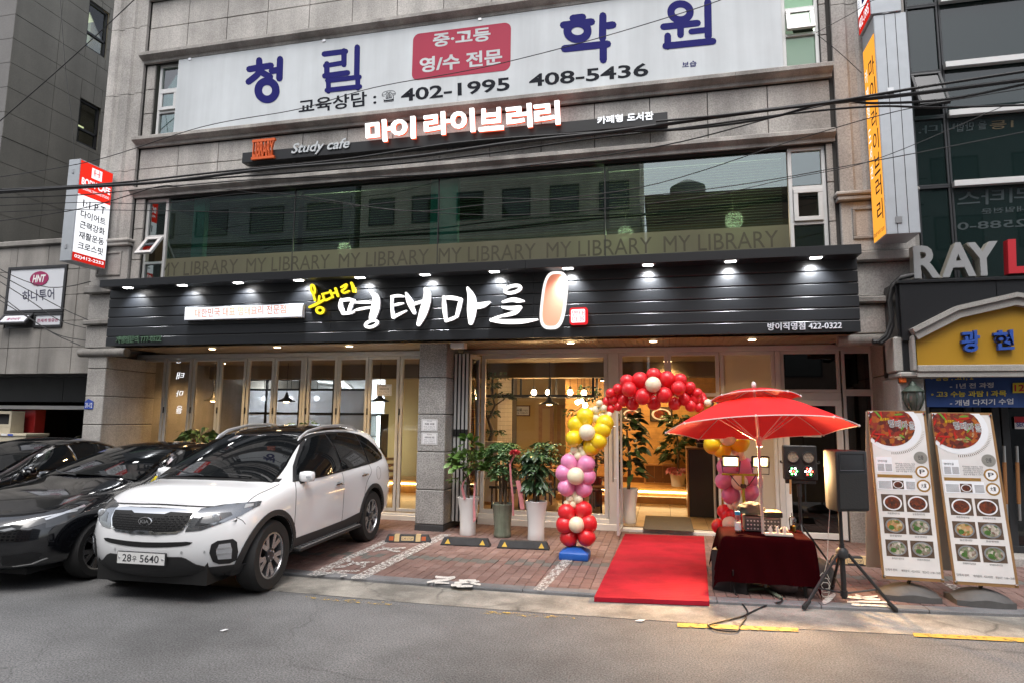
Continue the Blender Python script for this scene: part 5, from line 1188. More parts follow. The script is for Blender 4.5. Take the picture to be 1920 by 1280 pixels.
# food pictures: plates of braised fish
def food_mat(name, cols, scale=40):
    m, nt, out = _new(name); N = nt.nodes.new; L = nt.links.new; b = N('ShaderNodeBsdfPrincipled'); L(b.outputs[0], out.inputs[0]); b.inputs['Roughness'].default_value = .45
    tc = N('ShaderNodeNewGeometry'); v = N('ShaderNodeTexVoronoi'); v.inputs['Scale'].default_value = scale; v.inputs['Randomness'].default_value = 1
    nz = N('ShaderNodeTexNoise'); nz.inputs['Scale'].default_value = scale*.6; nz.inputs['Detail'].default_value = 4; L(tc.outputs['Position'], nz.inputs['Vector'])
    ad = N('ShaderNodeVectorMath'); ad.operation = 'MULTIPLY_ADD'; ad.inputs[1].default_value = (.03,.03,.03); L(nz.outputs['Color'], ad.inputs[0]); L(tc.outputs['Position'], ad.inputs[2]); L(ad.outputs[0], v.inputs['Vector'])
    cr = N('ShaderNodeValToRGB'); cr.color_ramp.interpolation = 'LINEAR'; el = cr.color_ramp.elements
    sp = N('ShaderNodeSeparateColor'); L(v.outputs['Color'], sp.inputs[0]); L(sp.outputs[0], cr.inputs[0])
    el[0].color = (*cols[0],1); el[0].position = 0; el[1].color = (*cols[-1],1); el[1].position = .95
    for i, c in enumerate(cols[1:-1]): k = el.new((i+1)/(len(cols)-1)*.95); k.color = (*c,1)
    L(cr.outputs[0], b.inputs['Base Color'])
food_mat('food_braise', [(.10,.008,.006),(.20,.02,.008),(.05,.01,.008),(.36,.10,.01),(.25,.02,.01),(.13,.02,.012)], 26)
food_mat('food_stew', [(.25,.05,.015),(.45,.28,.12),(.10,.14,.03),(.42,.16,.05),(.5,.42,.25),(.3,.08,.03)], 40)
food_mat('food_white', [(.30,.26,.22),(.05,.09,.02),(.55,.5,.44),(.12,.06,.04),(.45,.4,.33),(.06,.12,.03)], 40)
food_mat('food_dark', [(.05,.02,.012),(.14,.03,.012),(.03,.015,.012),(.20,.04,.012),(.08,.025,.015)], 55)
pbr('table_wood', (.09,.055,.035), .6, noise=(14,.3)); pbr('plate_white', (.72,.73,.76), .4); pbr('greens', (.05,.13,.02), .6, noise=(40,.4)); pbr('chili_red', (.42,.015,.01), .4); pbr('chili_green', (.12,.26,.03), .4)
def disc(mb, c, U, V, n=28, d=Vector((0,-.002,0))):
    pts = [c+U*math.cos(2*math.pi*k/n)+V*math.sin(2*math.pi*k/n) for k in range(n)]; mb.prism([p+d for p in pts], -d*.9)
def food_picture(px, Y, label, seed):
    a, b, c_ = PY(*px[0],Y), PY(*px[1],Y), PY(*px[2],Y); t = thing('food_picture', label, 'picture', (a.x,Y,a.z)); fm = ('black_iron')
    obj('frame', frame_mb(MB(), a.x,b.x,a.z,c_.z,Y-.03,.02,.03), fm, t); obj('ground', MB().box(a.x+.02,b.x-.02,Y-.02,Y-.005,a.z+.02,c_.z-.02), 'table_wood', t)
    ce = Vector(((a.x+b.x)/2,Y-.0215,(a.z+c_.z)/2)); rx, rz = (b.x-a.x)*.43, (c_.z-a.z)*.40
    mb = MB(); disc(mb, ce, Vector((rx,0,0)), Vector((0,0,rz))); obj('plate', mb, 'plate_white', t); mb = MB(); disc(mb, ce+Vector((0,-.003,0)), Vector((rx*.78,0,0)), Vector((0,0,rz*.76))); obj('food', mb, 'food_braise', t)
food_picture(((1166,789),(1202,789),(1166,764)), WY-.005, 'framed dish picture on the plank wall, left of the two', 1)
food_picture(((1219,789),(1261,789),(1219,762)), WY-.005, 'framed dish picture on the plank wall, right of the two', 2)
# certificate
ct = thing('framed_certificate', 'brown framed certificate on the cream wall behind the big window', 'picture', PY(980,770,RYB-.02)); a, b = PY(961,779,RYB-.02), PY(994,759,RYB-.02)
obj('frame', frame_mb(MB(), a.x,b.x,a.z,b.z,RYB-.04,.03,.04), 'wood_dark', ct); obj('sheet', MB().box(a.x+.02,b.x-.02,RYB-.03,RYB-.01,a.z+.02,b.z-.02), 'tile_white', ct)
mb = MB(); text_on(mb, '감사패', (a.x+.06,RYB-.0315,b.z-.17), (.2,0,0), (0,0,.09), .01, 0, (0,-1,0)); text_on(mb, '명태마을의 무궁한', (a.x+.06,RYB-.0315,a.z+.13), (b.x-a.x-.12,0,0), (0,0,.05), 0, 0, (0,-1,0)); text_on(mb, '발전을 기원합니다', (a.x+.06,RYB-.0315,a.z+.06), (b.x-a.x-.12,0,0), (0,0,.05), 0, 0, (0,-1,0)); obj('lettering', mb, 'ink', ct, fixn=False)
# white tiled column
tc_ = struct(obj('tiled_column', MB().box(PY(934,800,14.6).x,PY(958,800,14.6).x,14.65,15.2,RZF,RZC), 'joint_dark')); cx0, cx1 = PY(932,800,14.6).x, PY(959,800,14.6).x; zz_ = RZF; row = 0
while zz_ < RZC-.05:
    x_ = cx0-(.1 if row % 2 else 0)
    while x_ < cx1:
        a, b = max(x_,cx0), min(x_+.2,cx1)
        if b-a > .01: obj('tile', MB().box(a+.002,b-.002,14.63,14.65,zz_+.002,min(zz_+.1,RZC)-.002), 'tile_white', tc_)
        x_ += .2
    zz_ += .1; row += 1
# inner doors on the back wall
for k, px_ in enumerate((1010,1045)):
    a, b = PY(px_,850,RYB-.03), PY(px_+28,850,RYB-.03); t = tag(obj('inner_door', frame_mb(MB(), a.x,b.x,RZF,2.25,RYB-.06,.1,.06), 'wood_mid'), ['pale inner door left of the globe lamps','pale inner door behind the globe lamps, the right one'][k], 'door'); obj('door_leaf', MB().box(a.x+.1,b.x-.1,RYB-.05,RYB-.02,RZF,2.15), 'wall_cream', t)
# hanging iron frame
hf = thing('hanging_iron_frame', 'black iron box frame hung from the ceiling behind the big window', 'frame', PY(1000,740,13.4)); a, b = PY(905,741,13.3), PY(1112,692,13.3); mb = MB(); r_ = .022
Yh0, Yh1 = 13.3, 14.1
for y_ in (Yh0,Yh1):
    for z_ in (a.z,b.z): mb.box(a.x,b.x,y_-r_,y_+r_,z_-r_,z_+r_)
    for t in (0,.28,.62,1): x_ = a.x+(b.x-a.x)*t; mb.box(x_-r_,x_+r_,y_-r_,y_+r_,a.z+r_,b.z-r_)
for t in (0,.28,.62,1):
    x_ = a.x+(b.x-a.x)*t
    for z_ in (a.z,b.z): mb.box(x_-r_,x_+r_,Yh0+r_,Yh1-r_,z_-r_,z_+r_)
obj('bars', mb, 'black_iron', hf); mb = MB()
for t in (.02,.98): x_ = a.x+(b.x-a.x)*t; mb.tube([(x_,Yh0,b.z+r_),(x_,Yh0,RZC)], .01, 6)
obj('hangers', mb, 'black_iron', hf)
# globe bulbs
for k, (px_, py_, Y_) in enumerate(((1001,735,13.6),(1028,735,13.6),(1069,735,13.6),(1095,736,13.6),(1083,753,14.6),(1091,750,14.9),(1097,759,14.4))):
    p = PY(px_,py_,Y_); t = thing('globe_lamp', 'glowing globe bulb behind the big window, %s from the left' % ['first','second','third','sixth','fourth','fifth','seventh'][k], 'lamp', p, 'globe lamps behind the big window')
    obj('globe', MB().lathe([(.001,-.062),(.045,-.045),(.062,0),(.045,.045),(.03,.06)], p, 14), 'bulb_globe', t, smooth='all'); obj('socket', MB().lathe([(.03,.06),(.03,.12),(.01,.13)], p, 10), 'black_iron', t); mb = MB(); mb.tube([p+Vector((0,0,.13)),(p.x,p.y,RZC)], .006, 6); obj('cord', mb, 'black_iron', t)
    if k in (0,2,4): point('glow', p+Vector((0,-.12,-.1)), 16, (1,.62,.27), .08, t)
# cone pendants
def pendant(px_, py_, Y_, label, pw=26):
    p = PY(px_,py_,Y_); t = thing('pendant_lamp', label, 'lamp', p, 'black cone pendants', False)
    obj('shade', MB().lathe([(.20,0),(.19,.012),(.11,.05),(.055,.09),(.03,.16),(.022,.20),(.001,.21)], (0,0,0), 24), 'black_iron', t, smooth=50); obj('bulb', MB().lathe([(.001,-.025),(.05,-.018),(.06,-.004),(.001,-.002)], (0,0,0), 16), 'pendant_inner', t, smooth='all')
    mb = MB(); mb.tube([(0,0,.21),(0,0,RZC-p.z)], .006, 6); obj('cord', mb, 'black_iron', t); spot('glow', (0,0,-.05), (0,0,-2), pw*.5, (1,.60,.25), 110, .7, .06, t); return t
pendant(400,751,12.6,'black cone pendant lamp at far left behind the folding doors'); pendant(537,752,12.6,'black cone pendant lamp in front of the frosted kitchen glass'); pendant(712,752,12.6,'black cone pendant lamp under the notice on the folding doors'); pendant(1030,757,12.9,'black cone pendant lamp hanging behind the big window', 36)
# track spot over the entrance and one ceiling fitting seen behind the transom
p = PY(1130,713,13.8); t = thing('track_spot', 'small black ceiling spot lamp left of the entrance', 'lamp', p); obj('can', MB().lathe([(.05,0),(.05,.14),(.02,.16)], p, 14), 'black_iron', t, smooth=40); obj('bulb', MB().lathe([(.001,-.01),(.045,-.004),(.045,-.001)], p, 14), 'bulb_globe', t); mb = MB(); mb.tube([p+Vector((0,0,.16)),(p.x,p.y,RZC)], .008, 6); obj('stem', mb, 'black_iron', t); spot('glow', p+Vector((0,0,-.03)), p+Vector((.4,1.2,-1)), 42, (1,.62,.27), 120, .7, .05, t)
for k, (x_, y_) in enumerate(((0.1,13.0),(-.1,14.9),(-2.4,15.2),(-5.6,13.4),(-9.6,12.4))):
    t = thing('recessed_lamp', ['recessed lamp in the ceiling just inside the entrance','recessed lamp over the wooden platform','recessed lamp over the dining tables','recessed lamp near the yellow corridor','recessed lamp over the lit picture at far left'][k], 'lamp', (x_,y_,RZC), 'recessed ceiling lamps'); obj('lens', MB().lathe([(.07,-.004),(.07,-.012)], (x_,y_,RZC), 16), 'pendant_inner', t); obj('ring', MB().lathe([(.085,-.0005),(.085,-.0035)], (x_,y_,RZC), 16), 'alu_white', t); spot('glow', (x_,y_,RZC-.04), (x_,y_,0), [42,52,30,22,110][k], (1,.60,.24), 140, .7, .06, t)
# tables and chairs behind the big window
def table(x_, y_, w_, d_, label):
    t = thing('dining_table', label, 'table', (x_,y_,RZF), 'dining tables', False); obj('top', MB().box(-w_/2,w_/2,-d_/2,d_/2,.70,.74,.006), 'wood_mid', t)
    for sx in (-1,1):
        for sy in (-1,1): obj('leg', MB().box(sx*(w_/2-.06)-.02,sx*(w_/2-.06)+.02,sy*(d_/2-.06)-.02,sy*(d_/2-.06)+.02,.0,.70), 'black_iron', t)
    return t
def chair(x_, y_, rz, label):
    t = thing('dining_chair', label, 'chair', (x_,y_,RZF), 'wooden dining chairs', False, rz)
    obj('seat', MB().box(-.2,.2,-.2,.2,.43,.46,.008), 'wood_dark', t)
    for sx in (-1,1):
        obj('leg', MB().box(sx*.18-.018,sx*.18+.018,-.2,-.164,0,.43), 'wood_dark', t); obj('leg', MB().box(sx*.18-.018,sx*.18+.018,.164,.2,0,.92), 'wood_dark', t)
    for z in (.55,.68,.81): obj('back_slat', MB().box(-.162,.162,.172,.19,z,z+.06), 'wood_dark', t)
    return t
table(-2.2,12.9,1.3,.75,'wooden dining table nearest the big window'); table(-3.0,14.2,1.3,.75,'wooden dining table farther behind the big window'); table(-6.4,12.7,1.3,.75,'dining table behind the folding doors')
for k, (x_,y_,rz) in enumerate(((-2.95,12.4,2.6),(-1.7,12.3,3.3),(-2.5,13.5,.2),(-1.2,12.9,-1.6),(-5.9,13.3,.1))): chair(x_,y_,rz,['slatted chair near the left edge of the big window','slatted chair at the front side of the nearest table','slatted chair behind the nearest table','slatted chair at the table end near the entrance','slatted chair behind the folding doors'][k])
obj_ = thing('window_counter', 'black counter rail running along the inside of the big window', 'rail', (-2.2,YG+.3,RZF)); obj('rail', MB().box(BX0+.1,BX1-.1,YG+.26,YG+.30,.62,.66), 'black_iron', obj_)
for x_ in (BX0+.15,(BX0+BX1)/2,BX1-.15): obj('post', MB().box(x_-.015,x_+.015,YG+.265,YG+.295,RZF,.619), 'black_iron', obj_)
# dark reception desk right of the entrance
rd = thing('reception_desk', 'dark reception desk with machines at the right of the entrance', 'desk', PY(1318,960,12.6)); a, b = PZ(1293,966,RZF), PY(1343,842,12.6); obj('body', MB().box(a.x,b.x,12.5,13.3,RZF,b.z,.01), 'counter_dark', rd); obj('top', MB().box(a.x-.04,b.x+.04,12.46,13.34,b.z+.001,b.z+.03,.006), 'wood_dark', rd); obj('side_panel', MB().box(a.x-.03,a.x-.002,12.5,13.3,RZF,b.z), 'wood_mid', rd)
mn = thing('pos_terminal', 'black till machine on the reception desk', 'till', PY(1325,830,12.8)); obj('base', MB().box(b.x-.34,b.x-.04,12.6,12.9,b.z+.031,b.z+.11,.01), 'black_plastic', mn); obj('screen', MB().box(b.x-.36,b.x-.02,12.72,12.76,b.z+.115,b.z+.36,.01), 'black_gloss', mn)
# left: warm tiled wall with a lit picture
lw = struct(obj('stone_tiled_wall', MB().box(RX0,PY(352,760,13.3).x,13.33,13.4,RZF,RZC), 'joint_dark')); z = RZF; row = 0
while z < RZC-.02:
    x_ = RX0-(.3 if row % 2 else 0)
    while x_ < PY(352,760,13.3).x:
        a, b = max(x_,RX0), min(x_+.6,PY(352,760,13.3).x)
        if b-a > .02: obj('wall_tile', MB().box(a+.003,b-.003,13.3+random.uniform(-.003,.003),13.33,z+.003,min(z+.3,RZC)-.003), 'stone_tile_warm', lw)
        x_ += .6
    z += .3; row += 1
pc = thing('lit_picture', 'glowing yellow picture on the tiled wall behind the left folding doors', 'picture', PY(325,740,13.28)); a, b = PY(311,754,13.28), PY(343,727,13.28); obj('canvas', MB().box(a.x,b.x,13.26,13.29,a.z,b.z), 'picture_glow', pc); obj('shelf', MB().box(a.x-.05,b.x+.05,13.2,13.29,a.z-.07,a.z-.04), 'wood_mid', pc)
vt = thing('reflected_script', 'painted-in reflection of a glowing sign, mirrored letters on the second folding door from the left', 'lettering', PY(335,720,YG+.03))  # glowing letters set on the glass imitate the reflection of a lit sign
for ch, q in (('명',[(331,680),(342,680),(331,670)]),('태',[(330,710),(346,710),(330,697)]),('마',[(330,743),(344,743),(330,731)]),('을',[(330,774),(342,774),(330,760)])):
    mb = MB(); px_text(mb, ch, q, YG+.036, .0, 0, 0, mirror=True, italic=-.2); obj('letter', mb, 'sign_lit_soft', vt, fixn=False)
# kitchen partition: iron grid with clear panes above, frosted panes below
KY = 14.6; kx0, kx1 = PY(378,760,KY).x, PY(690,760,KY).x; kz1 = PY(500,730,KY).z; kz0 = PY(500,774,KY).z
kt = struct(obj('kitchen_partition', MB().box(kx0,kx1,KY,KY+.05,kz1-.02,kz1+.03).box(kx0,kx1,KY,KY+.05,kz0-.02,kz0+.03).box(kx0,kx1,KY,KY+.05,RZC-.25,RZC-.19), 'black_iron')); nk = 5
for i in range(nk+1):
    x_ = kx0+(kx1-kx0)*i/nk; obj('post', MB().box(x_-.025,x_+.025,KY-.002,KY+.052,RZF,RZC), 'black_iron', kt)
for i in range(nk):
    a = kx0+(kx1-kx0)*i/nk+.03; b = kx0+(kx1-kx0)*(i+1)/nk-.03
    obj('frosted_pane', MB().box(a,b,KY+.02,KY+.026,kz0+.03,kz1-.02), 'glass_kitchen', kt); obj('frosted_pane', MB().box(a,b,KY+.02,KY+.026,RZF+.6,kz0-.02), 'glass_kitchen', kt); obj('clear_pane', MB().box(a,b,KY+.02,KY+.026,kz1+.03,RZC-.25), 'glass_shop', kt)
obj('kick_panel', MB().box(kx0,kx1,KY+.01,KY+.05,RZF,RZF+.6), 'counter_dark', kt)
struct(obj('kitchen_wall', MB().box(kx0-.1,kx1+.5,RYB-.06,RYB-.01,0,RZC), 'steel_kitchen'))
for k, px_ in enumerate((495,545,594)):
    p = PY(px_,746,15.2); t = thing('kitchen_lamp', 'white lamp glowing through the frosted kitchen glass, %s of three' % ['left','middle','right'][k], 'lamp', p, 'kitchen lamps'); obj('bulb', MB().lathe([(.001,-.07),(.05,-.05),(.07,0),(.05,.05),(.001,.07)], p, 14), 'bulb_white', t, smooth='all'); mb = MB(); mb.tube([p+Vector((0,0,.07)),(p.x,p.y,RZC)], .008, 6); obj('cord', mb, 'black_iron', t); point('glow', p+Vector((0,.2,0)), 18, (.85,.93,1), .1, t)
for k, (px_, py_) in enumerate(((590,700),(655,702))):
    p = PY(px_,py_,16.2); t = thing('tube_lamp', ['cool tube lamp over the kitchen, left one','cool tube lamp over the kitchen, right one'][k], 'lamp', p, 'kitchen tube lamps'); obj('tube', MB().box(p.x-.45,p.x+.45,16.15,16.25,p.z-.03,p.z+.03,.01), 'bulb_white', t); obj('bracket', MB().box(p.x-.02,p.x+.02,16.18,16.22,p.z+.031,RZC), 'alu_white', t)
mb = MB(); q = [PY(x,y,16.5) for x,y in ((600,712),(640,716),(660,735))]; du = thing('exhaust_duct', 'shiny exhaust duct under the kitchen ceiling', 'duct', q[0]); mb.tube(q, .14, 12); obj('duct', mb, 'steel_kitchen', du, smooth=True)
# fridge and shelf near the corridor
fr = thing('drinks_fridge', 'small glass fronted drinks fridge glowing near the corridor', 'fridge', PZ(697,900,RZF)); a, b = PY(690,860,14.2), PY(716,775,14.2); obj('case', frame_mb(MB(), a.x,b.x,RZF,b.z,14.2,.04,.4), 'black_plastic', fr); obj('glow_panel', MB().box(a.x+.05,b.x-.05,14.5,14.52,RZF+.3,b.z-.05), 'fridge_glow', fr); obj('glass_front', MB().box(a.x+.03,b.x-.03,14.21,14.215,RZF+.04,b.z-.04), 'glass_shop', fr)
for k in range(3): obj('shelf', MB().box(a.x+.04,b.x-.04,14.25,14.5,RZF+.5+.4*k,RZF+.52+.4*k), 'steel', fr)
yc = struct(obj('corridor_wall', MB().box(kx1+.03,PY(800,800,15.5).x,15.5,15.6,RZF,RZC), 'wall_cream'))
bs = struct(obj('bench_platform', MB().box(kx1+.3,-4.2,14.4,15.4,RZF,RZF+.3,.01), 'wood_plank')); obj('light_strip', MB().box(kx1+.35,-4.25,14.37,14.395,RZF+.2,RZF+.23), 'strip_warm', bs)
# ================================================================== cars
pbr('car_white', (.80,.81,.82), .22, coat=1.0, spec=.5); pbr('car_black', (.004,.0045,.006), .12, coat=1.0)
pbr('car_glass', (.006,.007,.008), .02, spec=.6); pbr('car_gap', (.004,.004,.004), .7); pbr('car_cladding', (.022,.022,.023), .6, bump=(200,.15))
pbr('rim_alloy', (.45,.45,.46), .25, .9); pbr('rim_dark', (.06,.06,.065), .35, .7); pbr('lamp_clear', (.55,.57,.60), .08, .5, coat=1); pbr('lamp_dark', (.04,.042,.045), .1, coat=1); pbr('lamp_glass', (.22,.23,.245), .12, .75, coat=1); pbr('lamp_amber', (.5,.2,.03), .2); pbr('lamp_red', (.25,.01,.01), .15, coat=1)
pbr('plate_white_metal', (.70,.70,.69), .4); pbr('alloy_silver', (.55,.56,.57), .35, .6); pbr('pad_silver', (.5,.5,.5), .4, .7)
def car_body(st, name):
    """st: stations nose to tail, each a list of ring points (x,y,z), y > 0 side; mirrored, closed, subdivided"""
    n = len(st[0]); v = []; f = []
    for s in st:
        for p in s: v.append(p)
        for p in s: v.append((p[0],-p[1],p[2]))
    W_ = 2*n
    def L(i,j): return i*W_+j
    def Q(i,j): return i*W_+n+j
    for i in range(len(st)-1):
        for j in range(n-1):
            f.append((L(i,j),L(i+1,j),L(i+1,j+1),L(i,j+1))); f.append((Q(i,j),Q(i,j+1),Q(i+1,j+1),Q(i+1,j)))
        f.append((L(i,n-1),L(i+1,n-1),Q(i+1,n-1),Q(i,n-1))); f.append((L(i,0),Q(i,0),Q(i+1,0),L(i+1,0)))
    for i, flip in ((0,0),(len(st)-1,1)):
        for j in range(n-1):
            q = (L(i,j),L(i,j+1),Q(i,j+1),Q(i,j)); f.append(q if not flip else q[::-1])
    me = bpy.data.meshes.new(name); me.from_pydata(v, [], f); o = bpy.data.objects.new(name, me); COL.objects.link(o)
    return o
def bake(o, levels, cuts):
    bm = bmesh.new(); bm.from_mesh(o.data); bmesh.ops.recalc_face_normals(bm, faces=bm.faces[:]); bm.to_mesh(o.data); bm.free()
    m_ = o.modifiers.new('s','SUBSURF'); m_.levels = 5; m_.render_levels = 5
    dg = bpy.context.evaluated_depsgraph_get(); full = bpy.data.meshes.new_from_object(o.evaluated_get(dg))
    bm = bmesh.new(); bm.from_mesh(full); bvh = BVHTree.FromBMesh(bm); bm.free(); m_.levels = levels
    hs_ = []
    for (x, z, r, w0, w1) in cuts:
        mb = MB()
        for s in (-1,1):
            n = 48; vs = [(x+r*math.cos(2*math.pi*k/n), s*y, z+r*math.sin(2*math.pi*k/n)) for y in (w0,w1) for k in range(n)]
            mb.add(vs, [(k,(k+1)%n,(k+1)%n+n,k+n) for k in range(n)]+[tuple(range(n-1,-1,-1)), tuple(range(n,2*n))])
        h = obj('cutter', mb, 'car_gap'); hs_.append(h)
        b_ = o.modifiers.new('b','BOOLEAN'); b_.operation = 'DIFFERENCE'; b_.solver = 'EXACT'; b_.object = h; b_.material_mode = 'TRANSFER'
    dg = bpy.context.evaluated_depsgraph_get(); me = bpy.data.meshes.new_from_object(o.evaluated_get(dg)); o.modifiers.clear(); o.data = me
    for h in hs_: bpy.data.objects.remove(h)
    me.polygons.foreach_set('use_smooth', [True]*len(me.polygons)); me.set_sharp_from_angle(angle=R(50))
    return bvh
def decal(parent, name, poly, axis, bvh, mat, offs=.004, res=.05, side=1, thick=.012, fit=False):
    """flat outline pressed onto the body. axis 'y': poly in (x,z) from the side; 'x': (y,z) from the front (side=1) or rear; 'z': (x,y) from above"""
    bm = bmesh.new(); bm.faces.new([bm.verts.new((a,b,0)) for a,b in poly])
    xs = [p[0] for p in poly]; ys = [p[1] for p in poly]
    for ax, lo, hi in ((0,min(xs),max(xs)),(1,min(ys),max(ys))):
        k = lo+res
        while k < hi-1e-4:
            co = Vector((k,0,0)) if ax == 0 else Vector((0,k,0)); no = Vector((1,0,0)) if ax == 0 else Vector((0,1,0))
            bmesh.ops.bisect_plane(bm, geom=bm.verts[:]+bm.edges[:]+bm.faces[:], plane_co=co, plane_no=no); k += res
    ok = True
    D = {'y':Vector((0,-side,0)),'x':Vector((-side,0,0)),'z':Vector((0,0,-1))}[axis]
    tops = {}
    for v in bm.verts:
        a, b = v.co.x, v.co.y
        p = Vector((a,0,b)) if axis == 'y' else Vector((0,a,b)) if axis == 'x' else Vector((a,b,0))
        hit = bvh.ray_cast(p-D*4, D)
        if hit[0] is None: tops[v] = None
        else: tops[v] = (hit[0], hit[1])
    bad = [v for v in bm.verts if tops[v] is None]
    for v in bad:
        # nearest good neighbour depth
        g_ = min((u for u in bm.verts if tops[u] is not None), key=lambda u: (u.co-v.co).length)
        a, b = v.co.x, v.co.y; p = Vector((a,0,b)) if axis == 'y' else Vector((0,a,b)) if axis == 'x' else Vector((a,b,0)); i = 'xyz'.index(axis); p[i] = tops[g_][0][i]; tops[v] = (p, tops[g_][1])
    bm.verts.index_update(); idx = {v:i for i,v in enumerate(bm.verts)}; nv = len(bm.verts)
    vs = [None]*nv; bs = [None]*nv
    for v in bm.verts:
        p, n_ = tops[v]; n2 = n_ if n_.dot(D) < 0 else -n_; vs[idx[v]] = p+n2*offs-D*0; bs[idx[v]] = p+n2*(offs-thick)
    if fit:
        import numpy as np
        i = 'xyz'.index(axis); A = np.array([[*v] for v in vs]); p_, q_ = [A[:,k] for k in range(3) if k != i]
        B = np.stack([p_**a*q_**b for a in range(3) for b in range(3-a)], 1) if axis != 'x' else np.stack([p_**0,q_,q_**2,p_**2,p_**2*q_], 1)
        sol = np.linalg.lstsq(B, A[:,i], rcond=None)[0]; F_ = B@sol; sg = -D[i]; sh = max(0, min(.06, float(np.percentile((A[:,i]-F_)*sg, 100))))
        for k in range(nv): vs[k][i] = F_[k]+sg*sh
    fs = [[idx[v] for v in f.verts] for f in bm.faces]; mb = MB(); be = [[idx[v] for v in e.verts] for e in bm.edges if len(e.link_faces) == 1]
    mb.add(vs+bs, fs+[(a,b,b+nv,a+nv) for a,b in be]); bm.free()
    o = obj(name, mb, mat, parent, smooth=35)
    return o
def strip2(pts, w):
    """thin closed outline round a polyline in 2-D"""
    P = [Vector(p) for p in pts]; l = []; r = []
    for i, p in enumerate(P):
        t = (P[min(i+1,len(P)-1)]-P[max(i-1,0)]).normalized(); n_ = Vector((-t.y,t.x)); l.append(p+n_*w/2); r.append(p-n_*w/2)
    return [tuple(q) for q in l+r[::-1]]
def smooth2(pts, n=5, closed=False):
    P = [Vector(p) for p in pts]; out = []; m_ = len(P)
    rng = range(m_) if closed else range(m_-1)
    for i in rng:
        g_ = lambda k: P[k % m_] if closed else P[max(0,min(m_-1,k))]
        p0, p1, p2, p3 = g_(i-1), g_(i), g_(i+1), g_(i+2)
        for k in range(n): t = k/n; out.append(tuple(.5*((2*p1)+(p2-p0)*t+(2*p0-5*p1+4*p2-p3)*t*t+(3*p1-p0-3*p2+p3)*t**3)))
    if not closed: out.append(tuple(P[-1]))
    return out
def wheel(parent, x, y, r, wd, spokes, rimr, dark=False):
    s = 1 if y > 0 else -1; t = obj('wheel', MB().lathe([(rimr,-wd/2),(r-.03,-wd/2),(r-.008,-wd/2+.03),(r,-wd/2+.06),(r,wd/2-.06),(r-.008,wd/2-.03),(r-.03,wd/2),(rimr+.01,wd/2-.004),(rimr,wd/2-.02)], (x,y,r), 48, 'y', False), 'rubber', parent, smooth=30)
    tr = MB()
    yo = y+s*(wd/2-.02)
    obj('rim_barrel', MB().lathe([(rimr+.004,-wd/2+.02),(rimr+.004,wd/2-.012),(rimr-.012,wd/2-.01),(rimr-.02,wd/2-.03),(rimr-.03,-wd/2+.02)] if s > 0 else [(rimr+.004,wd/2-.02),(rimr+.004,-wd/2+.012),(rimr-.012,-wd/2+.01),(rimr-.02,-wd/2+.03),(rimr-.03,wd/2-.02)], (x,y,r), 48, 'y', False), 'rim_alloy', t, smooth=40)
    obj('brake_disc', MB().lathe([(.14,-.01),(.14,.01),(.001,.012)], (x,y-s*.0,r), 24, 'y'), 'rim_dark', t)
    obj('rim_back', MB().lathe([(rimr-.025,-.004),(rimr-.025,.004),(.001,.005)], (x,y-s*.05,r), 32, 'y'), 'car_gap', t)
    sp = MB(); sd_ = MB()
    for k in range(spokes):
        for dd in ((-.085,.085) if spokes <= 5 else (0,)):
            a = 2*math.pi*k/spokes+math.pi/2
            ca, sa = math.cos(a), math.sin(a); 
            def P(rad, tang, yy): return (x+rad*ca-tang*sa, yy, r+rad*sa+tang*ca)
            w0, w1 = (.020,.034) if spokes <= 5 else (.022,.045); tg0, tg1 = dd*.45, dd*1.0*rimr/.24
            y0, y1 = yo-s*.012, yo-s*.002
            vs = [P(.045,tg0-w0,y0),P(.045,tg0+w0,y0),P(rimr-.012,tg1+w1*.9,y1),P(rimr-.012,tg1-w1*.9,y1)]
            vs2 = [(p[0],p[1]-s*.045,p[2]) for p in vs]; sp.add(vs+vs2, [(0,1,2,3),(7,6,5,4),(0,4,5,1),(1,5,6,2),(2,6,7,3),(3,7,4,0)])
    obj('spokes', sp, 'rim_dark' if dark else 'rim_alloy', t)
    obj('hub_cap', MB().lathe([(.075,-.03),(.072,.0),(.035,.006),(.001,.008)] if s > 0 else [(.075,.03),(.072,.0),(.035,-.006),(.001,-.008)], (x,yo-s*.004,r), 20, 'y'), 'rim_dark', t, smooth=40)
    nuts = MB()
    for k in range(5): a = 2*math.pi*k/5; nuts.lathe([(.011,-.01),(.011,.004*s),(.001,.006*s)], (x+.052*math.cos(a),yo+s*.001,r+.052*math.sin(a)), 8, 'y')
    obj('lug_nuts', nuts, 'chrome', t)
    return t
def mirror_part(parent, x, y, z, mat, s):
    bm = bmesh.new(); bmesh.ops.create_cube(bm, size=1)
    for v in bm.verts: v.co = Vector((x+v.co.x*.13, y+s*(.10+v.co.y*s*.19), z-.035+v.co.z*.135))
    bmesh.ops.subdivide_edges(bm, edges=bm.edges[:], cuts=2, use_grid_fill=True); 
    for _ in range(3): bmesh.ops.smooth_vert(bm, verts=bm.verts[:], factor=.5, use_axis_x=True, use_axis_y=True, use_axis_z=True)
    mb = MB(); mb.bm(bm); bm.free(); o = obj('door_mirror', mb, mat, parent, smooth='all')
    mb = MB(); mb.box(x-.05,x+.05,y-s*.03,y+s*.05,z-.12,z-.07,.01); obj('mirror_stalk', mb, 'black_plastic', o)
    mb = MB(); mb.box(x+.062,x+.068,y+s*.12,y+s*.18,z-.05,z-.025); obj('turn_lamp', mb, 'lamp_clear', o)
    return o

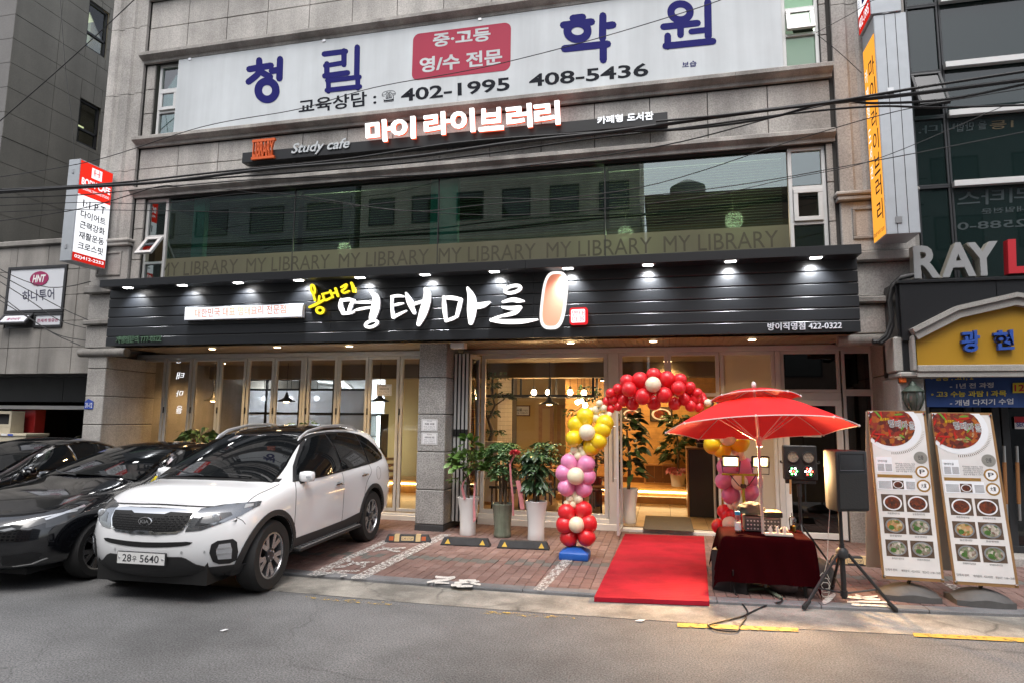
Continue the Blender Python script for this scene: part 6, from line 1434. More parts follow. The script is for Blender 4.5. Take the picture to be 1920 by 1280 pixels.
# ---------------------------------------------------------------- white SUV
suv = thing('white_car', 'white SUV parked nose to the road in front of the restaurant', 'car', (0,0,0), None, False)
S_ = [
 [(2.06,.24,.22),(2.20,.30,.30),(2.27,.31,.48),(2.275,.31,.66),(2.25,.31,.84),(2.20,.31,.95),(2.12,.29,.995),(2.07,.24,1.01),(2.05,.14,1.015)],
 [(1.98,.58,.22),(2.11,.66,.30),(2.18,.68,.48),(2.185,.69,.66),(2.15,.68,.84),(2.09,.66,.955),(2.01,.58,1.01),(1.97,.42,1.035),(1.96,.2,1.04)],
 [(1.84,.70,.22),(1.90,.84,.30),(1.94,.885,.48),(1.94,.89,.68),(1.90,.875,.86),(1.86,.82,.97),(1.82,.68,1.045),(1.80,.47,1.07),(1.80,.2,1.08)],
 [(1.60,.74,.24),(1.60,.90,.31),(1.60,.935,.50),(1.60,.94,.72),(1.60,.925,.89),(1.60,.86,1.005),(1.58,.70,1.08),(1.57,.47,1.105),(1.57,.2,1.115)],
 [(1.25,.76,.25),(1.25,.915,.31),(1.25,.94,.50),(1.25,.945,.74),(1.25,.93,.93),(1.25,.87,1.02),(1.27,.72,1.085),(1.30,.48,1.11),(1.32,.2,1.12)],
 [(.98,.76,.25),(.98,.915,.31),(.98,.938,.50),(.98,.944,.75),(.98,.932,.96),(.98,.885,1.05),(1.04,.77,1.11),(1.12,.50,1.145),(1.16,.2,1.155)],
 [(.60,.76,.25),(.60,.912,.31),(.60,.930,.50),(.60,.942,.75),(.60,.935,.98),(.60,.895,1.075),(.60,.80,1.27),(.62,.60,1.415),(.66,.25,1.43)],
 [(.15,.76,.25),(.15,.912,.31),(.15,.928,.50),(.15,.942,.76),(.15,.935,1.0),(.15,.895,1.09),(.15,.79,1.37),(.17,.60,1.61),(.20,.28,1.66)],
 [(-.4,.76,.25),(-.4,.912,.31),(-.4,.928,.50),(-.4,.942,.77),(-.4,.937,1.02),(-.4,.895,1.105),(-.4,.79,1.40),(-.4,.62,1.655),(-.4,.3,1.715)],
 [(-1.0,.76,.25),(-1.0,.912,.31),(-1.0,.935,.50),(-1.0,.946,.78),(-1.0,.940,1.04),(-1.0,.893,1.125),(-1.0,.785,1.41),(-1.0,.62,1.655),(-1.0,.3,1.715)],
 [(-1.5,.76,.25),(-1.5,.915,.31),(-1.5,.940,.50),(-1.5,.946,.78),(-1.5,.938,1.05),(-1.5,.885,1.14),(-1.5,.775,1.40),(-1.5,.61,1.635),(-1.5,.3,1.695)],
 [(-2.0,.74,.26),(-2.0,.89,.33),(-2.0,.92,.52),(-2.0,.925,.80),(-2.0,.915,1.06),(-2.0,.85,1.16),(-1.98,.735,1.39),(-1.97,.58,1.59),(-1.96,.28,1.65)],
 [(-2.24,.70,.30),(-2.27,.80,.38),(-2.30,.84,.55),(-2.30,.845,.82),(-2.28,.83,1.06),(-2.24,.77,1.17),(-2.20,.64,1.37),(-2.15,.50,1.54),(-2.13,.25,1.60)],
 [(-2.28,.36,.30),(-2.36,.42,.38),(-2.395,.44,.55),(-2.395,.44,.82),(-2.37,.43,1.06),(-2.32,.40,1.18),(-2.26,.33,1.37),(-2.21,.26,1.53),(-2.19,.13,1.585)],
]
for i_, dx_ in ((0,.12),(1,.15),(2,.15),(3,.04)): S_[i_] = [(x-dx_,y,z-((.03,.05,.065,.065,.065)[j_-4] if j_ > 3 else 0)*(1,1,.6,.2)[i_]) for j_,(x,y,z) in enumerate(S_[i_])]
body = car_body(S_, 'body'); body.data.materials.append(MATS['car_white'])
AX, WR = 1.35, .37
bv = bake(body, 3, [(AX,WR,.415,.55,1.2),(-AX,WR,.415,.55,1.2)]); setp(body, suv)
obj('underbody', MB().box(-2.1,2.0,-.62,.62,.20,.55), 'car_gap', suv)
for sx in (AX,-AX):
    for s in (1,-1): wheel(suv, sx, s*.815, WR, .235, 5, .235)
LSIDE = (1,-1)
# windscreen, seen from the front: outline in (y, z)
ws = smooth2([(-.60,1.10),(-.3,1.125),(0,1.13),(.3,1.125),(.60,1.10)],4)
ws = [(-.74,1.11),(-.5,1.145),(-.25,1.16),(0,1.165),(.25,1.16),(.5,1.145),(.74,1.11),(.70,1.27),(.645,1.42),(.585,1.575),(.45,1.60),(.25,1.615),(0,1.62),(-.25,1.615),(-.45,1.60),(-.585,1.575),(-.645,1.42),(-.70,1.27)]
decal(suv, 'windscreen', ws, 'x', bv, 'car_glass', .004, .04, fit=True)
# black glass roof, from above
rf = [(.14,-.52),(.20,-.3),(.22,0),(.20,.3),(.14,.52),(-.3,.55),(-1.2,.55),(-1.35,.4),(-1.38,0),(-1.35,-.4),(-1.2,-.55),(-.3,-.55)]
decal(suv, 'glass_roof', rf, 'z', bv, 'black_gloss', .004, .08)
cw = [(1.27,-.2),(1.27,.2),(1.23,.5),(1.13,.70),(1.03,.78),(.95,.77),(1.06,.68),(1.13,.5),(1.17,.2),(1.17,-.2),(1.13,-.5),(1.06,-.68),(.95,-.77),(1.03,-.78),(1.13,-.70),(1.23,-.5)]
decal(suv, 'cowl', cw, 'z', bv, 'car_gap', .003, .06)
# side glass and lines
for s in LSIDE:
    w1 = [(.80,1.115),(.66,1.24),(.50,1.35),(.30,1.47),(.12,1.55),(-.10,1.585),(-.30,1.595),(-.30,1.125),(.2,1.105)]
    w2 = [(-.37,1.127),(-.37,1.597),(-.7,1.60),(-1.05,1.59),(-1.20,1.575),(-1.20,1.155),(-.8,1.14)]
    w3 = [(-1.25,1.157),(-1.25,1.57),(-1.45,1.53),(-1.62,1.46),(-1.78,1.36),(-1.90,1.235),(-1.84,1.19),(-1.5,1.165)]
    trim = [(.86,1.09),(.68,1.255),(.50,1.375),(.30,1.495),(.12,1.575),(-.10,1.61),(-.5,1.625),(-1.05,1.615),(-1.45,1.555),(-1.64,1.48),(-1.82,1.37),(-1.95,1.235),(-1.87,1.17),(-1.5,1.14),(-.8,1.115),(.2,1.085)]
    decal(suv, 'window_surround', trim, 'y', bv, 'black_plastic', .003, .06, s)
    for nm, w_ in (('front_side_window',w1),('rear_side_window',w2),('quarter_window',w3)): decal(suv, nm, w_, 'y', bv, 'car_glass', .006, .06, s, fit=True)
    for ln in ([(.92,.44),(.93,.7),(.90,.95),(.82,1.09)],[(-.335,.40),(-.335,.8),(-.335,1.12)],[(-1.06,.47),(-1.02,.72),(-1.10,.90),(-1.27,1.02),(-1.24,1.15)],[(.92,.44),(-.33,.42),(-1.05,.47)]): decal(suv, 'door_gap', strip2(smooth2(ln,4), .008), 'y', bv, 'car_gap', .0015, .06, s, .006)
    decal(suv, 'fuel_flap_line', strip2([(-1.55+.085*math.cos(t*.3307),.98+.095*math.sin(t*.3307)) for t in range(20)], .004), 'y', bv, 'car_gap', .0015, .05, s, .004)
    # cladding: arches and sills
    def arch(cx, r0, r1, a0, a1, n=26): return [(cx+r1*math.cos(R(a0+(a1-a0)*k/n)), WR+r1*math.sin(R(a0+(a1-a0)*k/n))) for k in range(n+1)]+[(cx+r0*math.cos(R(a1+(a0-a1)*k/n)), WR+r0*math.sin(R(a1+(a0-a1)*k/n))) for k in range(n+1)]
    decal(suv, 'arch_cladding', arch(AX,.417,.475,-12,192), 'y', bv, 'car_cladding', .012, .05, s, .03); decal(suv, 'arch_cladding', arch(-AX,.417,.475,-12,192), 'y', bv, 'car_cladding', .012, .05, s, .03)
    decal(suv, 'sill_cladding', [(.93,.30),(.90,.46),(.3,.455),(-.4,.46),(-.90,.49),(-.92,.30)], 'y', bv, 'car_cladding', .01, .08, s, .03)
    o_ = obj('side_step', MB().box(-.86,.86,s*.86,s*.985,.30,.335,.012), 'black_plastic', suv); obj('step_tread', MB().box(-.82,.82,s*.90,s*.975,.336,.342), 'pad_silver', o_); tr = MB()
    for k in range(20): tr.box(-.8+k*.083,-.8+k*.083+.03,s*.915,s*.955,.3425,.346)
    obj('tread_pads', tr, 'black_plastic', o_)
    # handles
    for hx, hz in ((-.18,.955),(-1.0,1.00)):
        h = bv.ray_cast(Vector((hx,s*3,hz)), Vector((0,-s,0)))[0]; mb = MB(); mb.tube([(hx+.11,h.y+s*.012,hz-.008),(hx+.05,h.y+s*.035,hz),(hx-.05,h.y+s*.036,hz+.004),(hx-.11,h.y+s*.012,hz+.004)], [.011,.015,.015,.011], 8); obj('door_handle', mb, 'chrome', suv, smooth=True)
        decal(suv, 'handle_cup', [(hx+.05*math.cos(k*.5236),hz+.035*math.sin(k*.5236)) for k in range(12)], 'y', bv, 'alloy_silver', .001, .05, s, .004)
    h = bv.ray_cast(Vector((.70,s*3,1.10)), Vector((0,-s,0)))[0]; mirror_part(suv, .70, h.y-s*.02, 1.175, 'car_white', s)
    decal(suv, 'mirror_base', [(.86,1.09),(.74,1.20),(.62,1.24),(.62,1.10)], 'y', bv, 'black_plastic', .012, .06, s)
    # roof rails
    mb = MB(); q = []
    for x_, dz in ((.30,0),(.22,.035),(.05,.062),(-.4,.075),(-.9,.072),(-1.3,.055),(-1.52,.0)):
        hh = bv.ray_cast(Vector((x_,s*.575,3)), Vector((0,0,-1)))[0]; q.append((x_,s*.575,hh.z+dz))
    mb.tube(q, [.012,.02,.021,.021,.021,.02,.012], 8); obj('roof_rail', mb, 'alloy_silver', suv, smooth=True)
    # head lamps: outline from the front wraps to the side, so press it on from a 45 degree view
for s in LSIDE:
    hl = [(.475,0.925),(.62,0.952),(.74,0.960),(.87,0.960),(.885,0.920),(.82,0.850),(.70,0.790),(.56,0.735),(.42,0.725)]
    hl = [(s*a,b) for a,b in hl]
    if s < 0: hl = hl[::-1]
    o_ = decal(suv, 'headlamp', hl, 'x', bv, 'lamp_glass', .006, .04)
    inn = [(s*a,b) for a,b in [(.53,0.860),(.66,0.885),(.74,0.885),(.76,0.860),(.68,0.810),(.57,0.780),(.50,0.780)]]
    if s < 0: inn = inn[::-1]
    decal(o_ if False else suv, 'lamp_housing', inn, 'x', bv, 'lamp_dark', .009, .04)
    h = bv.ray_cast(Vector((4,s*.655,.845)), Vector((-1,0,0)))[0]; mb = MB(); mb.lathe([(.046,-.01),(.046,.012),(.036,.02),(.001,.028)], h+Vector((.004,0,0)), 18, 'x'); obj('projector_lens', mb, 'lamp_clear', suv, smooth=40)
    am = [(s*a,b) for a,b in [(.80,0.945),(.845,0.945),(.855,0.925),(.81,0.910)]]
    if s < 0: am = am[::-1]
    decal(suv, 'turn_lamp', am, 'x', bv, 'pad_silver', .009, .04)
    # fog lamp pods
    fp = [(s*a,b) for a,b in [(.66,.43),(.64,.52),(.655,.60),(.70,.63),(.80,.635),(.825,.60),(.83,.50),(.815,.42),(.77,.395),(.70,.40)]]
    if s < 0: fp = fp[::-1]
    decal(suv, 'fog_surround', fp, 'x', bv, 'black_plastic', .008, .04)
    fl = [(s*a,b) for a,b in [(.70,.45),(.69,.53),(.71,.595),(.785,.60),(.795,.53),(.785,.445)]]
    if s < 0: fl = fl[::-1]
    decal(suv, 'fog_lamp', fl, 'x', bv, 'lamp_clear', .014, .03)
    for zz_ in (.495,.55): q = [(s*.69,zz_),(s*.79,zz_+.004),(s*.79,zz_+.012),(s*.69,zz_+.008)]; decal(suv, 'fog_divider', q if s > 0 else q[::-1], 'x', bv, 'chrome', .018, .05)
    tl = [(s*a,b) for a,b in [(.60,.98),(.62,1.10),(.74,1.14),(.80,1.10),(.80,.98)]]
    decal(suv, 'tail_lamp', tl if s < 0 else tl[::-1], 'x', bv, 'lamp_red', .006, .05, -1)
# grille
go = [(-.46,0.905),(-.3,0.922),(0,0.928),(.3,0.922),(.46,0.905),(.445,0.820),(.40,0.740),(.34,0.708),(.15,0.695),(0,0.692),(-.15,0.695),(-.34,0.708),(-.40,0.740),(-.445,0.820)]
decal(suv, 'grille_frame', go, 'x', bv, 'chrome', .010, .05)
gi = [(-.44,0.888),(-.22,0.895),(-.17,0.878),(.17,0.878),(.22,0.895),(.44,0.888),(.425,0.820),(.385,0.750),(.33,0.725),(.12,0.715),(.09,0.728),(-.09,0.728),(-.12,0.715),(-.33,0.725),(-.385,0.750),(-.425,0.820)]
gr = decal(suv, 'grille', gi, 'x', bv, 'car_gap', .014, .05)
ms = MB()
for row in range(7):
    zz_ = .74+row*.021
    for k in range(17):
        yy = -.40+k*.05+(.025 if row % 2 else 0)
        if abs(yy) > .43-(.895-zz_)*.30 or (abs(yy) < .19 and zz_ > .865): continue
        h = bv.ray_cast(Vector((4,yy,zz_)), Vector((-1,0,0)))[0]; ms.box(h.x+.010,h.x+.019,yy-.018,yy+.018,zz_-.0035,zz_+.0035)
obj('mesh_bars', ms, 'rim_dark', gr)
h = bv.ray_cast(Vector((4,0,.815)), Vector((-1,0,0)))[0]
em = obj('emblem', MB().lathe([(.001,0),(.075,0),(.078,.006),(.074,.012),(.001,.012)], (h.x+.013,0,0), 28, 'x'), 'chrome', suv, smooth=40); em.data.transform(Matrix.Translation((0,0,.815))@Matrix.Diagonal((1,1,.56,1)))
mb = MB(); mb.lathe([(.001,0),(.066,0),(.001,.001)], (h.x+.0262,0,0), 28, 'x'); ei = obj('emblem_field', mb, 'car_gap', em); ei.data.transform(Matrix.Translation((0,0,.815))@Matrix.Diagonal((1,1,.53,1)))
mb = MB(); text_on(mb, 'KIA', (h.x+.0285,-.048,.798), (0,.096,0), (0,0,.034), .02, 0, (1,0,0)); obj('emblem_lettering', mb, 'chrome', em, fixn=False)
lip = [(-.16,0.702),(-.10,0.716),(.10,0.716),(.16,0.702),(.14,0.694),(.08,0.706),(-.08,0.706),(-.14,0.694)]
decal(suv, 'grille_lip', lip, 'x', bv, 'chrome', .018, .06)
li = smooth2([(-.50,.625),(-.44,.595),(-.2,.575),(0,.57),(.2,.575),(.44,.595),(.50,.625)],3); li = li+[(.44,.632),(.2,.622),(0,.618),(-.2,.622),(-.44,.632)]
decal(suv, 'lower_intake', li, 'x', bv, 'car_gap', .004, .05)
bp = [(-.84,.265),(-.87,.36),(-.80,.375),(-.62,.375),(-.52,.41),(-.44,.47),(-.40,.485),(.40,.485),(.44,.47),(.52,.41),(.62,.375),(.80,.375),(.87,.36),(.84,.265),(.5,.25),(0,.245),(-.5,.25)]
decal(suv, 'bumper_skirt', bp, 'x', bv, 'car_cladding', .010, .06)
for s in LSIDE: decal(suv, 'bumper_corner', [(1.97,.25),(1.97,.36),(1.79,.37),(1.74,.25)], 'y', bv, 'car_cladding', .011, .05, s)
# bonnet edge and panel lines
decal(suv, 'bonnet_gap', strip2(smooth2([(-.86,0.960),(-.6,0.940),(-.3,0.945),(0,0.950),(.3,0.945),(.6,0.940),(.86,0.960)],4), .009), 'x', bv, 'car_gap', .0015, .05, 1, .006)
for s in LSIDE: decal(suv, 'bonnet_gap', strip2([(1.90,s*.80),(1.6,s*.80),(1.3,s*.80),(1.06,s*.80)], .007), 'z', bv, 'car_gap', .0015, .06, 1, .006)
for s in LSIDE: decal(suv, 'bumper_gap', strip2([(1.93,.90),(1.86,.86),(1.79,.80),(1.77,.76)], .006), 'y', bv, 'car_gap', .0015, .06, s, .005)
# plate
h = bv.ray_cast(Vector((4,0,.45)), Vector((-1,0,0)))[0]; pxx = h.x+.02
t = obj('number_plate', MB().box(pxx-.01,pxx+.008,-.275,.275,.40,.525,.006), 'black_plastic', suv); obj('plate_face', MB().box(pxx+.0085,pxx+.012,-.262,.262,.41,.517), 'plate_white_metal', t)
mb = MB(); text_on(mb, '28', (pxx+.0135,-.205,.428), (0,.10,0), (0,0,.072), .01, 0, (1,0,0)); text_on(mb, '우', (pxx+.0135,-.095,.428), (0,.05,0), (0,0,.058), .01, 0, (1,0,0)); text_on(mb, '5640', (pxx+.0135,-.01,.428), (0,.21,0), (0,0,.072), .01, 0, (1,0,0)); obj('plate_lettering', mb, 'ink', t, fixn=False)
for yy in (-.24,.24): obj('plate_screw', MB().lathe([(.011,0),(.008,.006),(.001,.007)], (pxx+.0125,yy,.465), 10, 'x'), 'chrome', t)
# wipers
for y0, y1 in ((.50,-.10),(-.05,-.62)):
    q = []
    for k in range(6):
        yy = y0+(y1-y0)*k/5; hh = bv.ray_cast(Vector((4,yy,1.15+.045*k/5+.01)), Vector((-1,0,0)))[0]; q.append(hh+Vector((.03,0,.01)))
    mb = MB(); mb.tube(q, .009, 6); obj('wiper', mb, 'black_plastic', suv, smooth=True)
# parking sticker and quarter window label
hh = bv.ray_cast(Vector((4,.55,1.24)), Vector((-1,0,0)))[0]
decal(suv, 'window_label', [(-1.55,1.27),(-1.51,1.27),(-1.51,1.35),(-1.55,1.35)], 'y', bv, 'paper', .009, .06, 1)
decal(suv, 'screen_sticker', [(.54,1.225),(.60,1.225),(.58,1.245),(.54,1.245)], 'x', bv, 'lamp_clear', .007, .06)
for yy in (-.60,-.33,.40,.60): h = bv.ray_cast(Vector((4,yy,.53)), Vector((-1,0,0)))[0]; obj('parking_sensor', MB().lathe([(.014,-.002),(.014,.002),(.001,.003)], h, 12, 'x'), 'alloy_silver', suv)
# place: front left wheel and rear left wheel contact points measured on the ground
FWp, RWp = PZ(506,1103,0), PZ(685,1016,SWZ*.7)
fwd_ = (FWp-RWp); fwd_.z = 0; ang_ = math.atan2(fwd_.y, fwd_.x); mid_ = (FWp+RWp)/2
left_ = Vector((-math.sin(ang_), math.cos(ang_), 0)); cpos = mid_-left_*.87
suv.location = (cpos.x, cpos.y, .018); suv.rotation_euler = (0,0,ang_)
suv.rotation_euler = (0, math.atan2(.03,2.7), ang_)

# ---------------------------------------------------------------- black sedan
sed = thing('black_sedan', 'black sedan with alloy wheels parked beside the white car', 'car', (0,0,0), None, False)
D_ = [
 [(2.16,.24,.20),(2.30,.30,.28),(2.37,.31,.42),(2.375,.31,.56),(2.34,.31,.68),(2.28,.30,.75),(2.18,.28,.785),(2.12,.22,.795),(2.10,.12,.80)],
 [(2.05,.58,.20),(2.17,.66,.28),(2.23,.68,.42),(2.23,.69,.56),(2.19,.68,.69),(2.12,.65,.77),(2.02,.56,.82),(1.98,.4,.835),(1.97,.18,.84)],
 [(1.90,.70,.20),(1.95,.82,.28),(1.98,.86,.42),(1.97,.87,.58),(1.92,.85,.73),(1.87,.80,.82),(1.80,.66,.875),(1.78,.45,.89),(1.78,.2,.90)],
 [(1.5,.74,.20),(1.5,.88,.27),(1.5,.915,.42),(1.5,.92,.62),(1.5,.895,.79),(1.5,.83,.885),(1.5,.68,.945),(1.5,.46,.965),(1.5,.2,.975)],
 [(1.05,.74,.20),(1.05,.885,.27),(1.05,.915,.42),(1.05,.92,.64),(1.05,.905,.83),(1.05,.85,.925),(1.05,.70,.99),(1.07,.47,1.015),(1.08,.2,1.025)],
 [(.75,.74,.20),(.75,.885,.27),(.75,.91,.42),(.75,.918,.66),(.75,.905,.85),(.75,.86,.945),(.76,.76,1.03),(.80,.50,1.075),(.83,.2,1.085)],
 [(.30,.74,.20),(.30,.88,.27),(.30,.905,.42),(.30,.915,.67),(.30,.905,.88),(.30,.86,.965),(.30,.76,1.14),(.32,.58,1.26),(.36,.25,1.275)],
 [(-.20,.74,.20),(-.20,.88,.27),(-.20,.905,.42),(-.20,.915,.68),(-.20,.905,.90),(-.20,.86,.98),(-.20,.745,1.21),(-.20,.55,1.395),(-.18,.26,1.43)],
 [(-.70,.74,.20),(-.70,.88,.27),(-.70,.905,.42),(-.70,.915,.69),(-.70,.905,.91),(-.70,.86,.995),(-.70,.74,1.22),(-.70,.56,1.42),(-.70,.28,1.46)],
 [(-1.2,.74,.20),(-1.2,.88,.27),(-1.2,.91,.42),(-1.2,.92,.70),(-1.2,.905,.93),(-1.2,.85,1.01),(-1.2,.72,1.20),(-1.2,.54,1.36),(-1.2,.27,1.40)],
 [(-1.7,.74,.20),(-1.7,.88,.27),(-1.7,.915,.44),(-1.7,.92,.72),(-1.7,.895,.95),(-1.7,.82,1.03),(-1.7,.68,1.12),(-1.7,.5,1.185),(-1.7,.25,1.20)],
 [(-2.2,.72,.24),(-2.2,.85,.31),(-2.2,.88,.48),(-2.2,.875,.75),(-2.2,.85,.95),(-2.18,.76,1.04),(-2.18,.6,1.065),(-2.18,.42,1.075),(-2.18,.2,1.08)],
 [(-2.42,.66,.28),(-2.46,.76,.36),(-2.48,.79,.52),(-2.48,.78,.76),(-2.45,.76,.94),(-2.42,.68,1.02),(-2.38,.54,1.045),(-2.36,.38,1.055),(-2.36,.18,1.06)],
 [(-2.46,.34,.28),(-2.53,.40,.36),(-2.56,.42,.52),(-2.56,.41,.76),(-2.53,.40,.94),(-2.48,.36,1.02),(-2.43,.28,1.04),(-2.41,.2,1.05),(-2.41,.1,1.05)],
]
sb = car_body(D_, 'body'); sb.data.materials.append(MATS['car_black']); AXS, WRS = 1.415, .335
bs_ = bake(sb, 3, [(AXS,WRS,.375,.55,1.2),(-AXS,WRS,.375,.55,1.2)]); setp(sb, sed)
obj('underbody', MB().box(-2.2,2.05,-.6,.6,.17,.5), 'car_gap', sed)
for sx in (AXS,-AXS):
    for s in (1,-1): wheel(sed, sx, s*.785, WRS, .225, 5, .232)
ws = [(-.74,1.03),(-.5,1.065),(-.25,1.085),(0,1.09),(.25,1.085),(.5,1.065),(.74,1.03),(.68,1.14),(.60,1.27),(.53,1.355),(.4,1.385),(.2,1.40),(0,1.405),(-.2,1.40),(-.4,1.385),(-.53,1.355),(-.60,1.27),(-.68,1.14)]
decal(sed, 'windscreen', ws, 'x', bs_, 'car_glass', .004, .04, fit=True)
for s in LSIDE:
    tr_ = [(.66,.985),(.5,1.06),(.25,1.19),(0,1.29),(-.2,1.345),(-.6,1.375),(-1.0,1.345),(-1.35,1.25),(-1.62,1.13),(-1.55,1.045),(-1.0,1.025),(0,.995)]
    decal(sed, 'window_trim', tr_, 'y', bs_, 'chrome', .003, .06, s)
    decal(sed, 'front_side_window', [(.58,.995),(.46,1.06),(.25,1.165),(0,1.265),(-.2,1.32),(-.33,1.335),(-.33,1.01)], 'y', bs_, 'car_glass', .006, .06, s, fit=True)
    decal(sed, 'rear_side_window', [(-.38,1.012),(-.38,1.338),(-.6,1.35),(-.98,1.322),(-1.32,1.23),(-1.52,1.13),(-1.49,1.06),(-1.0,1.035)], 'y', bs_, 'car_glass', .006, .06, s, fit=True)
    for ln in ([(.80,.36),(.82,.6),(.78,.85),(.68,.98)],[(-.355,.34),(-.355,.7),(-.355,1.0)],[(-1.05,.42),(-1.0,.65),(-1.15,.85),(-1.35,.98)]): decal(sed, 'door_gap', strip2(smooth2(ln,4), .008), 'y', bs_, 'car_gap', .0015, .06, s, .006)
    for hx, hz in ((-.20,.87),(-1.05,.90)):
        h = bs_.ray_cast(Vector((hx,s*3,hz)), Vector((0,-s,0)))[0]; mb = MB(); mb.tube([(hx+.10,h.y+s*.01,hz),(hx+.05,h.y+s*.03,hz),(hx-.05,h.y+s*.03,hz),(hx-.10,h.y+s*.01,hz)], .012, 8); obj('door_handle', mb, 'car_black', sed, smooth=True)
    h = bs_.ray_cast(Vector((.55,s*3,.97)), Vector((0,-s,0)))[0]; mirror_part(sed, .52, h.y-s*.02, 1.05, 'car_black', s)
    hl = [(s*a,b) for a,b in [(.36,.665),(.50,.70),(.68,.745),(.83,.79),(.86,.785),(.80,.72),(.70,.675),(.55,.64),(.40,.63)]]
    if s < 0: hl = hl[::-1]
    decal(sed, 'headlamp', hl, 'x', bs_, 'lamp_dark', .006, .04)
    drl = strip2([(s*a,b) for a,b in [(.36,.668),(.50,.702),(.68,.748),(.84,.792)]], .014); decal(sed, 'lamp_strip', drl, 'x', bs_, 'lamp_clear', .010, .04)
    decal(sed, 'headlamp_side', [(2.04,.655),(2.02,.735),(1.66,.83),(1.60,.825),(1.70,.765),(1.86,.69)], 'y', bs_, 'lamp_dark', .006, .04, s); decal(sed, 'lamp_strip', strip2([(2.02,.738),(1.84,.785),(1.62,.832)], .016), 'y', bs_, 'lamp_clear', .010, .04, s)
    il = [(s*a,b) for a,b in [(.46,.655),(.56,.68),(.60,.665),(.52,.645)]]; decal(sed, 'lamp_reflector', il if s > 0 else il[::-1], 'x', bs_, 'lamp_clear', .010, .04)
    fo = [(s*a,b) for a,b in [(.48,.30),(.52,.40),(.74,.43),(.78,.40),(.74,.32),(.62,.28)]]; decal(sed, 'bumper_vent', fo if s > 0 else fo[::-1], 'x', bs_, 'black_plastic', .004, .04)
    ch = strip2([(s*a,b) for a,b in [(.56,.285),(.70,.30),(.79,.345)]], .012); decal(sed, 'vent_trim', ch, 'x', bs_, 'chrome', .008, .04)
decal(sed, 'grille', [(-.33,.70),(0,.715),(.33,.70),(.34,.64),(.30,.56),(-.30,.56),(-.34,.64)], 'x', bs_, 'car_gap', .005, .05)
decal(sed, 'grille_bar', strip2([(-.38,.655),(-.2,.645),(0,.64),(.2,.645),(.38,.655)], .03), 'x', bs_, 'chrome', .010, .05)
decal(sed, 'lower_grille', [(-.46,.50),(0,.51),(.46,.50),(.42,.32),(0,.30),(-.42,.32)], 'x', bs_, 'car_gap', .004, .05)
decal(sed, 'grille_trim', strip2([(-.47,.51),(-.42,.31),(0,.29),(.42,.31),(.47,.51)], .016), 'x', bs_, 'chrome', .008, .05)
decal(sed, 'bonnet_gap', strip2(smooth2([(-.80,.83),(-.5,.80),(-.25,.785),(0,.78),(.25,.785),(.5,.80),(.80,.83)],4), .008), 'x', bs_, 'car_gap', .0015, .05, 1, .006)
for s in LSIDE: decal(sed, 'bonnet_gap', strip2([(1.88,s*.74),(1.5,s*.77),(1.1,s*.79),(.80,s*.80)], .007), 'z', bs_, 'car_gap', .0015, .06, 1, .006)
for y0, y1 in ((.52,-.08),(-.04,-.60)):
    q = []
    for k in range(6):
        yy = y0+(y1-y0)*k/5; hh = bs_.ray_cast(Vector((4,yy,1.075+.03*k/5)), Vector((-1,0,0)))[0]; q.append(hh+Vector((.03,0,.008)))
    mb = MB(); mb.tube(q, .009, 6); obj('wiper', mb, 'black_plastic', sed, smooth=True)
h = bs_.ray_cast(Vector((-1.1,0,4)), Vector((0,0,-1)))[0]; mb = MB(); mb.prism([Vector((h.x+.09,-.006,h.z-.005)),Vector((h.x-.10,-.006,h.z-.005)),Vector((h.x-.09,-.006,h.z+.06)),Vector((h.x-.03,-.006,h.z+.05))], (0,.012,0)); obj('roof_fin', mb, 'car_black', sed)
wc = PZ(183,1083,0); sang = ang_-R(1.5); sl2 = Vector((-math.sin(sang), math.cos(sang), 0)); sf2 = Vector((math.cos(sang), math.sin(sang), 0))
pos = Vector((wc.x,wc.y,0))-sl2*.88-sf2*AXS; sed.location = (pos.x,pos.y,.018); sed.rotation_euler = (0, math.atan2(.03,2.8), sang)
s2 = dup(sed, Vector((pos.x,pos.y,.018))-sl2*2.75-sf2*.55, 'black sedan at the far left, mostly cut off by the picture edge')
# ================================================================== things on the pavement
pbr('pot_white', (.74,.74,.73), .25, coat=.4, noise=(3,.04)); pbr('pot_green', (.20,.23,.17), .2, coat=.6, noise=(4,.25), streak=(8,.35)); pbr('soil', (.04,.028,.02), .95, bump=(40,.6)); pbr('bark', (.12,.085,.055), .85, noise=(20,.3), bump=(30,.5))
def leaf_mat(name, c1, c2, rough=.42):
    m, nt, out = _new(name); N = nt.nodes.new; L = nt.links.new; b = N('ShaderNodeBsdfPrincipled'); L(b.outputs[0], out.inputs[0]); b.inputs['Roughness'].default_value = rough
    g = N('ShaderNodeNewGeometry'); cr = N('ShaderNodeValToRGB'); cr.color_ramp.elements[0].color = (*c1,1); cr.color_ramp.elements[1].color = (*c2,1); L(g.outputs['Random Per Island'], cr.inputs[0]); L(cr.outputs[0], b.inputs['Base Color'])
    b.inputs['Transmission Weight'].default_value = 0.0
leaf_mat('leaf_bright', (.055,.12,.022), (.12,.21,.045)); leaf_mat('leaf_dark', (.018,.045,.018), (.04,.085,.03), .35); leaf_mat('leaf_mid', (.03,.075,.022), (.07,.13,.04)); leaf_mat('leaf_fern', (.05,.11,.035), (.10,.19,.06))
pbr('ribbon_pink', (.50,.20,.21), .35, noise=(9,.15)); pbr('ribbon_red', (.55,.05,.07), .4, noise=(9,.2)); pbr('tissue_pink', (.72,.30,.33), .7, noise=(14,.25))
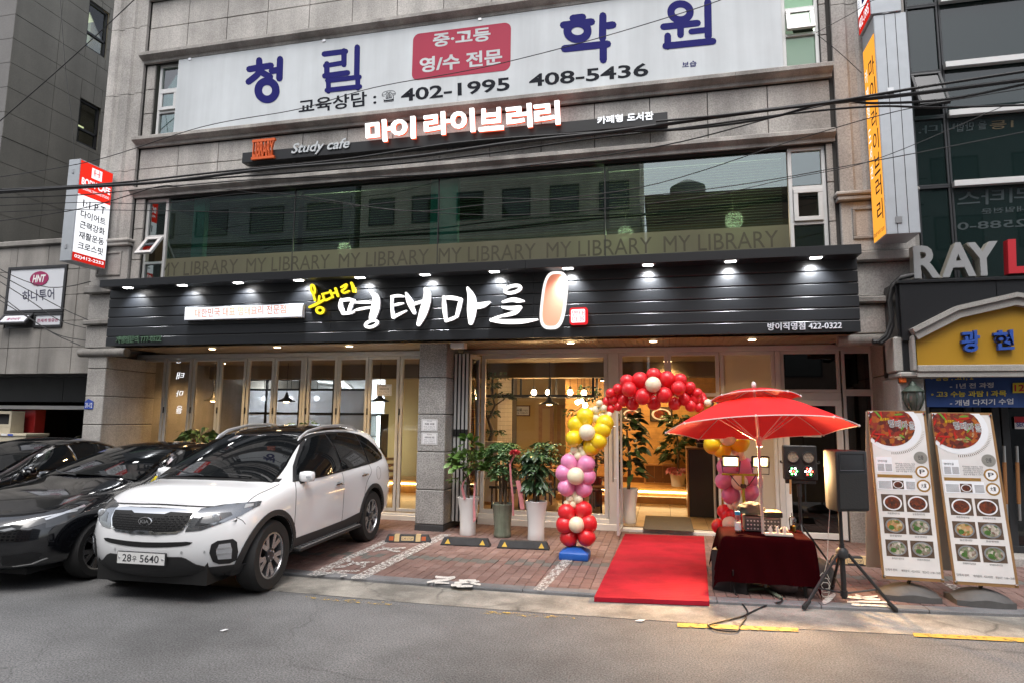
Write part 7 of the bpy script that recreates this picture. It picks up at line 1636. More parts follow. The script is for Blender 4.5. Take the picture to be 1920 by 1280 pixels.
def add_leaf(mb, p, d, ln, wd, droop=.35, fold=.15):
    d = d.normalized(); s = d.cross(Vector((0,0,1)))
    if s.length < .05: s = Vector((1,0,0))
    s.normalize(); s = Matrix.Rotation(random.uniform(-1.0,1.0),3,d)@s; n_ = s.cross(d).normalized(); v = []
    prof = [(0,0),(.22,.62),(.5,1),(.78,.68),(1,0)]
    for t, w_ in prof:
        c = p+d*(ln*t)+Vector((0,0,-droop*ln*t*t)); h = wd*.5*w_
        v += [c+s*h+n_*fold*h, c, c-s*h+n_*fold*h]
    f = []
    for i in range(4): a = 3*i; f += [(a,a+1,a+4,a+3),(a+1,a+2,a+5,a+4)]
    mb.add(v, f)
def rdir(up=.3): 
    a = random.uniform(0,2*math.pi); z = random.uniform(-.3,.9)*1+up*.3; return Vector((math.cos(a),math.sin(a),z)).normalized()
def bush(mb, c, rad, n, ln, wd, droop=.4, hollow=.3):
    c = Vector(c)
    for _ in range(n):
        d = rdir(); r_ = random.uniform(hollow,1)**.6; p = c+Vector((d.x*rad[0],d.y*rad[1],d.z*rad[2]))*r_
        add_leaf(mb, p, (d+Vector((random.uniform(-.5,.5),random.uniform(-.5,.5),random.uniform(-.3,.4)))).normalized(), ln*random.uniform(.6,1.2), wd*random.uniform(.7,1.2), droop)
def pot_obj(t, x, y, z, prof, mat, soil_z):
    obj('pot', MB().lathe(prof, (x,y,z), 32), mat, t, smooth=50); rr = [r for r,zz in prof if abs(zz-soil_z) < .2][-1]; obj('soil', MB().lathe([(min(r for r,_ in prof)*1.0,soil_z-.01),(min(r for r,_ in prof)*1.02,soil_z),(.001,soil_z+.01)], (x,y,z), 20), 'soil', t)
def compound(mb, p, d, n, ln, lf, wd, droop=.5):
    """fern-like spray: leaflets along a curved midrib"""
    d = d.normalized(); s = d.cross(Vector((0,0,1))).normalized()
    for i in range(n):
        t = (i+1)/n; c = p+d*(ln*t)+Vector((0,0,-droop*ln*t*t)); k = 1-.5*t
        for sg in (-1,1): add_leaf(mb, c, (s*sg*.9+d*.5+Vector((0,0,-.15))), lf*k, wd*k, .3)
slim = [(.125,0),(.13,.01),(.125,.12),(.128,.28),(.145,.42),(.170,.55),(.176,.575),(.168,.58),(.155,.575),(.15,.545)]
wide = [(.13,0),(.14,.012),(.14,.05),(.130,.09),(.132,.20),(.15,.36),(.168,.48),(.178,.495),(.174,.51),(.160,.505),(.155,.48)]
# 1: bright leaved young tree with a pink ribbon
p = PZ(877,1001,SWZ); t = thing('potted_plant', 'bright green rubber plant with pink ribbon in the leftmost white pot', 'plant', (p.x,p.y,SWZ)); pot_obj(t, p.x,p.y,SWZ, slim, 'pot_white', .545)
mb = MB(); mb.tube([(p.x,p.y,.55),(p.x+.01,p.y,.8),(p.x-.03,p.y+.02,1.05),(p.x+.03,p.y,1.35)], [.02,.018,.014,.008], 8); mb.tube([(p.x,p.y,.8),(p.x+.12,p.y-.03,1.05)], [.012,.006], 6); mb.tube([(p.x-.01,p.y,.9),(p.x-.16,p.y+.02,1.1)], [.012,.006], 6); obj('stem', mb, 'bark', t, smooth=True)
mb = MB(); bush(mb, (p.x,p.y,1.12), (.30,.26,.32), 190, .15, .10, .25, .3); bush(mb, (p.x+.02,p.y,1.45), (.10,.10,.16), 24, .17, .11, .1); bush(mb, (p.x+.2,p.y-.1,1.1), (.14,.1,.1), 14, .16, .09); bush(mb, (p.x-.18,p.y,.85), (.14,.1,.12), 14, .14, .07); obj('foliage', mb, 'leaf_bright', t, fixn=False)
mb = MB(); q = [(p.x+.16,p.y-.19,1.10),(p.x+.10,p.y-.20,1.0),(p.x-.02,p.y-.2,.88),(p.x-.05,p.y-.19,.78),(p.x-.02,p.y-.18,.66),(p.x+.0,p.y-.185,.60)]
for i in range(len(q)-1): a, b = Vector(q[i]), Vector(q[i+1]); w_ = Vector((.018,0,.012)); mb.add([a-w_,a+w_,b+w_,b-w_],[(0,1,2,3)])
mb.add([(p.x+.12,p.y-.1,.86),(p.x+.15,p.y-.1,.86),(p.x+.16,p.y-.18,.55),(p.x+.13,p.y-.18,.54),(p.x+.19,p.y-.20,.30),(p.x+.15,p.y-.22,.26)],[(0,1,2,3),(3,2,4,5)]); obj('ribbon', mb, 'ribbon_pink', t, fixn=False)
# 2: ferny plant in glazed green pot, red bow and long ribbon
p = PZ(942,1005,SWZ); t = thing('potted_plant', 'ferny plant with red bow in the glazed green pot', 'plant', (p.x,p.y,SWZ)); pot_obj(t, p.x,p.y,SWZ, wide, 'pot_green', .47)
mb = MB()
for k in range(6): a = k*1.05; mb.tube([(p.x+.05*math.cos(a),p.y+.05*math.sin(a),.48),(p.x+.06*math.cos(a+.6),p.y+.06*math.sin(a+.6),.9),(p.x+.08*math.cos(a+.9),p.y+.08*math.sin(a+.9),1.35)], [.016,.014,.008], 6)
obj('stem', mb, 'bark', t, smooth=True); mb = MB()
for _ in range(190): d = rdir(.5); d.z = abs(d.z)*.6+.05; c_ = Vector((p.x,p.y,random.choice((1.38,1.45,1.25,1.05)))); compound(mb, c_+Vector((d.x,d.y,0))*.06, d, 6, random.uniform(.16,.30), .085, .045, .7)
bush(mb, (p.x,p.y,.95), (.17,.15,.34), 150, .10, .055); obj('foliage', mb, 'leaf_fern', t, fixn=False)
mb = MB(); bc0 = PY(966,850,p.y-.28)
for _ in range(26): d = rdir(); add_leaf(mb, bc0+d*.02, d, .075, .055, .0, .5)
obj('bow', mb, 'ribbon_red', t, fixn=False); mb = MB(); q = [bc0, bc0+Vector((-.08,-.0,-.15)), bc0+Vector((-.06,.0,-.40)), bc0+Vector((-.03,.0,-.65)), bc0+Vector((-.02,0,-.92))]
for i in range(4): a, b = Vector(q[i]), Vector(q[i+1]); w_ = Vector((.013,.010,0)); mb.add([a-w_,a+w_,b+w_,b-w_],[(0,1,2,3)])
q = [bc0+Vector((.04,.02,-.40)), bc0+Vector((.09,.01,-.62)), bc0+Vector((.12,.0,-.82))]
for i in range(2): a, b = Vector(q[i]), Vector(q[i+1]); w_ = Vector((.03,.02,0)); mb.add([a-w_,a+w_,b+w_,b-w_],[(0,1,2,3)])
obj('ribbon', mb, 'ribbon_pink', t, fixn=False)
# 3: dark leaved plant in slim white pot
p = PZ(1005,1011,SWZ); t = thing('potted_plant', 'dark glossy leaved plant in the slim white pot beside the balloons', 'plant', (p.x,p.y,SWZ)); pot_obj(t, p.x,p.y,SWZ, slim, 'pot_white', .545)
mb = MB()
for k in range(4): a = k*1.57; mb.tube([(p.x+.03*math.cos(a),p.y+.03*math.sin(a),.55),(p.x+.06*math.cos(a),p.y+.06*math.sin(a),.9),(p.x+.14*math.cos(a),p.y+.12*math.sin(a),1.35)], [.014,.012,.006], 6)
obj('stem', mb, 'bark', t, smooth=True); mb = MB()
for _ in range(60):
    d = rdir(.4); c_ = Vector((p.x,p.y,random.uniform(.75,1.35)))+Vector((d.x*.14,d.y*.12,0))
    for k in range(6): a = k*1.047+random.random(); add_leaf(mb, c_, Vector((math.cos(a),math.sin(a),-.1)), random.uniform(.12,.19), .07, .55)
obj('foliage', mb, 'leaf_dark', t, fixn=False); mb = MB()
for _ in range(80): d = rdir(.6); d.z = abs(d.z)*.4; compound(mb, Vector((p.x+random.uniform(-.1,.3),p.y+random.uniform(-.05,.2),random.uniform(1.2,1.52))), d, 5, random.uniform(.18,.30), .085, .045, .6)
obj('upper_foliage', mb, 'leaf_mid', t, fixn=False)
# plants inside the restaurant
def inside_plant(x, y, z0, h, rad, n, ln, wd, mat, label, potm='pot_white', droop=.5, pots=1.0, tissue=False, trunk=None):
    t = thing('indoor_plant', label, 'plant', (x,y,z0), 'plants inside the restaurant'); obj('pot', MB().lathe([(r*pots,zz*pots) for r,zz in slim], (x,y,z0), 24), potm, t, smooth=50); zt = z0+.55*pots
    mb = MB(); mb.tube([(x,y,zt),(x+.03,y,zt+h*.4),(x-.02,y,zt+h*.8)], [.03,.025,.012], 8); obj('stem', mb, 'bark', t, smooth=True)
    mb = MB()
    for k in range(5): bush(mb, (x+random.uniform(-.4,.4)*rad,y+random.uniform(-.3,.3)*rad,zt+h*(.25+.16*k)), (rad,rad,h*.16), n//5, ln, wd, droop)
    obj('foliage', mb, mat, t, fixn=False)
    if tissue:
        mb = MB()
        for _ in range(70): a = random.uniform(0,6.28); d = Vector((math.cos(a),math.sin(a),random.uniform(-.4,.9))); add_leaf(mb, Vector((x,y,zt+.03))+Vector((d.x,d.y,0))*.12, d, .16, .11, .3, .5)
        obj('tissue_wrap', mb, 'tissue_pink', t, fixn=False)
q = PZ(1272,936,RZF); inside_plant(q.x,q.y,RZF,1.25,.28,300,.22,.09,'leaf_dark','tall dark plant with pink tissue in white pot inside the entrance',tissue=True,pots=1.1)
q = PZ(1163,985,RZF); inside_plant(q.x+.12,q.y+.4,RZF,1.3,.22,220,.24,.10,'leaf_dark','dark big leaved plant just inside the open entrance door')
q = PZ(1110,955,RZF); inside_plant(q.x,q.y+.6,RZF,1.0,.30,300,.18,.07,'leaf_mid','leafy plant in dark pot behind the right end of the big window','counter_dark')
pd = PY(918,880,13.2); t = thing('plant_pedestal', 'white pedestal under the bonsai tree behind the big window', 'pedestal', (pd.x,13.2,RZF)); obj('block', MB().box(pd.x-.22,pd.x+.22,13.0,13.4,RZF,PY(918,826,13.2).z,.01), 'tile_white', t); obj('plinth', MB().box(pd.x-.24,pd.x+.24,12.98,13.42,RZF-.001,RZF+.06), 'wood_mid', t)
zt = PY(918,826,13.2).z; t = thing('bonsai_tree', 'gnarled indoor tree on the white pedestal behind the big window', 'tree', (pd.x,13.2,zt)); mb = MB(); b0 = Vector((pd.x,13.2,zt-.001)); mb.tube([b0,b0+Vector((.05,0,.2)),b0+Vector((-.04,0,.45)),b0+Vector((.10,0,.75)),b0+Vector((.0,0,1.1))], [.05,.045,.035,.025,.01], 8); mb.tube([b0+Vector((-.04,0,.45)),b0+Vector((-.22,0,.75))], [.025,.008], 6); mb.tube([b0+Vector((.1,0,.75)),b0+Vector((.32,0,.9))], [.02,.008], 6); obj('trunk', mb, 'bark', t, smooth=True); mb = MB()
for c_ in ((-.2,0,.78),(.3,0,.92),(0,0,1.15),(-.05,.05,.55),(.1,-.05,.15),(.15,0,1.35)): bush(mb, b0+Vector(c_), (.24,.2,.12), 110, .08, .05)
obj('crown', mb, 'leaf_mid', t, fixn=False)
vn = thing('hanging_vine', 'vine trailing from the iron frame right of the globe lamps', 'plant', PY(1100,760,13.7)); mb = MB(); c_ = PY(1105,745,13.7); bush(mb, c_, (.25,.2,.35), 130, .10, .06, .5); bush(mb, PY(1075,775,13.7), (.2,.15,.12), 40, .09, .05); obj('leaves', mb, 'leaf_mid', vn, fixn=False); mb = MB(); mb.tube([(c_.x,c_.y,RZC),(c_.x+.03,c_.y,c_.z),(c_.x-.3,c_.y,c_.z-.3)], .008, 5); obj('vine_stem', mb, 'bark', vn)
# plants behind the cars
def street_plant(px_, py_, Y_, label, mat, n, rad, ln, wd, comp=False):
    c_ = PY(px_,py_,Y_); t = thing('planter_plant', label, 'plant', (c_.x,Y_,SWZ)); obj('pot', MB().lathe([(r*1.2,z*1.1) for r,z in wide], (c_.x,Y_,SWZ), 24), 'pot_white', t, smooth=50)
    mb = MB(); mb.tube([(c_.x,Y_,.5),(c_.x,Y_,c_.z)], [.03,.015], 8); obj('stem', mb, 'bark', t, smooth=True); mb = MB()
    if comp:
        for _ in range(n): d = rdir(.5); d.z = abs(d.z)*.5; compound(mb, c_+Vector((random.uniform(-rad,rad),random.uniform(-.1,.1),random.uniform(-.2,.1))), d, 5, .28, ln, wd, .6)
    else: bush(mb, c_+Vector((0,0,-.05)), (rad,rad,rad*.7), n, ln, wd, .6, .1)
    obj('foliage', mb, mat, t, fixn=False)
street_plant(372,818,10.5,'broad leaved dark plant behind the black sedan roof','leaf_mid',80,.26,.34,.09)
street_plant(570,800,10.5,'feathery green plant behind the roof rails of the white car','leaf_fern',22,.32,.10,.055,True)

# ------------------------------------------------------------------ balloons
def balloon_mat(name, c): pbr(name, c, .34, coat=.25, sub=.3)
balloon_mat('balloon_red', (.72,.02,.028)); balloon_mat('balloon_pink', (.80,.28,.50)); balloon_mat('balloon_yellow', (.90,.66,.012)); balloon_mat('balloon_cream', (.85,.77,.56))
BY = 8.66
ba = thing('balloon_arch', 'balloon arch in red, yellow and pink in front of the entrance', 'balloon arch', (-.1,BY,SWZ))
prof = [(.001,-1.16),(.07,-1.14),(.05,-1.08),(.18,-1.0),(.52,-.82),(.82,-.48),(.98,-.05),(1.0,.15),(.93,.47),(.72,.78),(.42,.95),(.001,1.02)]
proto = {}
for k in ('red','pink','yellow','cream'):
    o_ = obj('balloon', MB().lathe(prof, (0,0,0), 20), 'balloon_'+k, ba, smooth='all'); proto[k] = o_; o_['_p'] = 1
used_b = set()
def balloon(kind, px_, py_, rpx, dy=0., towards=None):
    Y_ = BY+dy; c_ = PY(px_,py_,Y_); dep = (c_-CAMP).dot(_f); r_ = rpx/FPX*dep*random.uniform(1.0,1.12)
    ctr = towards if towards is not None else c_+Vector((0,.3,0))
    d = (c_-ctr); q_ = d.to_track_quat('Z','Y') if d.length > .01 else Vector((0,-1,0)).to_track_quat('Z','Y')
    if kind in used_b: o_ = proto[kind].copy(); COL.objects.link(o_)
    else: o_ = proto[kind]; used_b.add(kind)
    o_.location = c_; o_.rotation_euler = q_.to_euler(); o_.scale = (r_,r_,r_*1.06)
def zc(x, y, ox, oy, s): return ox+x/s, oy+y/s
def cluster(kind, pts, ctr, ox, oy, s, r_, mid=True, back=True):
    cx, cy = zc(ctr[0],ctr[1],ox,oy,s); core = PY(cx,cy,BY+.02)
    for i, p_ in enumerate(pts):
        x_, y_ = zc(p_[0],p_[1],ox,oy,s); rr = (p_[2] if len(p_) > 2 else r_)/s; balloon(kind, x_, y_, rr, random.uniform(-.05,.02), core)
        if back: balloon(kind, 2*cx-x_+random.uniform(-2,2) if False else x_+random.uniform(-3,3), y_+random.uniform(-3,3), rr*.95, .20, core)
    if mid: balloon('cream', cx, cy, r_*.97/s, -.10, core+Vector((0,.1,0)))
A = (820,640,3.37)
cluster('red', [(820,1080),(920,1065),(812,1155),(950,1145),(835,1230),(938,1228)], (880,1155), *A, 52)
cluster('pink', [(838,765),(938,775),(805,830),(943,850),(820,915),(920,922)], (875,848), *A, 51)
cluster('yellow', [(935,478),(880,525),(868,608),(972,660),(1040,555),(1055,515),(1012,625)], (946,572), *A, 50)
for x_, y_, r_ in ((840,990,26),(892,995,27),(860,1028,25),(866,962,22),(818,1020,18),(905,1020,20),(865,682,24),(905,675,22),(890,720,26),(926,707,24),(845,715,20),(1005,430,26),(1047,420,24),(1025,390,20),(975,437,22),(1003,482,24),(1045,468,24),(1048,497,24),(1085,462,22)): balloon('cream', *zc(x_,y_,*A), r_/3.37, random.uniform(-.03,.06))
B = (1100,640,3.368); core = PY(*zc(420,300,*B), BY)
for i, (x_,y_,r_) in enumerate(((423,215,45),(507,240,48),(337,245,48),(590,245,42),(255,255,42),(268,302,45),(197,300,32),(165,362,32),(150,325,28),(230,368,38),(355,345,50),(490,335,50),(580,295,45),(653,290,33),(620,360,38),(690,358,36),(700,325,30),(740,370,26),(425,385,42),(290,390,38),(555,390,38),(660,400,38),(710,412,32),(125,375,26),(152,422,26),(198,408,26))):
    front = y_ > 280 and i in (10,11,5,12); dy = -.10 if front else (.02 if y_ < 330 else .06); balloon('red', *zc(x_,y_,*B), r_/3.368, dy, PY(*zc(x_,330,*B), BY+.05))
for x_ in range(160,740,62): balloon('red', *zc(x_,300+((x_-440)/300)**2*60,*B), 38/3.368, .20)
balloon('cream', *zc(420,272,*B), 50/3.368, -.17, core); balloon('cream', *zc(765,385,*B), 22/3.368, 0)
cluster('yellow', [(805,640,56),(857,672,56),(955,632,58),(930,580,50),(830,590,50)], (890,600), *B, 54)
cluster('pink', [(890,795,56),(1000,790,56),(867,880,50),(910,962,53),(1032,945,50),(1043,872,42)], (965,885), *B, 50)
cluster('red', [(890,1098,48),(836,1165,40),(872,1076,44),(960,1110,46),(940,1180,46),(870,1215,46)], (905,1150), *B, 46)
for x_, y_, r_ in ((940,690,24),(968,705,22),(985,735,20),(905,1045,20),(942,1030,25),(975,1040,22)): balloon('cream', *zc(x_,y_,*B), r_/3.368, -.02)
pbr('base_blue', (.015,.10,.42), .4, noise=(6,.1)); pbr('pole_grey', (.3,.3,.3), .4, .6)
def arch_base(c_):
    mb = MB(); w_, d_ = .19, .16
    mb.add([(c_.x-w_,c_.y-d_,SWZ),(c_.x+w_,c_.y-d_,SWZ),(c_.x+w_,c_.y+d_,SWZ),(c_.x-w_,c_.y+d_,SWZ),(c_.x-w_,c_.y-d_,SWZ+.09),(c_.x+w_,c_.y-d_,SWZ+.09),(c_.x+w_,c_.y+d_,SWZ+.09),(c_.x-w_,c_.y+d_,SWZ+.09),
            (c_.x-.08,c_.y-.07,SWZ+.15),(c_.x+.08,c_.y-.07,SWZ+.15),(c_.x+.08,c_.y+.07,SWZ+.15),(c_.x-.08,c_.y+.07,SWZ+.15)],[(0,3,2,1),(0,1,5,4),(1,2,6,5),(2,3,7,6),(3,0,4,7),(4,5,9,8),(5,6,10,9),(6,7,11,10),(7,4,8,11),(8,9,10,11)])
    bm = bmesh.new(); me_ = bpy.data.meshes.new('x'); me_.from_pydata(mb.v,[],mb.f); bm.from_mesh(me_); bmesh.ops.bevel(bm, geom=bm.edges[:], offset=.012, segments=2, affect='EDGES', profile=.5); mb2 = MB(); mb2.bm(bm); bm.free(); obj('base', mb2, 'base_blue', ba, smooth=30)
pa = PZ(1083,1038,SWZ); arch_base(Vector((pa.x,BY,0))); pb = PY(1375,960,BY); arch_base(Vector((pb.x,BY,0)))
mb = MB(); top_ = PY(1225,745,BY+.05); mb.tube([(pa.x,BY+.05,SWZ+.1),(pa.x,BY+.05,1.3),PY(1110,790,BY+.05),PY(1160,748,BY+.05),top_,PY(1300,752,BY+.05),PY(1350,800,BY+.05),(pb.x,BY+.05,1.3),(pb.x,BY+.05,SWZ+.1)], .012, 6); obj('pole', mb, 'pole_grey', ba, smooth=True)

# ------------------------------------------------------------------ table with velvet cloth
pbr('velvet', (.020,.001,.002), 1, noise=(7,.15), spec=.03); pbr('velvet_top', (.30,.012,.015), .85, noise=(9,.12))
TZ = .645; tx0, tx1, ty0, ty1 = .62, 1.47, 7.38, 7.98
tb = thing('folding_table', 'low table in front of the shop carrying the sound mixer', 'table', (1.05,7.68,SWZ)); obj('top', MB().box(tx0+.01,tx1-.01,ty0+.01,ty1-.01,TZ-.03,TZ-.006), 'wood_dark', tb)
for x_ in (tx0+.06,tx1-.06):
    for y_ in (ty0+.06,ty1-.06): obj('leg', MB().box(x_-.015,x_+.015,y_-.015,y_+.015,SWZ-.002,TZ-.03), 'black_iron', tb)
cl = MB(); nx, ny = 26, 14
def cloth_pt(u, v):
    """u across, v depth, both running past the table edge and falling down there"""
    x_ = tx0+(tx1-tx0)*u; y_ = ty0+(ty1-ty0)*v; z_ = TZ; dx = max(tx0-x_,0)-max(x_-tx1,0); return x_, y_, z_
over = [(-.40,0),(-.25,0),(-.10,0)]
us = [-.46,-.36,-.25,-.12,-.03]+[0+i/14 for i in range(15)]+[1.03,1.14,1.28,1.44,1.58]; vs_ = [-.80,-.68,-.54,-.38,-.2,-.06]+[i/8 for i in range(9)]+[1.05,1.2,1.4,1.6]
grid = []
for j, v in enumerate(vs_):
    for i, u in enumerate(us):
        du = (-u if u < 0 else u-1 if u > 1 else 0)*(tx1-tx0); dv = (-v if v < 0 else v-1 if v > 1 else 0)*(ty1-ty0)
        x_ = min(max(u,0),1)*(tx1-tx0)+tx0; y_ = min(max(v,0),1)*(ty1-ty0)+ty0; drop = math.hypot(du,dv) if du and dv else du+dv; fall = max(du,dv)+.35*min(du,dv)
        rip = .018*math.sin(u*21+v*3)*min(1,fall*4) if dv >= du else .02*math.sin(v*23+u*2)*min(1,fall*4)
        fl = min(fall,.035)+.05*fall
        if du: x_ += (-1 if u < 0 else 1)*(fl*(1 if du >= dv*.3 else .6)+(rip if du > dv else 0)+(.14*fall if u < 0 else 0))
        if dv: y_ += (-1 if v < 0 else 1)*(fl+(rip if dv >= du else 0))
        z_ = TZ-max(0,fall-.01)
        if u < 0 and v < .3: z_ = max(z_, SWZ+.03)
        grid.append((x_,y_,max(z_,SWZ+.02)))
W_ = len(us)
cl.add(grid, [(j*W_+i,j*W_+i+1,(j+1)*W_+i+1,(j+1)*W_+i) for j in range(len(vs_)-1) for i in range(W_-1)])
tc_o = obj('tablecloth', cl, 'velvet', None, smooth='all', fixn=False); tag(tc_o, 'dark red velvet cloth draped over the mixer table', 'tablecloth')
m_ = tc_o.modifiers.new('s','SUBSURF'); m_.levels = 1; m_.render_levels = 2
# things on the table
pbr('mixer_grey', (.10,.10,.105), .45, .3); pbr('knob_white', (.6,.6,.6), .4); pbr('cable_white', (.6,.58,.52), .5); pbr('bottle_blue', (.03,.30,.55), .3); pbr('juice_yellow', (.65,.45,.02), .3); glass('clear_plastic', (.9,.9,.9), .12)
def at_table(px_, py_, dz=0.0): q = PZ(px_,py_,TZ); return q
mx = thing('sound_mixer', 'grey sound mixer with rows of knobs on the red cloth table', 'mixer', (1.05,7.75,TZ)); mx0, mx1 = PY(1396,985,7.70).x, PY(1464,985,7.70).x
obj('case', MB().box(mx0,mx1,7.66,7.90,TZ+.005,TZ+.16,.008), 'mixer_grey', mx); kb = MB()
for r_ in range(3):
    for k in range(10): kb.lathe([(.009,0),(.008,-.012),(.001,-.013)], (mx0+.03+k*(mx1-mx0-.06)/9,7.659,TZ+.035+.042*r_), 8, 'y')
obj('knobs', kb, 'knob_white', mx)
obj('front_strip', MB().box(mx0+.004,mx1-.004,7.654,7.659,TZ+.01,TZ+.02), 'steel', mx)
rc = thing('black_receiver', 'flat black receiver box lying on the sound mixer', 'receiver', (1.1,7.8,TZ+.16)); obj('case', MB().box(mx0+.19,mx1+.02,7.67,7.90,TZ+.162,TZ+.215,.006), 'black_plastic', rc); obj('top_plate', MB().box(mx0+.20,mx1+.01,7.68,7.89,TZ+.2155,TZ+.219), 'wood_mid', rc)
pbr('jacket_cloth', (.07,.07,.065), .9, noise=(9,.7), bump=(30,.5)); jk = MB(); bm = bmesh.new(); bmesh.ops.create_icosphere(bm, subdivisions=4, radius=1)
for v in bm.verts:
    c_ = v.co; n_ = mathutils.noise.noise(c_*2.1)*.28+mathutils.noise.noise(c_*4.7)*.16+mathutils.noise.noise(c_*9)*.06; v.co = Vector((c_.x*(.15+.05*n_), c_.y*(.11+.05*n_), max(c_.z,-.25)*(.10+.07*n_)+.02))
jk.bm(bm, Matrix.Translation((mx0+.085,7.78,TZ+.19))); bm.free(); tag(obj('jacket', jk, 'jacket_cloth', None, smooth='all'), 'crumpled dark grey jacket lying on the sound mixer', 'jacket')
bt_ = thing('water_bottle', 'clear water bottle with blue cap at the left of the table', 'bottle', (.72,7.45,TZ)); q = PZ(1384,996,TZ); q = Vector((q.x,max(q.y,ty0+.06),TZ)); obj('body', MB().lathe([(.03,.002),(.034,.01),(.034,.12),(.03,.13),(.034,.14),(.034,.17),(.026,.185)], q, 18), 'clear_plastic', bt_, smooth=40); obj('cap', MB().lathe([(.031,.185),(.031,.215),(.026,.22)], q, 18), 'bottle_blue', bt_, smooth=40); obj('label_band', MB().lathe([(.0345,.02),(.0345,.10)], q, 18), 'paper', bt_, smooth=40)
cp = thing('juice_cup', 'plastic cup of yellow juice with dome lid and straw on the table', 'cup', (1.4,7.5,TZ)); q = PZ(1487,995,TZ); q = Vector((q.x,max(q.y,ty0+.06),TZ)); obj('juice', MB().lathe([(.028,.004),(.034,.06),(.001,.061)], q, 18), 'juice_yellow', cp, smooth=40); obj('cup_wall', MB().lathe([(.030,.001),(.036,.065),(.040,.11),(.042,.112),(.038,.14),(.022,.16)], q, 18), 'clear_plastic', cp, smooth=40); mb = MB(); mb.tube([q+Vector((0,0,.06)),q+Vector((-.01,0,.20))], .004, 6); obj('straw', mb, 'black_plastic', cp)
ps = thing('power_strip', 'pale power strip with plugs on the front of the table', 'power strip', (1.1,7.45,TZ)); q = PZ(1450,998,TZ); obj('strip', MB().box(q.x-.12,q.x+.16,ty0+.03,ty0+.09,TZ+.005,TZ+.035,.006), 'cable_white', ps)
for k in range(3): mb = MB(); mb.lathe([(.02,0),(.018,.04),(.006,.07)], (q.x-.06+k*.07,ty0+.06,TZ+.035), 10); obj('plug', mb, 'cable_white', ps, smooth=True)
mb = MB(); pts_ = [Vector((q.x+.06+.06*math.cos(k*.7),ty0+.10+.06*math.sin(k*1.1),TZ+.02+.02*(k%3)+.03)) for k in range(16)]; mb.tube(pts_, .004, 5); obj('cord', mb, 'cable_white', ps, smooth=True)
# black speaker cabinet, bag and things under the table
sc_ = thing('floor_monitor', 'black speaker cabinet on the ground under the left side of the table', 'speaker', (.6,7.5,SWZ)); q = PZ(1336,1104,SWZ); mb = MB(); mb.prism([Vector((q.x,q.y,SWZ)),Vector((q.x+.34,q.y-.14,SWZ)),Vector((q.x+.42,q.y+.18,SWZ)),Vector((q.x+.10,q.y+.34,SWZ))], (0,0,.42)); obj('cabinet', mb, 'black_plastic', sc_); mb = MB(); mb.prism([Vector((q.x-.004,q.y-.006,SWZ+.03)),Vector((q.x+.334,q.y-.146,SWZ+.03)),Vector((q.x+.334,q.y-.146,SWZ+.39)),Vector((q.x-.004,q.y-.006,SWZ+.39))], (.002,.004,0)); obj('grille', mb, 'rubber', sc_)
bg_ = MB(); bm = bmesh.new(); bmesh.ops.create_icosphere(bm, subdivisions=3, radius=1)
for v in bm.verts: n_ = mathutils.noise.noise(v.co*2.5)*.2; v.co = Vector((v.co.x*(.2+.05*n_),v.co.y*(.15+.05*n_),max(v.co.z,-.6)*(.20+.06*n_)+.12))
bg_.bm(bm, Matrix.Translation((1.62,7.95,SWZ))); bm.free(); tag(obj('black_bag', bg_, 'jacket_cloth', None, smooth='all'), 'slumped black bag on the ground behind the speaker tripod', 'bag')
pbr('plastic_bag', (.30,.22,.22), .35, noise=(20,.3)); bg_ = MB(); bm = bmesh.new(); bmesh.ops.create_icosphere(bm, subdivisions=3, radius=1)
for v in bm.verts: n_ = mathutils.noise.noise(v.co*3.5)*.4; v.co = Vector((v.co.x*(.15+.05*n_),v.co.y*(.12+.05*n_),max(v.co.z,-.8)*(.09+.04*n_)+.07))
bg_.bm(bm, Matrix.Translation((1.22,7.62,SWZ))); bm.free(); tag(obj('plastic_bag', bg_, 'plastic_bag', None, smooth='all'), 'crumpled pale plastic bag on the bricks under the table', 'bag')

# ------------------------------------------------------------------ umbrella
pbr('umbrella_red', (.56,.012,.022), .6, noise=(30,.05)); m_ = bpy.data.materials['umbrella_red']; b_ = m_.node_tree.nodes['Principled BSDF']
tr_ = m_.node_tree.nodes.new('ShaderNodeBsdfTranslucent'); tr_.inputs[0].default_value = (.75,.03,.02,1); mxn = m_.node_tree.nodes.new('ShaderNodeMixShader'); mxn.inputs[0].default_value = .2; o_ = [n for n in m_.node_tree.nodes if n.type == 'OUTPUT_MATERIAL'][0]
m_.node_tree.links.new(b_.outputs[0], mxn.inputs[1]); m_.node_tree.links.new(tr_.outputs[0], mxn.inputs[2]); m_.node_tree.links.new(mxn.outputs[0], o_.inputs[0])
pbr('umbrella_trim', (.75,.70,.68), .5); pbr('pole_white', (.52,.48,.45), .4)
ub = PZ(1436,1108,SWZ); UY = ub.y; ut = PY(1417,722,UY)
um = thing('parasol', 'red two tier parasol standing over the mixer table', 'parasol', (ub.x,UY,SWZ))
paxis = (ut-Vector((ub.x,UY,SWZ))).normalized(); ctr = PY(1428,800,UY); ctr = Vector((ub.x,UY,SWZ))+paxis*((1.745-SWZ)/paxis.z)
axis = Vector((-.035,.15,1)).normalized(); side = axis.cross(Vector((0,1,0))).normalized(); fw_ = side.cross(axis).normalized(); ut = ctr+axis*(ut.z-ctr.z)
def uv(a, r_, h): return ctr+side*(r_*math.cos(a))+fw_*(r_*math.sin(a))+axis*h
RU = 1.0; HU = (ut-ctr).length
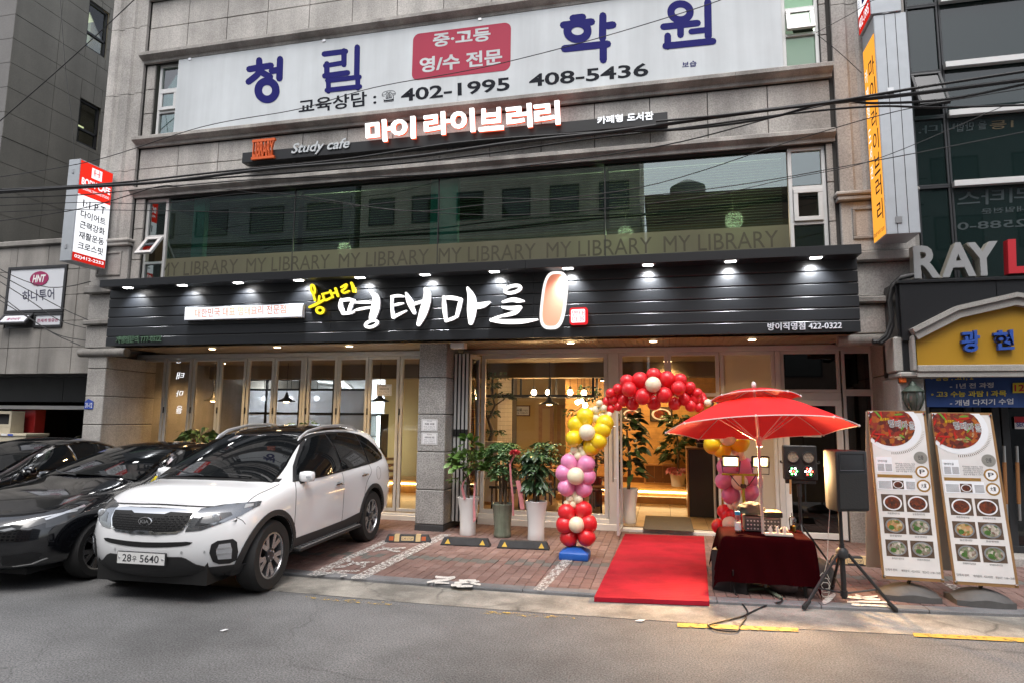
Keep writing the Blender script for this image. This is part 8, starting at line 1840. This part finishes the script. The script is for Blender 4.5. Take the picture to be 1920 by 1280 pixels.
def canopy(r0, r1, h0, h1, name, hang, bulge):
    mb = MB(); na = 64; nr = 8; vs = []
    for j in range(nr+1):
        t = j/nr
        for k in range(na):
            a = 2*math.pi*k/na+R(22.5)*0+R(8); sec = (k % 8)/8; between = math.sin(math.pi*sec)      # 8 panels
            r_ = (r0+(r1-r0)*t)*(1-.075*between*t); h = h0+(h1-h0)*(t**bulge)-.03*between*math.sin(math.pi*min(t,.999))+.012*between*t
            vs.append(uv(a, r_, h))
    mb.add(vs, [(j*na+k,j*na+(k+1)%na,(j+1)*na+(k+1)%na,(j+1)*na+k) for j in range(nr) for k in range(na)])
    if r0 < .02: pass
    o_ = obj(name, mb, 'umbrella_red', um, smooth=30, fixn=False)
    ed = MB(); ring = [vs[nr*na+k] for k in range(na)]+[vs[nr*na]]; ed.tube(ring, .006, 5); obj('edge_trim', ed, 'umbrella_trim', o_)
    for k in range(8):
        tip = vs[nr*na+k*8]; obj('rib_tip', MB().lathe([(.001,-.014),(.013,-.006),(.013,.006),(.001,.014)], tip, 8), 'umbrella_trim', o_)
        rb_ = MB(); rb_.tube([vs[j*na+k*8]-axis*.012 for j in range(nr+1)], .005, 5); obj('rib', rb_, 'pole_white', o_)
canopy(.26, RU, HU-.17, .02, 'canopy', 0, 1.5); canopy(.01, .47, HU-.02, HU-.14, 'top_tier', 0, 1.5)
mb = MB(); mb.tube([Vector((ub.x,UY,SWZ+.02)),ctr-paxis*.1,ctr,ctr+axis*(HU-.02)], .017, 10); obj('pole', mb, 'pole_white', um, smooth=True)
obj('ferrule', MB().lathe([(.012,-.02),(.026,0),(.026,.03),(.015,.05),(.001,.055)], ut, 12), 'umbrella_trim', um, smooth=True)
j0 = Vector((ub.x,UY,SWZ))+paxis*1.15; mb = MB(); mb.tube([j0-paxis*.06,j0+paxis*.05], .026, 10); obj('pole_joint', mb, 'pole_white', um, smooth=True)
j0 = ctr-axis*.12; mb = MB(); mb.tube([j0-axis*.05,j0+axis*.06], .03, 10); hb = obj('runner', mb, 'pole_white', um, smooth=True)
for k in range(8): a = 2*math.pi*k/8+R(8); mb = MB(); mb.tube([j0, uv(a, RU*.52, (HU-.16)*(1-.52**1.7)+.0)], .005, 5); obj('stretcher', mb, 'pole_white', um)
mb = MB()
for k in range(4): a = R(20+90*k); mb.tube([(ub.x,UY,SWZ+.03),(ub.x+.32*math.cos(a),UY+.32*math.sin(a),SWZ+.015)], .018, 6)
pbr('stand_green', (.16,.18,.13), .6); obj('cross_foot', mb, 'stand_green', um)
# ------------------------------------------------------------------ work lights on a green stand
emis('halogen', (1,.80,.5), 14); emis('halogen_mid', (1,.74,.36), 1.2); emis('halogen_edge', (1,.55,.16), .7); pbr('stand_lime', (.35,.42,.03), .45); FY = 8.28
fs_ = thing('work_light_stand', 'lime green stand with two glaring halogen work lights behind the table', 'work light', (.93,FY,SWZ)); bz = PY(1393,889,FY).z; bx0, bx1 = PY(1353,886,FY).x, PY(1427,890,FY).x; mxx = PY(1393,889,FY).x
mb = MB(); mb.box(bx0,bx1,FY-.012,FY+.012,bz-.012,bz+.012,.003); obj('cross_bar', mb, 'stand_lime', fs_); mb = MB(); mb.tube([(mxx,FY,SWZ+.25),(mxx,FY,bz-.012)], .017, 8); obj('post', mb, 'stand_lime', fs_, smooth=True)
for k in range(3): a = R(90+120*k); mb = MB(); mb.tube([(mxx,FY,SWZ+.45),(mxx+.36*math.cos(a),FY+.36*math.sin(a),SWZ+.01)], .012, 6); obj('leg', mb, 'stand_lime', fs_)
obj('clamp', MB().box(mxx-.03,mxx+.03,FY-.03,FY+.03,bz-.16,bz-.11,.008), 'black_plastic', fs_)
for px_, py_, rz in ((1370,864,R(-6)),(1426,865,R(10))):
    c_ = PY(px_,py_,FY); M_ = Matrix.Translation(c_)@Matrix.Rotation(rz,4,'Z')@Matrix.Rotation(R(12),4,'X')
    mb = MB(); frame_mb(mb, -.10,.10,-.065,.065,-.02,.012,.05); mb.box(-.095,.095,.03,.06,-.06,.06,.01); mb.v = [tuple(M_@Vector(v)) for v in mb.v]; h_ = obj('lamp_head', mb, 'black_plastic', fs_)
    for k_, (fx_, mt_) in enumerate(((1,'halogen_edge'),(.93,'halogen_mid'),(.80,'halogen'))):
        mb = MB(); mb.box(-.088*fx_,.088*fx_,-.002*k_,-.002*k_+.0015,-.053*fx_,.053*fx_); mb.v = [tuple(M_@Vector(v)) for v in mb.v]; obj('glass_face', mb, mt_, h_)
    mb = MB(); mb.tube([M_@Vector((-.11,.02,0)),Vector((c_.x-.09,FY,bz+.012)),Vector((c_.x+.09,FY,bz+.012)),M_@Vector((.11,.02,0))], .006, 6); obj('yoke', mb, 'black_plastic', h_)
    spot('beam', M_@Vector((0,-.04,0)), M_@Vector((0,-1,-.02)), 185, (1,.60,.27), 150, .8, .07, fs_)
mb = MB(); mb.tube([(bx0+.1,FY-.02,bz-.01),(mxx-.05,FY-.03,bz-.13),(mxx,FY-.03,bz-.14),(mxx+.06,FY-.03,bz-.12),(bx1-.06,FY-.02,bz-.0)], .006, 6); obj('cord', mb, 'black_plastic', fs_, smooth=True)
# ------------------------------------------------------------------ tripod speaker
tc_ = Vector((1.74,7.30,SWZ)); hub = PY(1580,1037,tc_.y); sp_t = PY(1592,843,tc_.y).z; sp_b = PY(1592,955,tc_.y).z
ts = thing('tripod_stand', 'black tripod stand under the tall loudspeaker near the kerb', 'stand', tc_); cxh = Vector((PY(1582,1100,tc_.y).x,tc_.y,0)); tc_.x = cxh.x
mb = MB(); mb.tube([(tc_.x,tc_.y,SWZ+.06),(tc_.x,tc_.y,sp_b-.002)], .02, 12); mb.tube([(tc_.x,tc_.y,SWZ+.05),(tc_.x,tc_.y,hub.z+.1)], .026, 12); obj('pole', mb, 'black_plastic', ts, smooth=True)
obj('collar', MB().lathe([(.03,-.05),(.06,-.03),(.06,.03),(.035,.06)], (tc_.x,tc_.y,hub.z), 14), 'black_plastic', ts, smooth=40); obj('brace_collar', MB().lathe([(.035,-.03),(.035,.03)], (tc_.x,tc_.y,SWZ+.10), 12), 'black_plastic', ts)
feet = [PZ(1508,1141,.02), PZ(1680,1146,.012), PZ(1559,1107,SWZ+.01)]
# legs of equal length are not forced: they go where they stand
for f_ in feet:
    d = (f_-Vector((tc_.x,tc_.y,hub.z))); st_ = Vector((tc_.x,tc_.y,hub.z))+Vector((d.x,d.y,0)).normalized()*.055
    mb = MB(); mb.tube([st_, f_+Vector((0,0,.012))], .016, 8); l_ = obj('leg', mb, 'black_plastic', ts, smooth=True); mb = MB(); mb.tube([f_+(st_-f_).normalized()*.10, f_+Vector((0,0,.02)), f_], [.022,.024,.02], 8); obj('rubber_foot', mb, 'rubber', l_, smooth=True)
    mb = MB(); mid = st_.lerp(f_,.62); mb.tube([(tc_.x,tc_.y,SWZ+.10), mid], .009, 6); obj('brace', mb, 'black_plastic', ts)
sp_ = thing('loudspeaker', 'tall black loudspeaker on the tripod beside the red parasol', 'speaker', (tc_.x,tc_.y,sp_b)); al = R(-28)
def SPX(x, y): return Vector((tc_.x+.05+x*math.cos(al)-y*math.sin(al), tc_.y+x*math.sin(al)+y*math.cos(al), 0))
# plan: the front faces right of the camera; the back is narrower
plan = [(-.19,-.16),(.19,-.16),(.19,.02),(.11,.20),(-.11,.20),(-.19,.02)]
plan = [(x*.9,y*.9) for x,y in plan]; al = R(20)
mb = MB(); mb.prism([SPX(x,y)+Vector((0,0,sp_b)) for x,y in plan], (0,0,sp_t-sp_b)); bm = bmesh.new(); me_ = bpy.data.meshes.new('x'); me_.from_pydata(mb.v,[],mb.f); bm.from_mesh(me_); bmesh.ops.recalc_face_normals(bm, faces=bm.faces[:]); bmesh.ops.bevel(bm, geom=bm.edges[:], offset=.018, segments=2, affect='EDGES', profile=.5); mb = MB(); mb.bm(bm); bm.free(); obj('cabinet', mb, 'black_plastic', sp_, smooth=30)
def face(x0, x1, z0, z1, o_): return [SPX(x*.9,-.144-o_)+Vector((0,0,z)) for x,z in ((x0,z0),(x1,z0),(x1,z1),(x0,z1))]
H_ = sp_t-sp_b
mb = MB(); mb.prism(face(-.165,.165,sp_b+.03,sp_b+H_*.62,.006), SPX(0,0)-SPX(0,-.01)); obj('woofer_grille', mb, 'rubber', sp_)
a = face(-.15,.15,sp_t-H_*.33,sp_t-.03,.006); b = [p_.lerp(sum(a,Vector())/4,.45)+(SPX(0,.0)-SPX(0,-.035)) for p_ in a]; mb = MB(); mb.add(a+b, [(0,1,5,4),(1,2,6,5),(2,3,7,6),(3,0,4,7),(4,5,6,7)]); obj('horn', mb, 'rim_dark', sp_, fixn=False)
mb = MB(); mb.prism([SPX(-.08,.185)+Vector((0,0,sp_b+.1)),SPX(.08,.185)+Vector((0,0,sp_b+.1)),SPX(.08,.185)+Vector((0,0,sp_b+H_*.6)),SPX(-.08,.185)+Vector((0,0,sp_b+H_*.6))], SPX(0,.003)-SPX(0,0)); obj('rear_panel', mb, 'mixer_grey', sp_)
mb = MB(); mb.tube([PY(1556,950,7.42),PY(1553,1000,7.42),PY(1551,1050,7.42),PY(1545,1075,7.42)], .004, 5); c0 = PY(1545,1075,7.42)
mb.tube([c0+Vector((.05*math.cos(k*.9),.02*math.sin(k*.7),-.05+.07*math.sin(k*.9)-.006*k)) for k in range(22)], .004, 5); tag(obj('coiled_cord', mb, 'cable_white', None, smooth=True), 'tan cord hanging in a coil from the back of the loudspeaker', 'cord')
# ------------------------------------------------------------------ party light bar
PYY = 9.1; emis('led_red', (1,.05,.03), 9); emis('led_green', (.1,1,.15), 9); emis('led_mixw', (1,1,1), 9); pbr('lens_dim', (.30,.27,.22), .3, .4)
pl = thing('party_light', 'black four lamp disco light on a stand before the dark door', 'stage light', (1.7,PYY,SWZ)); a, b = PY(1471,898,PYY), PY(1531,835,PYY); obj('housing', MB().box(a.x,b.x,PYY,PYY+.12,a.z,b.z,.01), 'black_plastic', pl); w_ = b.x-a.x; h_ = b.z-a.z
for i, (u, v) in enumerate(((.28,.66),(.74,.66),(.28,.25),(.74,.25))):
    c_ = Vector((a.x+w_*u,PYY-.002,a.z+h_*v)); r_ = w_*.19; l_ = obj('lamp', MB().lathe([(r_,.0),(r_,-.02),(r_*.9,-.022),(r_*.86,-.004)], c_, 24, 'y'), 'black_plastic', pl, smooth=40); obj('lens', MB().lathe([(r_*.84,-.003),(r_*.84,-.006)], c_, 24, 'y'), 'lens_dim' if i < 2 else 'black_gloss', l_)
    for k in range(7):
        an_ = k*math.pi/3; q = c_+(Vector((0,0,0)) if k == 6 else Vector((r_*.52*math.cos(an_),0,r_*.52*math.sin(an_)))); obj('led', MB().lathe([(.012,-.0065),(.009,-.012),(.001,-.014)], q, 8, 'y'), 'lens_dim' if i < 2 else (['led_green','led_mixw','led_green','led_mixw','led_green','led_mixw','led_red'] if i == 2 else ['led_red','led_mixw','led_red','led_mixw','led_red','led_green','led_mixw'])[k], l_)
mb = MB(); text_on(mb, 'CHAUVET' if False else 'LED PAR', (a.x+w_*.42,PYY-.0015,b.z-.03), (w_*.16,0,0), (0,0,.012), .01, 0, (0,-1,0)); mb = MB()
for s_ in (-1,1): c_ = Vector(((a.x+b.x)/2+s_*(w_/2+.03),PYY+.05,a.z+h_*.48)); mb = MB(); mb.tube([c_-Vector((s_*.03,0,0)),c_], .008, 6); mb.tube([c_,c_+Vector((0,0,.03))], .014, 6); obj('side_knob', mb, 'black_plastic', pl)
xm_ = PY(1502,950,PYY).x; mb = MB(); mb.tube([(xm_,PYY+.06,SWZ+.1),(xm_,PYY+.06,a.z-.05)], .02, 10); mb.tube([(xm_,PYY+.06,a.z-.22),(xm_,PYY+.06,a.z-.06)], .03, 10); obj('stand_pole', mb, 'black_plastic', pl, smooth=True); obj('stand_head', MB().box(a.x+.02,b.x-.02,PYY+.02,PYY+.10,a.z-.05,a.z-.001,.006), 'black_plastic', pl)
for k in range(3): an_ = R(30+120*k); mb = MB(); mb.tube([(xm_,PYY+.06,SWZ+.5),(xm_+.4*math.cos(an_),PYY+.06+.4*math.sin(an_),SWZ+.015)], .013, 6); obj('stand_leg', mb, 'black_plastic', pl)
mb = MB(); mb.tube([PY(1482,898,PYY-.01),PY(1482,925,PYY-.01)], .014, 6); obj('pan_handle', mb, 'wood_mid', pl)

# ------------------------------------------------------------------ menu banner stands
pbr('banner_print', (.66,.64,.63), .55, noise=(3,.04), stain=(2.5,.07)); pbr('banner_brown', (.24,.13,.05), .55, noise=(5,.12)); pbr('stand_base', (.085,.082,.08), .6, noise=(9,.2)); pbr('medal_gold', (.45,.26,.08), .35, .5); pbr('medal_grey', (.32,.31,.28), .4, .4); pbr('print_text', (.10,.10,.11), .8); pbr('board_pale', (.40,.36,.30), .6, noise=(3,.08)); pbr('news_paper', (.72,.74,.78), .7)
def menu_stand(px, Yb, lean, label, base_px):
    """px: bottom left, bottom right, top left pixels; panel leans back by 'lean' metres at the top"""
    bl, br = PY(*px[0],Yb), PY(*px[1],Yb); tl, tr = PY(*px[2],Yb+lean), PY(*px[3],Yb+lean); br.z = bl.z = (bl.z+br.z)/2; tl.z = tr.z = (tl.z+tr.z)/2
    t = thing('menu_banner_stand', label, 'banner stand', (base_px.x,base_px.y,SWZ)); U = (br-bl); V = (tl-bl); N_ = U.cross(V).normalized();
    if N_.y > 0: N_ = -N_
    def P(u, v, o_=0.): return bl+U*u+V*v+N_*o_
    def sheet(u0,u1,v0,v1,o_,mat,nm,par=t,th=.002): mb = MB(); mb.prism([P(u0,v0,o_),P(u1,v0,o_),P(u1,v1,o_),P(u0,v1,o_)], -N_*th); return obj(nm, mb, mat, par)
    def ell(cu, cv, ru, rv, o_, mat, nm, par=t, n=28, clip=None):
        pts = [(cu+ru*math.cos(2*math.pi*k/n), cv+rv*math.sin(2*math.pi*k/n)) for k in range(n)]; pts = [(min(max(a,.012),.988),min(b,.994)) for a,b in pts]; out = []
        for q in pts:
            if not out or (abs(q[0]-out[-1][0])+abs(q[1]-out[-1][1])) > 1e-5: out.append(q)
        mb = MB(); mb.prism([P(a,b,o_) for a,b in out], -N_*.0008); return obj(nm, mb, mat, par)
    def tx(body, u0, u1, v0, v1, o_, mat, bold=.0, par=t): mb = MB(); text_on(mb, body, P(u0,v0,o_), U*(u1-u0), V*(v1-v0), bold, 0, N_); obj('lettering', mb, mat, par, fixn=False)
    sheet(0,1,0,1,0,'banner_brown','board',th=.012); pr = sheet(.035,.955,.018,.985,.003,'banner_print','print')
    asp = U.length/V.length
    ell(.40,.900,.50,.50*asp*.92,.0045,'plate_white','dish_plate'); ell(.37,.905,.42,.42*asp*.9,.006,'food_braise','dish')
    rnd = random.Random(5)
    for k in range(16):
        cu, cv = .37+rnd.uniform(-.34,.34), .905+rnd.uniform(-.09,.085); an_ = rnd.uniform(0,3.14); lu, w_ = rnd.uniform(.05,.13), .018; d = Vector((math.cos(an_)*lu, math.sin(an_)*lu*asp)); n2 = Vector((-math.sin(an_)*w_, math.cos(an_)*w_*asp)); col_ = ['chili_red','chili_green','food_stew','chili_red'][k % 4]; pts = [(cu+d.x*c1+n2.x*c2, cv+d.y*c1+n2.y*c2) for c1,c2 in ((-1,0),(-.5,.9),(.4,1),(1,0),(.4,-1),(-.5,-.9))]
        pts = [(min(max(a,.012),.988),min(b,.994)) for a,b in pts]; mb = MB(); mb.prism([P(a,b,.0072+.0002*k) for a,b in pts], -N_*.0006); obj('garnish', mb, col_, t)
    for k in range(26):
        an_ = R(-95+k*3.6); mb = MB(); q0 = (.40+.51*math.cos(an_), .90+.51*asp*.93*math.sin(an_)); q1 = (.40+.555*math.cos(an_), .90+.555*asp*.93*math.sin(an_))
        if q1[0] < .95: mb.prism([P(q0[0]-.004,q0[1],.0046),P(q0[0]+.006,q0[1],.0046),P(q1[0]+.006,q1[1],.0046),P(q1[0]-.004,q1[1],.0046)], -N_*.0006); obj('rim_tick', mb, 'table_wood', t)
    for i, ch in enumerate('명태마을'): tx(ch, .34+.115*i, .44+.115*i, .895-.004*i, .945-.004*i, .0112, 'paper', .035); tx(ch, .345+.115*i, .435+.115*i, .897-.004*i, .943-.004*i, .0116, 'ink', .0)
    tx('용대리', .20,.36,.935,.955,.0112,'juice_yellow',.01)
    for k, (cv, mt, s_) in enumerate(((.715,'medal_grey','인증'),(.63,'medal_gold','P'),(.548,'medal_gold','大賞'))): ell(.83,cv,.115,.115*asp*.98,.0045,mt,'medal'); ell(.83,cv,.085,.085*asp*.98,.0055,'paper' if k else 'medal_grey','medal_face'); tx(s_, .785,.875,cv-.012,cv+.014,.0066,'ink',.01)
    sheet(.07,.34,.625,.715,.0045,'news_paper','news_clip'); sheet(.06,.70,.52,.588,.0045,'news_paper','news_clip'); sheet(.07,.66,.592,.610,.0045,'medal_gold','gold_band'); tx('명태마을', .10,.26,.683,.697,.0058,'ink')
    for k in range(7): sheet(.09,.20,.632+k*.0062,.635+k*.0062,.0056,'ink_grey','text_line'); sheet(.22,.33,.632+k*.0062,.635+k*.0062,.0056,'ink_grey','text_line'); sheet(.08,.29,.527+k*.0065,.530+k*.0065,.0056,'ink_grey','text_line'); sheet(.54,.69,.527+k*.0065,.530+k*.0065,.0056,'ink_grey','text_line')
    for k, s_ in enumerate(('명태마을 자랑하는 맛집','신선한 재료와 정성으로 매일 준비','용대리 황태를 그대로 담았습니다','건강한 밥상을 약속드립니다','감사합니다')): tx(s_, .39+.01*(k%2),.72-.01*(k%2),.672-.0115*k,.681-.0115*k,.0056,'print_text')
    def dish(u0,u1,v0,v1,mt,cap,round_): 
        sheet(u0,u1,v0,v1,.0045,'table_wood','dish_photo'); cu, cv = (u0+u1)/2, (v0+v1)/2; ell(cu,cv,(u1-u0)*.43,(v1-v0)*.44,.006,'plate_white' if round_ else 'steel_kitchen','dish_plate'); ell(cu,cv,(u1-u0)*.36,(v1-v0)*.36,.0072,mt,'dish')
        if not round_: ell(cu-(u1-u0)*.16,cv-(v1-v0)*.12,(u1-u0)*.13,(v1-v0)*.14,.0084,'greens','greens')
        tx(cap, cu-.10,cu+.10,v0-.017,v0-.006,.0056,'ink')
    sheet(.31,.50,.525,.575,.0058,'table_wood','dish_photo'); ell(.405,.55,.085,.022,.007,'plate_white','dish_plate'); ell(.405,.55,.07,.018,.0082,'food_dark','dish')
    for k, (v0, v1) in enumerate(((.392,.492),(.262,.357),(.132,.227))):
        for i, (u0, u1) in enumerate(((.10,.465),(.51,.885))): dish(u0,u1,v0,v1,[['food_dark','food_dark'],['food_stew','food_white'],['food_white','food_white']][k][i],[['매콤명태조림','알콤명태조림'],['얼큰명태탕','맑은명태탕'],['명태왕만두얼큰전골','명태왕만두맑은전골']][k][i],k == 0)
    tx('단체석 완비', .06,.25,.048,.062,.0056,'ink'); tx('예약문의 : 422-0322', .32,.62,.046,.060,.0056,'ink'); tx('영업시간 : 11:00 ~ 23:00', .66,.95,.044,.058,.0056,'ink')
    for u, v in ((.03,.985),(.965,.985),(.03,.018),(.965,.018)): mb = MB(); c_ = P(u,v,.006); mb.lathe([(.001,-.012),(.014,-.008),(.014,.008),(.001,.012)], c_, 10); obj('corner_clip', mb, 'chrome', t, smooth=True)
    rl = PY(*px[4],Yb+.42); q_ = [rl, rl+U, tr+Vector((.0,.05,-.01)), tl+Vector((.0,.05,-.01))]; mb = MB(); mb.prism(q_, (0,.012,0)); obj('rear_panel', mb, 'board_pale', t)
    # pole behind and water base
    mb = MB(); mb.tube([(base_px.x,base_px.y,SWZ+.12), P(.5,.03,-.03), P(.5,.9,-.03)], .018, 8); obj('back_pole', mb, 'black_plastic', t, smooth=True)
    for k in (0,1):
        q0, q1 = (P(.08,.03,-.02),P(.92,.97,-.02)) if k == 0 else (P(.92,.03,-.026),P(.08,.97,-.026)); mb = MB(); mb.tube([q0,q1], .006, 6); obj('cross_rod', mb, 'black_plastic', t)
    mb = MB(); bw_, bd_ = .26, .20; cx, cy = base_px.x, base_px.y; nseg = 9; vs = []; top = []
    for j in range(nseg+1):
        s_ = -1+2*j/nseg
        for i in range(nseg+1):
            u_ = -1+2*i/nseg; hgt = .055+.10*max(0,1-(u_*u_*.8+s_*s_*.8)); vs.append((cx+u_*bw_, cy+s_*bd_*(1-.18*u_*u_), SWZ+hgt))
    W2 = nseg+1; fs2 = [(j*W2+i,j*W2+i+1,(j+1)*W2+i+1,(j+1)*W2+i) for j in range(nseg) for i in range(nseg)]; mb.add(vs, fs2)
    rim = [j for j in range(W2)]+[j*W2+nseg for j in range(1,W2)]+[nseg*W2+i for i in range(nseg-1,-1,-1)]+[j*W2 for j in range(nseg-1,0,-1)]; rv = [vs[k] for k in rim]; n_ = len(rv); mb.add(rv+[(v[0],v[1],SWZ) for v in rv], [(k,(k+1)%n_,(k+1)%n_+n_,k+n_) for k in range(n_)]); obj('water_base', mb, 'stand_base', t, smooth=60)
    return t
menu_stand(((1655,1084),(1771,1091),(1626,768),(1738,770),(1624,1062)), 7.60, .16, 'menu banner stand nearer the loudspeaker, left of the two', Vector((PZ(1700,1118,SWZ).x,7.72,0)))
menu_stand(((1789,1094),(1911,1102),(1745,771),(1857,774),(1737,1066)), 7.60, .16, 'menu banner stand nearest the right edge of the picture', Vector((PZ(1828,1125,SWZ).x,7.70,0)))
# black cable on the road
mb = MB(); pts_ = [(1368,1085),(1378,1110),(1400,1142),(1398,1152),(1370,1160),(1335,1168),(1328,1172),(1345,1180),(1380,1182),(1388,1172),(1398,1158),(1402,1150),(1440,1133),(1462,1128),(1467,1123),(1460,1118)]
q = [PZ(x,y,.016 if y > 1130 else SWZ+.016) for x,y in pts_]; q[0] = Vector((q[1].x-.02,ty0-.08,.30)); dense = []
for i in range(len(q)-1):
    p0, p1, p2, p3 = q[max(i-1,0)], q[i], q[i+1], q[min(i+2,len(q)-1)]
    for k in range(5): s_ = k/5; dense.append(.5*((2*p1)+(p2-p0)*s_+(2*p0-5*p1+4*p2-p3)*s_*s_+(3*p1-p0-3*p2+p3)*s_**3))
for d in dense: d.z = max(d.z,.014)
mb.tube(dense, .008, 6); tag(obj('power_cable', mb, 'black_plastic', None, smooth=True), 'black power cable looping from the table onto the road', 'cable')
# ================================================================== overhead cables
def sag(a, b, s, n=24): return [a.lerp(b, k/n)-Vector((0,0,4*s*(k/n)*(1-k/n))) for k in range(n+1)]
pbr('cable_black', (.010,.010,.011), .6)
CY = 8.3
def cable(pts, r, label, Y=CY, yl=None):
    """pts: pixels along the cable, hung in a vertical plane along the street"""
    q = [PY(x,y,Y if yl is None else yl[0]+(yl[1]-yl[0])*i/(len(pts)-1)) for i,(x,y) in enumerate(pts)]; dense = []
    for i in range(len(q)-1):
        p0, p1, p2, p3 = q[max(i-1,0)], q[i], q[i+1], q[min(i+2,len(q)-1)]
        for k in range(8): s_ = k/8; dense.append(.5*((2*p1)+(p2-p0)*s_+(2*p0-5*p1+4*p2-p3)*s_*s_+(3*p1-p0-3*p2+p3)*s_**3))
    dense.append(q[-1]); mb = MB(); mb.tube(dense, r*1.2, 6); tag(obj('overhead_cable', mb, 'cable_black', None, smooth=True), label, 'cable', 'overhead cables along the street')
cable([(-40,362),(130,352),(300,342),(500,318),(760,296),(960,268),(1150,247),(1400,212),(1560,192),(1700,178),(1960,145)], .020, 'thickest black cable bundle sweeping across the whole facade')
cable([(-40,358),(200,345),(420,322),(640,300),(860,268),(1100,250),(1280,243),(1440,222),(1560,190),(1640,194),(1780,186),(1960,150)], .013, 'black cable twisted round the thickest bundle', 8.34)
cable([(-40,365),(200,350),(400,335),(700,312),(900,290),(1100,262),(1300,238),(1480,214),(1640,200),(1760,202),(1960,196)], .011, 'black cable just under the thickest bundle', 8.38)
cable([(-40,372),(150,366),(330,349),(520,335),(760,330),(980,312),(1250,272),(1500,208),(1700,170),(1960,130)], .007, 'thin black cable crossing just above the second floor glass', 8.42)
cable([(1230,228),(1340,218),(1480,202),(1570,190),(1700,168),(1960,128)], .012, 'black cable rising from the end of the library sign to the right', 8.26)
cable([(-40,338),(170,303),(380,238),(560,205),(700,165),(900,128),(1100,78),(1300,18),(1400,-18)], .005, 'thin black wire slanting across the big white sign')
cable([(-40,262),(100,140),(190,58),(262,-10)], .007, 'dark wire slanting up across the tower on the left', 8.9)
cable([(112,-20),(122,120),(135,230),(140,296)], .004, 'thin wire hanging down to the red and white projecting sign', 8.9)
cable([(-40,388),(150,380),(300,382),(500,362),(750,395),(900,385),(1200,352),(1500,260),(1700,205),(1960,160)], .005, 'thin wire sagging low over the second floor glass', 8.45)
cable([(-40,400),(120,394),(330,396),(560,398),(820,372),(1100,374),(1350,352),(1640,302),(1960,240)], .005, 'lowest thin wire across the second floor glass', 8.5)
cable([(300,350),(420,355),(600,378),(800,398),(1000,402),(1300,372),(1480,335),(1640,300),(1880,200)], .004, 'hair-thin wire dipping in front of the middle blinds', 8.48)
cable([(-40,420),(150,392),(290,352),(330,350)], .006, 'short wire rising to the cable bundle at far left', 8.4)
cable([(1530,62),(1600,24),(1640,0),(1700,-10)], .004, 'wire slanting from the right narrow window to the white light box', 9.3)
cable([(1533,66),(1575,100),(1616,138)], .004, 'wire running down from the right narrow window to the orange sign', 9.3)
for k, pts in enumerate(([(-30,488),(30,520),(85,538),(130,537),(170,528)],[(-30,500),(60,548),(120,580),(165,600)],[(-30,510),(50,560),(110,600),(160,615)],[(-30,530),(40,585),(100,625),(150,647)],[(-30,545),(60,600),(110,628),(160,638)])):
    cable(pts, .007, 'black service wire strung to the left pier, %s from the top' % ['first','second','third','lowest','fourth'][k], 9.6)
# ================================================================== opposite side of the street (seen only as reflections and as shade)
pbr('opp_stone', (.48,.44,.36), .8, noise=(1,.15), streak=(1.2,.2)); pbr('opp_brick', (.22,.15,.11), .85, noise=(1.5,.2)); pbr('opp_grey', (.26,.26,.26), .8, noise=(1,.2))
def opposite(x0, x1, h, Y, mat, label, nx, lit):
    t = thing('opposite_building', label, 'building', ((x0+x1)/2,Y,0)); obj('wall', MB().box(x0,x1,Y-10,Y,0,h), mat, t)
    nz = int((h-1)//3); w_ = (x1-x0)/nx
    for i in range(nx):
        for k in range(nz):
            a = x0+w_*i+w_*.2; b = a+w_*.6; z = 1.2+3*k; f = obj('window', frame_mb(MB(), a,b,z,z+1.7,Y-.02,.08,.06), 'frame_black', t); obj('pane', MB().box(a+.06,b-.06,Y+.005,Y+.01,z+.06,z+1.64), 'glass_dark', f)
    obj('parapet', MB().box(x0-.1,x1+.1,Y-10,Y+.1,h,h+.4), mat, t)
    return t
YO = -14.0
opposite(-38,-18,20,YO,'opp_grey','grey block across the street, left end of the row',5,0); opposite(-17.6,-1.05,24,YO,'opp_stone','tall beige block across the street facing the restaurant',6,0)
t = opposite(-.7,12,13.6,YO-.3,'opp_brick','lower brown block with a water tank across the street',4,0)
obj('water_tank', MB().lathe([(1.0,0),(1.0,1.3),(.3,1.7)], (1.6,YO-3,14.0), 20), 'opp_grey', t, smooth=40)
opposite(12.4,30,17,YO,'opp_grey','grey block across the street, right end of the row',5,0)
for o in bpy.data.objects:
    for k in ('_w','_p'):
        if k in o: del o[k]
